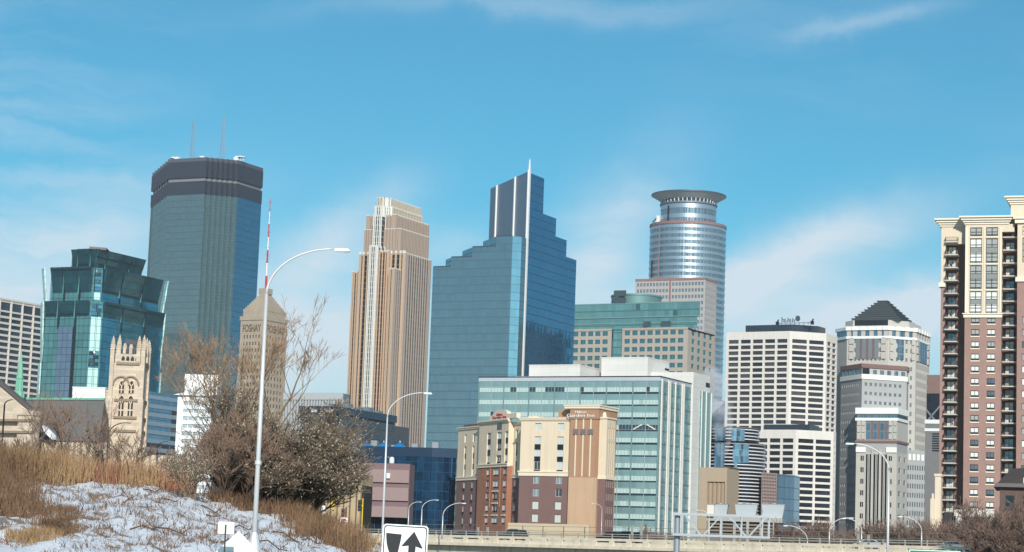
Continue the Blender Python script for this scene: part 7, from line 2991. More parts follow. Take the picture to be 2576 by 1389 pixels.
def street_lamp(label, ub, vb, uh, vh, D, ground, dia, m_=lampm, group='curved arm street lamps', base=False, rise=.72, tip=.06):
    """pole, quarter arc and cobra head. ub/vb is a point low on the pole, uh/vh the tip of the head"""
    a, h = P(ub, vb, D), P(uh, vh, D)
    s_ = 1 if h.x > a.x else -1
    A = abs(h.x - a.x)
    q = Vector((a.x, a.y, ground))
    t = thing('street_lamp', label, 'street lamp', q, 0, group)
    H = h.z - ground
    hl = A * .27
    arc = A - hl * .7
    zs = H - arc * rise
    r0, r1 = dia / 2, dia * .28
    m2 = MB(); m2.tube([(0, 0, 0), (0, 0, zs * .5), (0, 0, zs)], [r0, (r0 + r1) / 2 + .01, r1 + .01], 12); part(m2, 'pole', m_, t, smooth=True)
    pts = []
    for k in range(13):
        w = math.pi / 2 * k / 12
        pts.append((s_ * arc * (1 - math.cos(w)), 0, zs + (H - zs) * math.sin(w)))
    m2 = MB(); m2.tube(pts, [r1 + (r1 * .62 - r1) * k / 12 for k in range(13)], 10); part(m2, 'arm', m_, t, smooth=True)
    hd = MB()
    x0, x1 = s_ * (arc - .02), s_ * A
    hw = hl * .17
    hd.prism([(x0, -hw * .5), (x1, -hw), (x1, hw), (x0, hw * .5)] if s_ > 0 else [(x1, -hw), (x0, -hw * .5), (x0, hw * .5), (x1, hw)], H - hl * .10, H + hl * .03,
             [(x0, -hw * .3), (x1 - s_ * hl * .1, -hw * .6), (x1 - s_ * hl * .1, hw * .6), (x0, hw * .3)] if s_ > 0 else [(x1 - s_ * hl * .1, -hw * .6), (x0, -hw * .3), (x0, hw * .3), (x1 - s_ * hl * .1, hw * .6)])
    part(hd, 'lamp_head', M_white if m_ is lampm else m_, t)
    m2 = MB(); m2.box(min(x0 + s_ * hl * .4, x1 - s_ * hl * .1), max(x0 + s_ * hl * .4, x1 - s_ * hl * .1), -hw * .6, hw * .6, H - hl * .14, H - hl * .102); part(m2, 'lens', mat('lamp_lens', (200, 204, 204), .3), t)
    if base:
        m2 = MB(); m2.lathe([(dia * 1.7, 0), (dia * 1.7, .05), (dia * .62, .9), (dia * .55, .95)], 14); part(m2, 'base_flare', m_, t)
        m2 = MB(); m2.tube([(0, 0, 3.6), (0, 0, 3.75)], r0 + .03, 12); part(m2, 'collar', m_, t)
    return t


street_lamp('tallest curved street lamp on the snowy slope in front of the bare tree', 638, 1389, 882, 628, 88, 1.55, .205, base=True)
street_lamp('tall curved street lamp rising behind the black and white arrow sign', 963, 1320, 1088, 989, 207, 3.0, .22)
street_lamp('small curved lamp left of two on the bridge before the blue hall', 1027, 1318, 1061, 1263, 350, DECK, .2)
street_lamp('small curved lamp on the bridge in the middle before the blue hall', 1060, 1318, 1104, 1258, 345, DECK, .22)
street_lamp('small curved lamp on the bridge at the left corner of the hotel', 1113, 1325, 1173, 1266, 335, DECK, .24)
street_lamp('slim curved lamp leaning left before the right side of the hotel', 1513, 1330, 1488, 1266, 420, 4.0, .16)
street_lamp('curved lamp arching left behind the sign truss', 1784, 1325, 1752, 1283, 330, 4.0, .2)
street_lamp('curved lamp arching left beside the right end of the sign truss', 2031, 1372, 1970, 1322, 300, DECK, .22)
street_lamp('curved lamp arching right with its head beside a twin', 2086, 1372, 2148, 1303, 292, DECK, .22)
street_lamp('curved lamp arching left with its head beside a twin', 2167, 1370, 2118, 1304, 290, DECK, .22)
street_lamp('tall curved lamp at the right in front of the grey stone tower', 2233, 1389, 2126, 1115, 205, 0, .28)
street_lamp('curved lamp arching left near the foot of the apartment tower', 2318, 1380, 2258, 1299, 280, DECK, .22)
street_lamp('black curved lamp at the far left beside the stone gable', 3, 1150, 36, 1006, 200, 3.5, .22, lampblk, 'black street lamps by the church')
street_lamp('black curved lamp in front of the church tower', 267, 1190, 330, 1064, 220, 3.5, .22, lampblk, 'black street lamps by the church')
street_lamp('short black curved lamp below the banded glass office', 393, 1180, 426, 1111, 300, 3.5, .22, lampblk, 'black street lamps by the church')

# ---------------------------------------------------------------- sign truss
q = P(1702, 1380, 140)
tr = thing('sign_truss', 'galvanised overhead sign truss on one round post', 'sign truss', (q.x, q.y, 0), -R(4))
GX = lambda c: 1621.4 + c * .1836
tx = lambda c: (GX(c) - 1704) * 140 / FOC
zt, zb = P(1704, 1293, 140).z, P(1704, 1345, 140).z
gal = mat('truss_galvanised', (164, 170, 174), .45, .5, var=.08)
m2 = MB(); m2.tube([(0, 0, 0), (0, 0, zt - .1)], .19, 16); part(m2, 'post', gal, tr, smooth=False)
m2 = MB(); m2.box(-.3, .3, -.55, .55, zb - .08, zb - .02); part(m2, 'seat_plate', gal, tr)
for y in (-.45, .45):
    for z, nm in ((zt, 'top_chord'), (zb, 'bottom_chord')):
        m2 = MB(); m2.box(tx(390), tx(1705), y - .06, y + .06, z - .07, z + .07); part(m2, nm, gal, tr)
    for c in (400, 522, 1040, 1320, 1600, 1692):
        m2 = MB(); m2.box(tx(c) - .045, tx(c) + .045, y - .045, y + .045, zb + .07, zt + (.2 if c in (1040, 1320, 1600) and y < 0 else -.07)); part(m2, 'upright', gal, tr)
    for (ca, cb, up) in ((555, 765, 0), (815, 1035, 1), (1145, 1385, 0), (1425, 1650, 1)):
        a, c_ = (tx(ca), y, zb + .05 if up else zt - .05), (tx(cb), y, zt - .05 if up else zb + .05)
        m2 = MB(); m2.bar(a, c_, .08); part(m2, 'diagonal', gal, tr)
for c in (400, 522, 760, 1040, 1320, 1600, 1692):
    for z in (zt, zb):
        m2 = MB(); m2.bar((tx(c), -.45, z), (tx(c), .45, z), .06); part(m2, 'cross_tie', gal, tr)

# ---------------------------------------------------------------- road signs
sgw = mat('sign_sheet_white', (244, 244, 242), .5, var=.02)
sgb = mat('sign_black', (38, 38, 42), .55, var=.05)
sgback = mat('sign_back_aluminium', (226, 226, 220), .5, .1, var=.06)
postm = mat('sign_post', (58, 56, 54), .6, .3)


def board(F_pts, d0, d1, m_, name, parent):
    """flat plate from an outline in x, z; its front faces -y"""
    mb = MB(); n = len(F_pts)
    mb.add([(x, d0, z) for x, z in F_pts] + [(x, d1, z) for x, z in F_pts], [tuple(range(n)), tuple(range(2 * n - 1, n - 1, -1))] + [(i, n + i, n + (i + 1) % n, (i + 1) % n) for i in range(n)])
    return part(mb, name, m_, parent)


def rrect(x0, x1, z0, z1, r_, n=5):
    pts = []
    for (cx, cz, a0) in ((x1 - r_, z0 + r_, -90), (x1 - r_, z1 - r_, 0), (x0 + r_, z1 - r_, 90), (x0 + r_, z0 + r_, 180)):
        for k in range(n):
            a = R(a0 + 90 * k / (n - 1))
            pts.append((cx + r_ * math.cos(a), cz + r_ * math.sin(a)))
    return pts


D = 44
q = P(1012, 1389, D)
sg = thing('arrow_sign', 'white road sign with black arrow and black median shape', 'road sign', (q.x, q.y, 0))
k = .2802 * D / FOC
zt = P(1012, 1320, D).z
cx = lambda c: (c - 628) * k
cz = lambda c: zt - (c - 1135) * k
e = obj('sign_panel', None, sg); bpy.data.objects.remove(e)
sgp = board(rrect(cx(425), cx(832), zt - 1.15, zt, .07), 0, .02, sgw, 'panel', sg)
fr_o = rrect(cx(437), cx(820), zt - 1.12, cz(1147), .055)
fr_i = rrect(cx(446), cx(811), zt - 1.10, cz(1156), .045)
mb = MB(); n = len(fr_o)
mb.add([(x, -.004, z) for x, z in fr_o] + [(x, -.004, z) for x, z in fr_i], [(i, (i + 1) % n, n + (i + 1) % n, n + i) for i in range(n)])
part(mb, 'border', sgb, sgp)
board([(cx(x), cz(y)) for x, y in ((457, 1215), (461, 1262), (468, 1310), (480, 1352), (497, 1392), (520, 1432), (545, 1460), (560, 1432), (570, 1392), (578, 1352), (587, 1300), (593, 1262), (597, 1222))], -.006, -.001, sgb, 'median_shape', sgp)
board([(cx(x), cz(y)) for x, y in ((707, 1190), (603, 1320), (608, 1327), (663, 1318), (663, 1400), (650, 1450), (610, 1500), (655, 1530), (700, 1480), (725, 1400), (728, 1322), (784, 1339), (790, 1333))], -.006, -.001, sgb, 'arrow', sgp)
m2 = MB(); m2.box(-.04, .04, .03, .1, 0, zt - .1); part(m2, 'post', postm, sg)
sg.rotation_euler = (0, R(1.2), 0)

D = 70
q = P(565, 1389, D)
kk = D / FOC
zc = P(565, 1328, D).z
sg = thing('plain_road_sign', 'small white rectangular sign seen from behind on the snowy slope', 'road sign', (q.x, q.y, 1.2))
board(rrect(-20 * kk, 21 * kk, zc - 15 * kk - 1.2, zc + 15 * kk - 1.2, .03), 0, .02, sgback, 'panel', sg)
m2 = MB(); m2.box(-.025, .02, -.05, -.005, 0, zc - 1.2 + .1); part(m2, 'post', postm, sg)
q = P(598, 1389, D + 1.5)
za = P(598, 1335, D + 1.5).z
sg = thing('diamond_road_sign', 'large white diamond sign seen from behind below the small sign', 'road sign', (q.x, q.y, .3))
hd = .78
board([(0, za - .3), (-hd, za - .3 - hd), (0, za - .3 - 2 * hd), (hd, za - .3 - hd)], 0, .025, sgback, 'panel', sg)
for s_ in (-.3, .3):
    m2 = MB(); m2.box(s_ - .03, s_ + .03, -.06, -.004, 0, za - .3 - abs(s_) - .75); part(m2, 'post', postm, sg)
m2 = MB(); m2.box(-.45, .45, -.045, -.005, za - 1.02, za - .98); part(m2, 'brace', sgback, sg)

D = 232
for (nm, lab, u, v, w_, h_, kind) in (('no_entry_sign', 'square no entry sign with red disc and white bar', 865, 1312, .80, .80, 'no'),
                                      ('notice_sign', 'small white notice sign beside the yellow signal', 807, 1282, .85, .82, 'txt')):
    q = P(u, v, D)
    sg = thing(nm, lab, 'road sign', (q.x, q.y, 3.0))
    z = q.z - 3.0
    pn = board(rrect(-w_ / 2, w_ / 2, z - h_ / 2, z + h_ / 2, .05), 0, .03, sgw, 'panel', sg)
    if kind == 'no':
        board([(.37 * w_ * math.cos(a), z + .37 * w_ * math.sin(a)) for a in np.linspace(0, 2 * math.pi, 25)[:-1]], -.02, -.002, mat('sign_red_disc', (190, 30, 44), .5), 'red_disc', pn)
        board([(-.3 * w_, z - .06), (.3 * w_, z - .06), (.3 * w_, z + .06), (-.3 * w_, z + .06)], -.03, -.021, sgw, 'white_bar', pn)
    else:
        for j, (a, c_) in enumerate(((-.26, .26), (-.12, .14), (-.05, .22))):
            zz = z + .24 - j * .2
            board([(a, zz - .03), (c_, zz - .03), (c_, zz + .03), (a, zz + .03)], -.012, -.002, mat('faded_print', (110, 116, 120), .6), 'print_line', pn)
    m2 = MB(); m2.box(-.04, .04, .035, .1, 0, z + h_ / 2 - .05); part(m2, 'post', mat('sign_post_wood', (176, 150, 112), .7), sg)


def signal(label, u, v, D, h_, body, mast, heads, face=False):
    q = P(u, v, D)
    t = thing('traffic_signal', label, 'traffic signal', (q.x, q.y, 3.0), 0, 'traffic signals by the bridge end')
    z = q.z - 3.0
    m2 = MB(); m2.tube([(.32, .1, 0), (.32, .1, z + h_ / 2 + .2)], .07, 8); part(m2, 'mast', mast, t)
    m2 = MB(); m2.box(-.2, .2, -.18, .18, z - h_ / 2, z + h_ / 2); part(m2, 'housing', body, t)
    for k in range(heads):
        zz = z + h_ / 2 - h_ * (k + .5) / heads
        m2 = MB(); m2.tube([(0, -.18, zz), (0, -.36, zz + .03)], .14, 10); part(m2, 'visor', mat('visor_black', (20, 20, 20), .6), t)
    m2 = MB(); m2.box(.18, .30, -.05, .12, z - .06, z + .06); part(m2, 'bracket', mast, t)


yel = mat('signal_yellow', (224, 184, 30), .5)
signal('yellow traffic signal housing beside the notice sign', 838, 1264, 240, 1.3, yel, mat('sign_post_wood', (176, 150, 112), .7), 0)
signal('black and yellow traffic signal at the left end of the bridge', 905, 1272, 250, 1.25, mat('signal_black', (34, 32, 30), .6), yel, 3)
signal('red-brown traffic signal above the no entry sign', 863, 1290, 245, .9, mat('signal_redbrown', (120, 52, 44), .6), postm, 2)

D = 120
q = P(2352, 1385, D)
sg = thing('green_guide_sign', 'top edge of a green guide sign at the bottom right', 'road sign', (q.x, q.y, 0), 0)
zt = P(2352, 1383.5, D).z
wd = 66 * D / FOC
pn = board(rrect(-wd, wd, zt - 1.4, zt, .08), 0, .03, mat('guide_green', (12, 132, 108), .5), 'panel', sg)
fo, fi = rrect(-wd + .03, wd - .03, zt - 1.37, zt - .03, .07), rrect(-wd + .07, wd - .07, zt - 1.33, zt - .07, .05)
mb = MB(); n = len(fo); mb.add([(x, -.004, z) for x, z in fo] + [(x, -.004, z) for x, z in fi], [(i, (i + 1) % n, n + (i + 1) % n, n + i) for i in range(n)]); part(mb, 'border', sgw, pn)
for s_ in (-1, 1):
    m2 = MB(); m2.box(s_ * wd * .6 - .05, s_ * wd * .6 + .05, .035, .13, 0, zt - .1); part(m2, 'post', postm, sg)
# ================================================================ snowy bank, brush and bare trees
HY = 112.0
crest = [(P(u, v, HY).x, P(u, v, HY).z) for u, v in ((-400, 1190), (0, 1200), (110, 1202), (200, 1214), (300, 1224), (400, 1232), (490, 1240), (560, 1268), (620, 1288), (740, 1308), (800, 1328), (860, 1350), (950, 1385), (1040, 1412), (1200, 1440))]
cxs, czs = [c[0] for c in crest], [c[1] for c in crest]


def hill(x, y):
    zc = np.interp(x, cxs, czs)
    s_ = np.clip((y - 58) / (HY - 58), 0, 1)
    s_ = s_ ** 1.05
    z = .2 + (zc - .2) * s_
    far = np.clip((y - HY) / 150, 0, 1)
    z = z - far * .6 * np.clip(zc, 0, 3)
    b_ = .16 * np.sin(x * 1.3 + y * .31) * np.sin(y * .55 + x * .4) + .09 * np.sin(x * 3.1 - y * .9) + .05 * np.sin(x * 7.3 + y * 2.1)
    return z + b_ * np.clip(zc, 0, 1) * np.clip((y - 50) / 20, 0, 1)


xs = np.concatenate([np.linspace(-140, -40, 40), np.linspace(-39, 2, 150)])
ys = np.concatenate([np.linspace(40, 130, 150), np.linspace(133, 300, 30)])
gx, gy = np.meshgrid(xs, ys)
gz = hill(gx, gy)
vs = np.stack([gx.ravel(), gy.ravel(), gz.ravel()], 1)
nx, ny = len(xs), len(ys)
idx = np.arange(nx * ny).reshape(ny, nx)
fs = np.stack([idx[:-1, :-1].ravel(), idx[:-1, 1:].ravel(), idx[1:, 1:].ravel(), idx[1:, :-1].ravel()], 1)
me = bpy.data.meshes.new('snow_bank')
me.from_pydata(vs.tolist(), [], fs.tolist())
me.polygons.foreach_set('use_smooth', [True] * len(me.polygons))
snm, t, bs = newmat('snow_and_soil')
tcn = t.n('TexCoord').outputs['Object']
n1 = t.n('TexNoise', {'Vector': tcn, 'Scale': .55, 'Detail': 7.0, 'Roughness': .68}).outputs['Fac']
n2 = t.n('TexNoise', {'Vector': tcn, 'Scale': 5.0, 'Detail': 5.0, 'Roughness': .7}).outputs['Fac']
mp = t.n('Mapping', {'Vector': tcn, 'Rotation': (0, 0, .5), 'Scale': (1.6, .5, 1.0)})
n3 = t.n('TexNoise', {'Vector': mp.outputs[0], 'Scale': 2.0, 'Detail': 6.0, 'Roughness': .7}).outputs['Fac']
soil = t.m('ADD', t.m('MULTIPLY', n1, .72), t.m('MULTIPLY', n3, .28))
soil = t.ramp(soil, [(.525, 0), (.59, .9)])
dirt = t.mix(n2, lin((96, 72, 52)), lin((158, 128, 96)))
snowc = t.mix(n2, lin((222, 226, 232)), lin((246, 247, 249)))
t.set(bs.inputs['Base Color'], t.mix(soil, snowc, dirt))
bs.inputs['Roughness'].default_value = .85
bp_ = t.n('Bump', {'Height': t.m('ADD', n2, n3), 'Strength': .5, 'Distance': .2})
t.set(bs.inputs['Normal'], bp_.outputs[0])
me.materials.append(snm)
tag(obj('snow_bank', me), kind='structure')

# ---------------------------------------------------------------- grass and brush
rng = np.random.default_rng(5)


def strands(n, xf, hf, lean=.45, width=(.012, .03), curl=.3):
    """n thin blades: xf gives foot points, hf their heights"""
    foot = xf(n)
    n = len(foot)
    h = hf(n)
    ang = rng.uniform(0, 2 * np.pi, n)
    ln = rng.normal(0, lean, n) * h
    tip = foot + np.stack([np.cos(ang) * ln, np.sin(ang) * ln, h], 1)
    mid = foot + np.stack([np.cos(ang) * ln * .35, np.sin(ang) * ln * .35, h * .55], 1)
    w = rng.uniform(width[0], width[1], n)
    sd = np.stack([w, np.zeros(n), np.zeros(n)], 1)
    v = np.stack([foot - sd, foot + sd, mid + sd * .7, tip, mid - sd * .7], 1).reshape(-1, 3)
    f = (np.arange(n) * 5)[:, None] + np.arange(5)[None, :]
    return v, f


def stuff_mesh(name, vf, m_, label, cat):
    v = np.concatenate([a for a, _ in vf])
    f, k = [], 0
    for a, b_ in vf:
        f += (b_ + k).tolist()
        k += len(a)
    me_ = bpy.data.meshes.new(name)
    me_.from_pydata(v.tolist(), [], f)
    me_.materials.append(m_)
    return tag(obj(name, me_), label, cat, kind='stuff')


def strand_mat(name, c0, c1):
    m_, t_, b_ = newmat(name)
    g = t_.n('TexCoord').outputs['Object']
    nn = t_.n('TexNoise', {'Vector': g, 'Scale': 1.3, 'Detail': 4.0}).outputs['Fac']
    n4 = t_.n('TexNoise', {'Vector': g, 'Scale': 14.0, 'Detail': 2.0}).outputs['Fac']
    t_.set(b_.inputs['Base Color'], t_.mix(t_.ramp(t_.m('ADD', t_.m('MULTIPLY', nn, .6), t_.m('MULTIPLY', n4, .4)), [(.36, 0), (.64, 1)]), lin(c0), lin(c1)))
    b_.inputs['Roughness'].default_value = .9
    b_.inputs['Specular IOR Level'].default_value = .1
    return m_


def foot_px(ulo, uhi, ylo, yhi, clump=0, spread=.35):
    """foot points on the bank between two picture columns and two depths, in clumps"""
    def fn(n):
        if clump:
            m_ = max(1, n // clump)
            cu, cy = rng.uniform(ulo, uhi, m_), rng.uniform(ylo, yhi, m_)
            k_ = np.repeat(np.arange(m_), clump)
            y = cy[k_] + rng.normal(0, spread * 1.6, len(k_))
            x = (cu[k_] - CU) / FOC * cy[k_] + rng.normal(0, spread, len(k_))
        else:
            u, y = rng.uniform(ulo, uhi, n), rng.uniform(ylo, yhi, n)
            x = (u - CU) / FOC * y
        z = hill(x, y) - .03
        return np.stack([x, y, z], 1)
    return fn


def hgt(a, b_):
    return lambda n: rng.uniform(a, b_, n)


gold = strand_mat('dry_grass_gold', (134, 104, 72), (178, 148, 112))
brn = strand_mat('dry_weed_brown', (84, 64, 50), (142, 112, 86))
red_ = strand_mat('red_twig', (126, 78, 64), (164, 120, 100))
gry = strand_mat('bare_twig_grey', (92, 78, 66), (140, 122, 104))

# sparse grass poking through the snow all over the bank
stuff_mesh('snow_grass', [strands(6000, foot_px(-60, 960, 74, 114, 6, .16), hgt(.08, .32), 1.0, (.006, .016)), strands(1500, foot_px(100, 640, 84, 112, 4, .3), hgt(.2, .5), 1.3, (.006, .016))], brn,
           'thin brown grass stems poking through the snow', 'grass')
# tall dry weeds along the crest at the left and in the lower left corner
stuff_mesh('dry_grass', [strands(5200, foot_px(-60, 440, 112, 123, 45, .45), hgt(.5, 1.8), .34, (.008, .02)), strands(1500, foot_px(60, 230, 109, 120, 50, .5), hgt(.6, 2.0), .36, (.008, .02)),
                         strands(900, foot_px(60, 170, 78, 82, 30, .22), hgt(.15, .45), .7, (.006, .014)), strands(1800, foot_px(800, 950, 104, 116, 40, .35), hgt(.4, 1.0), .4, (.008, .02))], gold,
           'tall straw-coloured dry grass along the top of the bank', 'grass')
stuff_mesh('dry_weeds', [strands(4200, foot_px(-80, 110, 88, 112, 50, .45), hgt(.3, 1.1), .55, (.007, .018)), strands(4400, foot_px(-80, 130, 108, 121, 50, .5), hgt(.7, 2.0), .42, (.008, .02)),
                         strands(1500, foot_px(130, 210, 82, 92, 40, .25), hgt(.2, .5), .7, (.006, .014)), strands(2200, foot_px(560, 800, 111, 118, 40, .35), hgt(.3, 1.0), .45, (.007, .018)),
                         strands(2600, foot_px(760, 930, 100, 118, 40, .4), hgt(.4, 1.3), .45, (.008, .02))], brn,
           'tangled brown weeds at the lower left and the right end of the bank', 'weeds')
stuff_mesh('red_twigs', [strands(1500, foot_px(215, 320, 112, 124, 30, .35), hgt(.5, 1.6), .3, (.007, .016)), strands(1500, foot_px(330, 490, 113, 128, 20, .3), hgt(.5, 1.8), .25, (.007, .016))], red_,
           'reddish bare dogwood twigs along the crest in the middle', 'twigs')


# ---------------------------------------------------------------- bare trees
def bare_tree(name, label, cat, base, h, r0, seed, stems=1, fan=.35, levels=5, kids=(3, 4), up=.25, twig_w=.018, bark=None, twigm=None, group=None, lift=.3, leaf=None, leaves=0, leaf_s=.07, ratio=.66, wide=1.0):
    rd = random.Random(seed)
    bark = bark or mat('bark_brown', (84, 66, 54), .95, var=.3, scale=3)
    twigm = twigm or gry
    t_ = thing(name, label, cat, base, 0, group)
    tr_, cr = MB(), MB()
    tips = []

    def rib(p, q, w0, w1):
        d = (q - p)
        a = d.cross(Vector((rd.uniform(-.3, .3), 1, rd.uniform(-.3, .3))))
        if a.length < 1e-5:
            return
        a.normalize()
        cr.add([p - a * w0, p + a * w0, q + a * w1, q - a * w1], [(0, 1, 2, 3)])

    def grow_(p, d, L, r_, lv):
        n = 4 if lv < 2 else 3
        pts, rad = [p.copy()], [r_]
        for i in range(n):
            d = (d + Vector((rd.gauss(0, .13), rd.gauss(0, .13), rd.gauss(0, .09) + up * .12))).normalized()
            p = p + d * (L / n)
            pts.append(p.copy())
            rad.append(r_ * (1 - .5 * (i + 1) / n))
        if lv < 3:
            tr_.tube(pts, rad, 7 if lv == 0 else 5, cap=False)
        else:
            for i in range(n):
                rib(pts[i], pts[i + 1], max(twig_w, rad[i]), max(twig_w * .8, rad[i + 1]))
        if lv >= levels:
            tips.append((pts[-1], d))
            tips.append((pts[-2], d))
            return
        k = rd.randint(*kids)
        for c in range(k):
            f = rd.uniform(lift, 1.0) if lv > 0 or stems > 1 else rd.uniform(max(lift, .35), 1.0)
            i = min(n - 1, int(f * n))
            q = pts[i].lerp(pts[i + 1], f * n - i)
            ang = rd.uniform(0, 2 * math.pi)
            sp = rd.uniform(.45, 1.25) * wide
            side = Vector((math.cos(ang), math.sin(ang), 0))
            nd = (d * .85 + side * sp + Vector((0, 0, up * rd.uniform(.2, 1.2)))).normalized()
            grow_(q, nd, L * ratio * rd.uniform(.75, 1.2), max(rad[i] * .55, .006), lv + 1)
        grow_(pts[-1], d, L * ratio, rad[-1], lv + 1)
    for s_ in range(stems):
        a = 2 * math.pi * s_ / stems + rd.uniform(-.5, .5)
        sp = fan * rd.uniform(.5, 1.1) if stems > 1 else .03
        d = Vector((math.cos(a) * sp, math.sin(a) * sp, 1)).normalized()
        grow_(Vector((math.cos(a) * .15 * (stems > 1), math.sin(a) * .15 * (stems > 1), -.1)), d, h * .38 * rd.uniform(.8, 1.1), r0 * rd.uniform(.7, 1.0) if stems > 1 else r0, 0)
    zmax = max(v[2] for v in cr.v)
    sc = h / zmax
    for mb in (tr_, cr):
        mb.v = [(x * sc, y * sc, z * sc) for x, y, z in mb.v]
    part(tr_, 'trunk', bark, t_)
    part(cr, 'crown', twigm, t_, label=None)
    if leaf and leaves:
        lf = MB()
        for k in range(leaves):
            p, d = rd.choice(tips)
            p = p * sc + Vector((rd.gauss(0, .22), rd.gauss(0, .22), rd.gauss(0, .2)))
            a = Vector((rd.gauss(0, 1), rd.gauss(0, 1), rd.gauss(0, 1))).normalized() * leaf_s * rd.uniform(.5, 1.2)
            b_ = a.cross(Vector((rd.gauss(0, 1), rd.gauss(0, 1), rd.gauss(0, 1)))).normalized() * leaf_s * .45
            lf.add([p - a, p + b_, p + a, p - b_], [(0, 1, 2, 3)])
        part(lf, 'withered_leaves', leaf, t_)
    return t_


def on_bank(u, y):
    x = (u - CU) / FOC * y
    return (x, y, float(hill(x, y)) - .1)


def top_h(base, v):
    """height from base to the pixel row v"""
    u = base[0] / base[1] * FOC + CU
    return P(u, v, base[1]).z - base[2]


bk = mat('bark_brown', (84, 66, 54), .95, var=.3, scale=3)
bk2 = mat('bark_pale', (128, 106, 84), .95, var=.3, scale=3)
olive = strand_mat('withered_leaf_olive', (136, 124, 102), (194, 182, 156))
tw_brown = strand_mat('twig_brown', (102, 82, 70), (150, 126, 108))
q = on_bank(628, 118)
bare_tree('bare_tree', 'tall bare tree fanning out in front of the stone obelisk tower', 'tree', q, top_h(q, 735), .20, 11, stems=4, fan=.46, levels=6, kids=(2, 2), up=.34, twig_w=.009, bark=bk2, twigm=strand_mat('twig_tan', (120, 96, 76), (168, 140, 112)), wide=.8, lift=.5)
q = on_bank(585, 112)
bare_tree('brown_thicket', 'dense brown bare thicket left of the tallest street lamp', 'shrub', q, top_h(q, 1010), .10, 23, stems=9, fan=.55, levels=5, kids=(2, 4), up=.34, twig_w=.009, bark=bk, twigm=tw_brown, wide=.72, lift=.2)
q = on_bank(640, 113)
bare_tree('brown_thicket', 'dense brown bare thicket right behind the tallest street lamp', 'shrub', q, top_h(q, 1040), .10, 24, stems=8, fan=.55, levels=5, kids=(2, 4), up=.34, twig_w=.009, bark=bk, twigm=tw_brown, wide=.72, lift=.2)
q = on_bank(705, 116)
bare_tree('leafy_thicket', 'wide grey-olive bush tree with withered leaves right of the lamp', 'tree', q, top_h(q, 925), .16, 31, stems=7, fan=.95, levels=5, kids=(3, 4), up=.15, twig_w=.010, bark=bk, twigm=gry, leaf=olive, leaves=8000, leaf_s=.075, wide=1.0, lift=.15)
q = on_bank(790, 117)
bare_tree('leafy_thicket', 'rounded grey-olive bush reaching right towards the yellow signal', 'tree', q, top_h(q, 1035), .13, 37, stems=7, fan=1.0, levels=5, kids=(3, 4), up=.12, twig_w=.010, bark=bk, twigm=gry, leaf=olive, leaves=6500, leaf_s=.075, wide=1.05, lift=.15)
q = on_bank(505, 108)
bare_tree('young_tree', 'young multi-stem tree before the stark white block', 'tree', q, top_h(q, 1105), .09, 41, stems=5, fan=.45, levels=5, kids=(2, 2), up=.35, twig_w=.010, bark=bk2, twigm=gry, leaf=olive, leaves=1200, leaf_s=.05)
for (u, y, v, sd, lab, st) in ((155, 130, 975, 51, 'slim bare sapling in front of the grey church roof, left one', 2), (205, 128, 965, 52, 'slim bare sapling in front of the grey church roof, right one', 3), (300, 120, 1045, 53, 'dark-stemmed sapling in front of the church tower', 3),
                               (330, 126, 1075, 54, 'spindly sapling at the right corner of the church tower', 2), (60, 118, 1085, 55, 'small bare shrub at the foot of the stone gable', 4), (440, 126, 1120, 56, 'thin sapling before the stone porch', 3)):
    q = on_bank(u, y)
    bare_tree('sapling', lab, 'tree', q, top_h(q, v), .055, sd, stems=st, fan=.28, levels=4, kids=(2, 3), up=.4, twig_w=.012, bark=mat('bark_dark', (60, 46, 42), .95, var=.3, scale=3), twigm=tw_brown, group='bare saplings by the church')

# fallen branches and stalks lying on the snow
FB = tag(thing('fallen_branches', 'scattered dark fallen branches on the snowy bank', 'branches'), kind='stuff')
for k in range(14):
    u, y = random.uniform(40, 900), random.uniform(86, 110)
    x, yy, z = on_bank(u, y)
    a = random.uniform(-.5, .5)
    L = random.uniform(.6, 2.0)
    m2 = MB()
    pts = [(-L / 2, 0, 0), (-L / 6, .1, .06), (L / 5, .05, .03), (L / 2, -.1, .08)]
    pts = [(px_, py_, float(hill(x + px_ * math.cos(a), yy + px_ * math.sin(a))) - z + pz_) for px_, py_, pz_ in pts]
    m2.tube(pts, [.035, .03, .025, .012], 5)
    m2.tube([pts[2], (pts[2][0] + .3, .3, pts[2][2] + .25)], [.02, .008], 4)
    o = obj('fallen_branch', m2.mesh('fallen_branch', bk), None, (x, yy, z + .08), a)
    o.parent = FB

# ---------------------------------------------------------------- brushy trees behind the bridge
tw_far = strand_mat('twig_far', (92, 74, 66), (138, 116, 104))
spots = [(1610, 1308, 400, 'low brown bush between hotel and glass block'), (1670, 1316, 398, 'low brown bush at the foot of the white stair pylon'), (1955, 1312, 392, 'brown bush under the right end of the plant'), (2020, 1290, 390, 'brown bare tree below the lower white office block'),
         (2075, 1285, 388, 'brown bare tree left of the paired lamps'), (2180, 1292, 380, 'brown bare tree right of the paired lamps'), (2255, 1288, 376, 'brown bare tree behind the tall right lamp'),
         (2305, 1292, 372, 'brown bare tree beside the lamp near the apartment tower'), (2345, 1262, 366, 'taller brown tree at the left foot of the apartment tower'), (2390, 1285, 360, 'brown bare tree before the apartment podium')]
proto = {}
for i, (u, v, y, lab) in enumerate(spots):
    p = P(u, 1350, y)
    base = (p.x, p.y, 1.5)
    h = P(u, v + 9, y).z - 1.5
    bare_tree('roadside_tree', lab, 'tree', base, h, .12, 100 + i, stems=6, fan=.75, levels=4, kids=(4, 5), up=.25, twig_w=.028, bark=bk, twigm=tw_far, group='bare trees behind the bridge', wide=.9, lift=.1, ratio=.7)
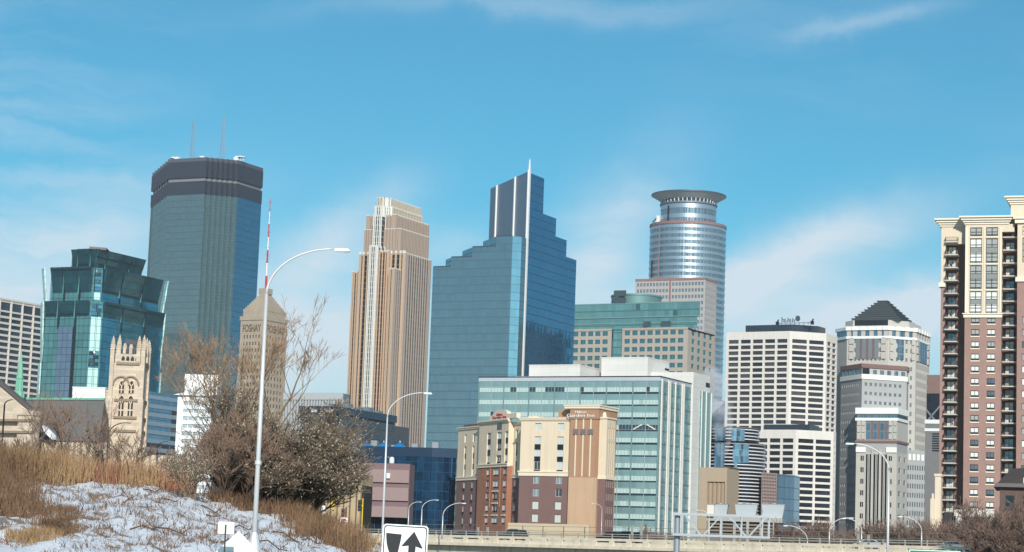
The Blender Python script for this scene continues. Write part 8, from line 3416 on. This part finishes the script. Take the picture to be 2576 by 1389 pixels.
for (u, v, y, sd, lab, st) in ((2462, 1250, 262, 201, 'dark crooked bare tree before the white podium frame', 2), (2530, 1235, 268, 202, 'wide brown bush covering the front of the dark house', 8), (2580, 1250, 262, 203, 'brown bush at the right edge before the dark house', 8)):
    p = P(u, 1380, y)
    bare_tree('roadside_tree', lab, 'tree', (p.x, p.y, 1.0), P(u, v, y).z - 1.0, .16, sd, stems=st, fan=.55, levels=5, kids=(3, 3) if st == 2 else (3, 4), up=.22, twig_w=.022, bark=bk, twigm=tw_far, group='bare trees behind the bridge', wide=1.0, lift=.15)

# ---------------------------------------------------------------- steam
def steam():
    D = 690
    q = P(1815, 1160, D)
    zb, zt = q.z, P(1790, 915, D).z
    m2 = MB()
    prof = [(.6, 0), (1.8, 2), (2.7, 7), (3.5, 13), (4.3, 18), (4.8, 22), (4.2, 25.5), (2.8, 28), (.8, 29.5)]
    n = 20
    for r_, z in prof:
        f = z / 34.5
        for k in range(n):
            w = 2 * math.pi * k / n
            rr = r_ * (1 + .16 * math.sin(3 * w + z * .5) + .1 * math.sin(5 * w - z))
            m2.v.append((rr * math.cos(w) - f * 3.5 + 1.2 * math.sin(f * 5), rr * math.sin(w), z))
    for i in range(len(prof) - 1):
        for k in range(n):
            m2.f.append((i * n + k, i * n + (k + 1) % n, (i + 1) * n + (k + 1) % n, (i + 1) * n + k)); m2.m.append(0)
    m2.f += [tuple(range(n - 1, -1, -1)), tuple(range((len(prof) - 1) * n, len(prof) * n))]; m2.m += [0, 0]
    m_, t_, b_ = newmat('steam')
    m_.node_tree.nodes.remove(b_)
    vol = t_.n('VolumePrincipled', {'Color': (.93, .94, .97, 1), 'Anisotropy': -.2})
    g = t_.n('TexCoord').outputs['Object']
    nz = t_.n('TexNoise', {'Vector': g, 'Scale': .22, 'Detail': 4.0, 'Roughness': .6}).outputs['Fac']
    t_.set(vol.inputs['Density'], t_.m('MULTIPLY', t_.ramp(nz, [(.42, 0), (.7, 1)]), .22))
    out = m_.node_tree.nodes['Material Output']
    m_.node_tree.links.new(vol.outputs[0], out.inputs['Volume'])
    o = obj('steam_plume', m2.mesh('steam_plume', m_), None, (q.x, q.y, zb))
    tag(o, 'white steam drifting up between the glass block and white tower', 'steam', kind='stuff')


steam()


# ---------------------------------------------------------------- haze
HAZE = 0.00006
hz = MB(); hz.box(-4200, 4200, -2700, 7200, -1.0, 300)
hm, t_, b_ = newmat('haze')
hm.node_tree.nodes.remove(b_)
vol = t_.n('VolumePrincipled', {'Color': (.90, .95, 1.0, 1), 'Density': HAZE, 'Anisotropy': .0})
hm.node_tree.links.new(vol.outputs[0], hm.node_tree.nodes['Material Output'].inputs['Volume'])
tag(obj('haze', hz.mesh('haze', hm)), 'thin winter haze over the whole city', 'haze', kind='stuff')
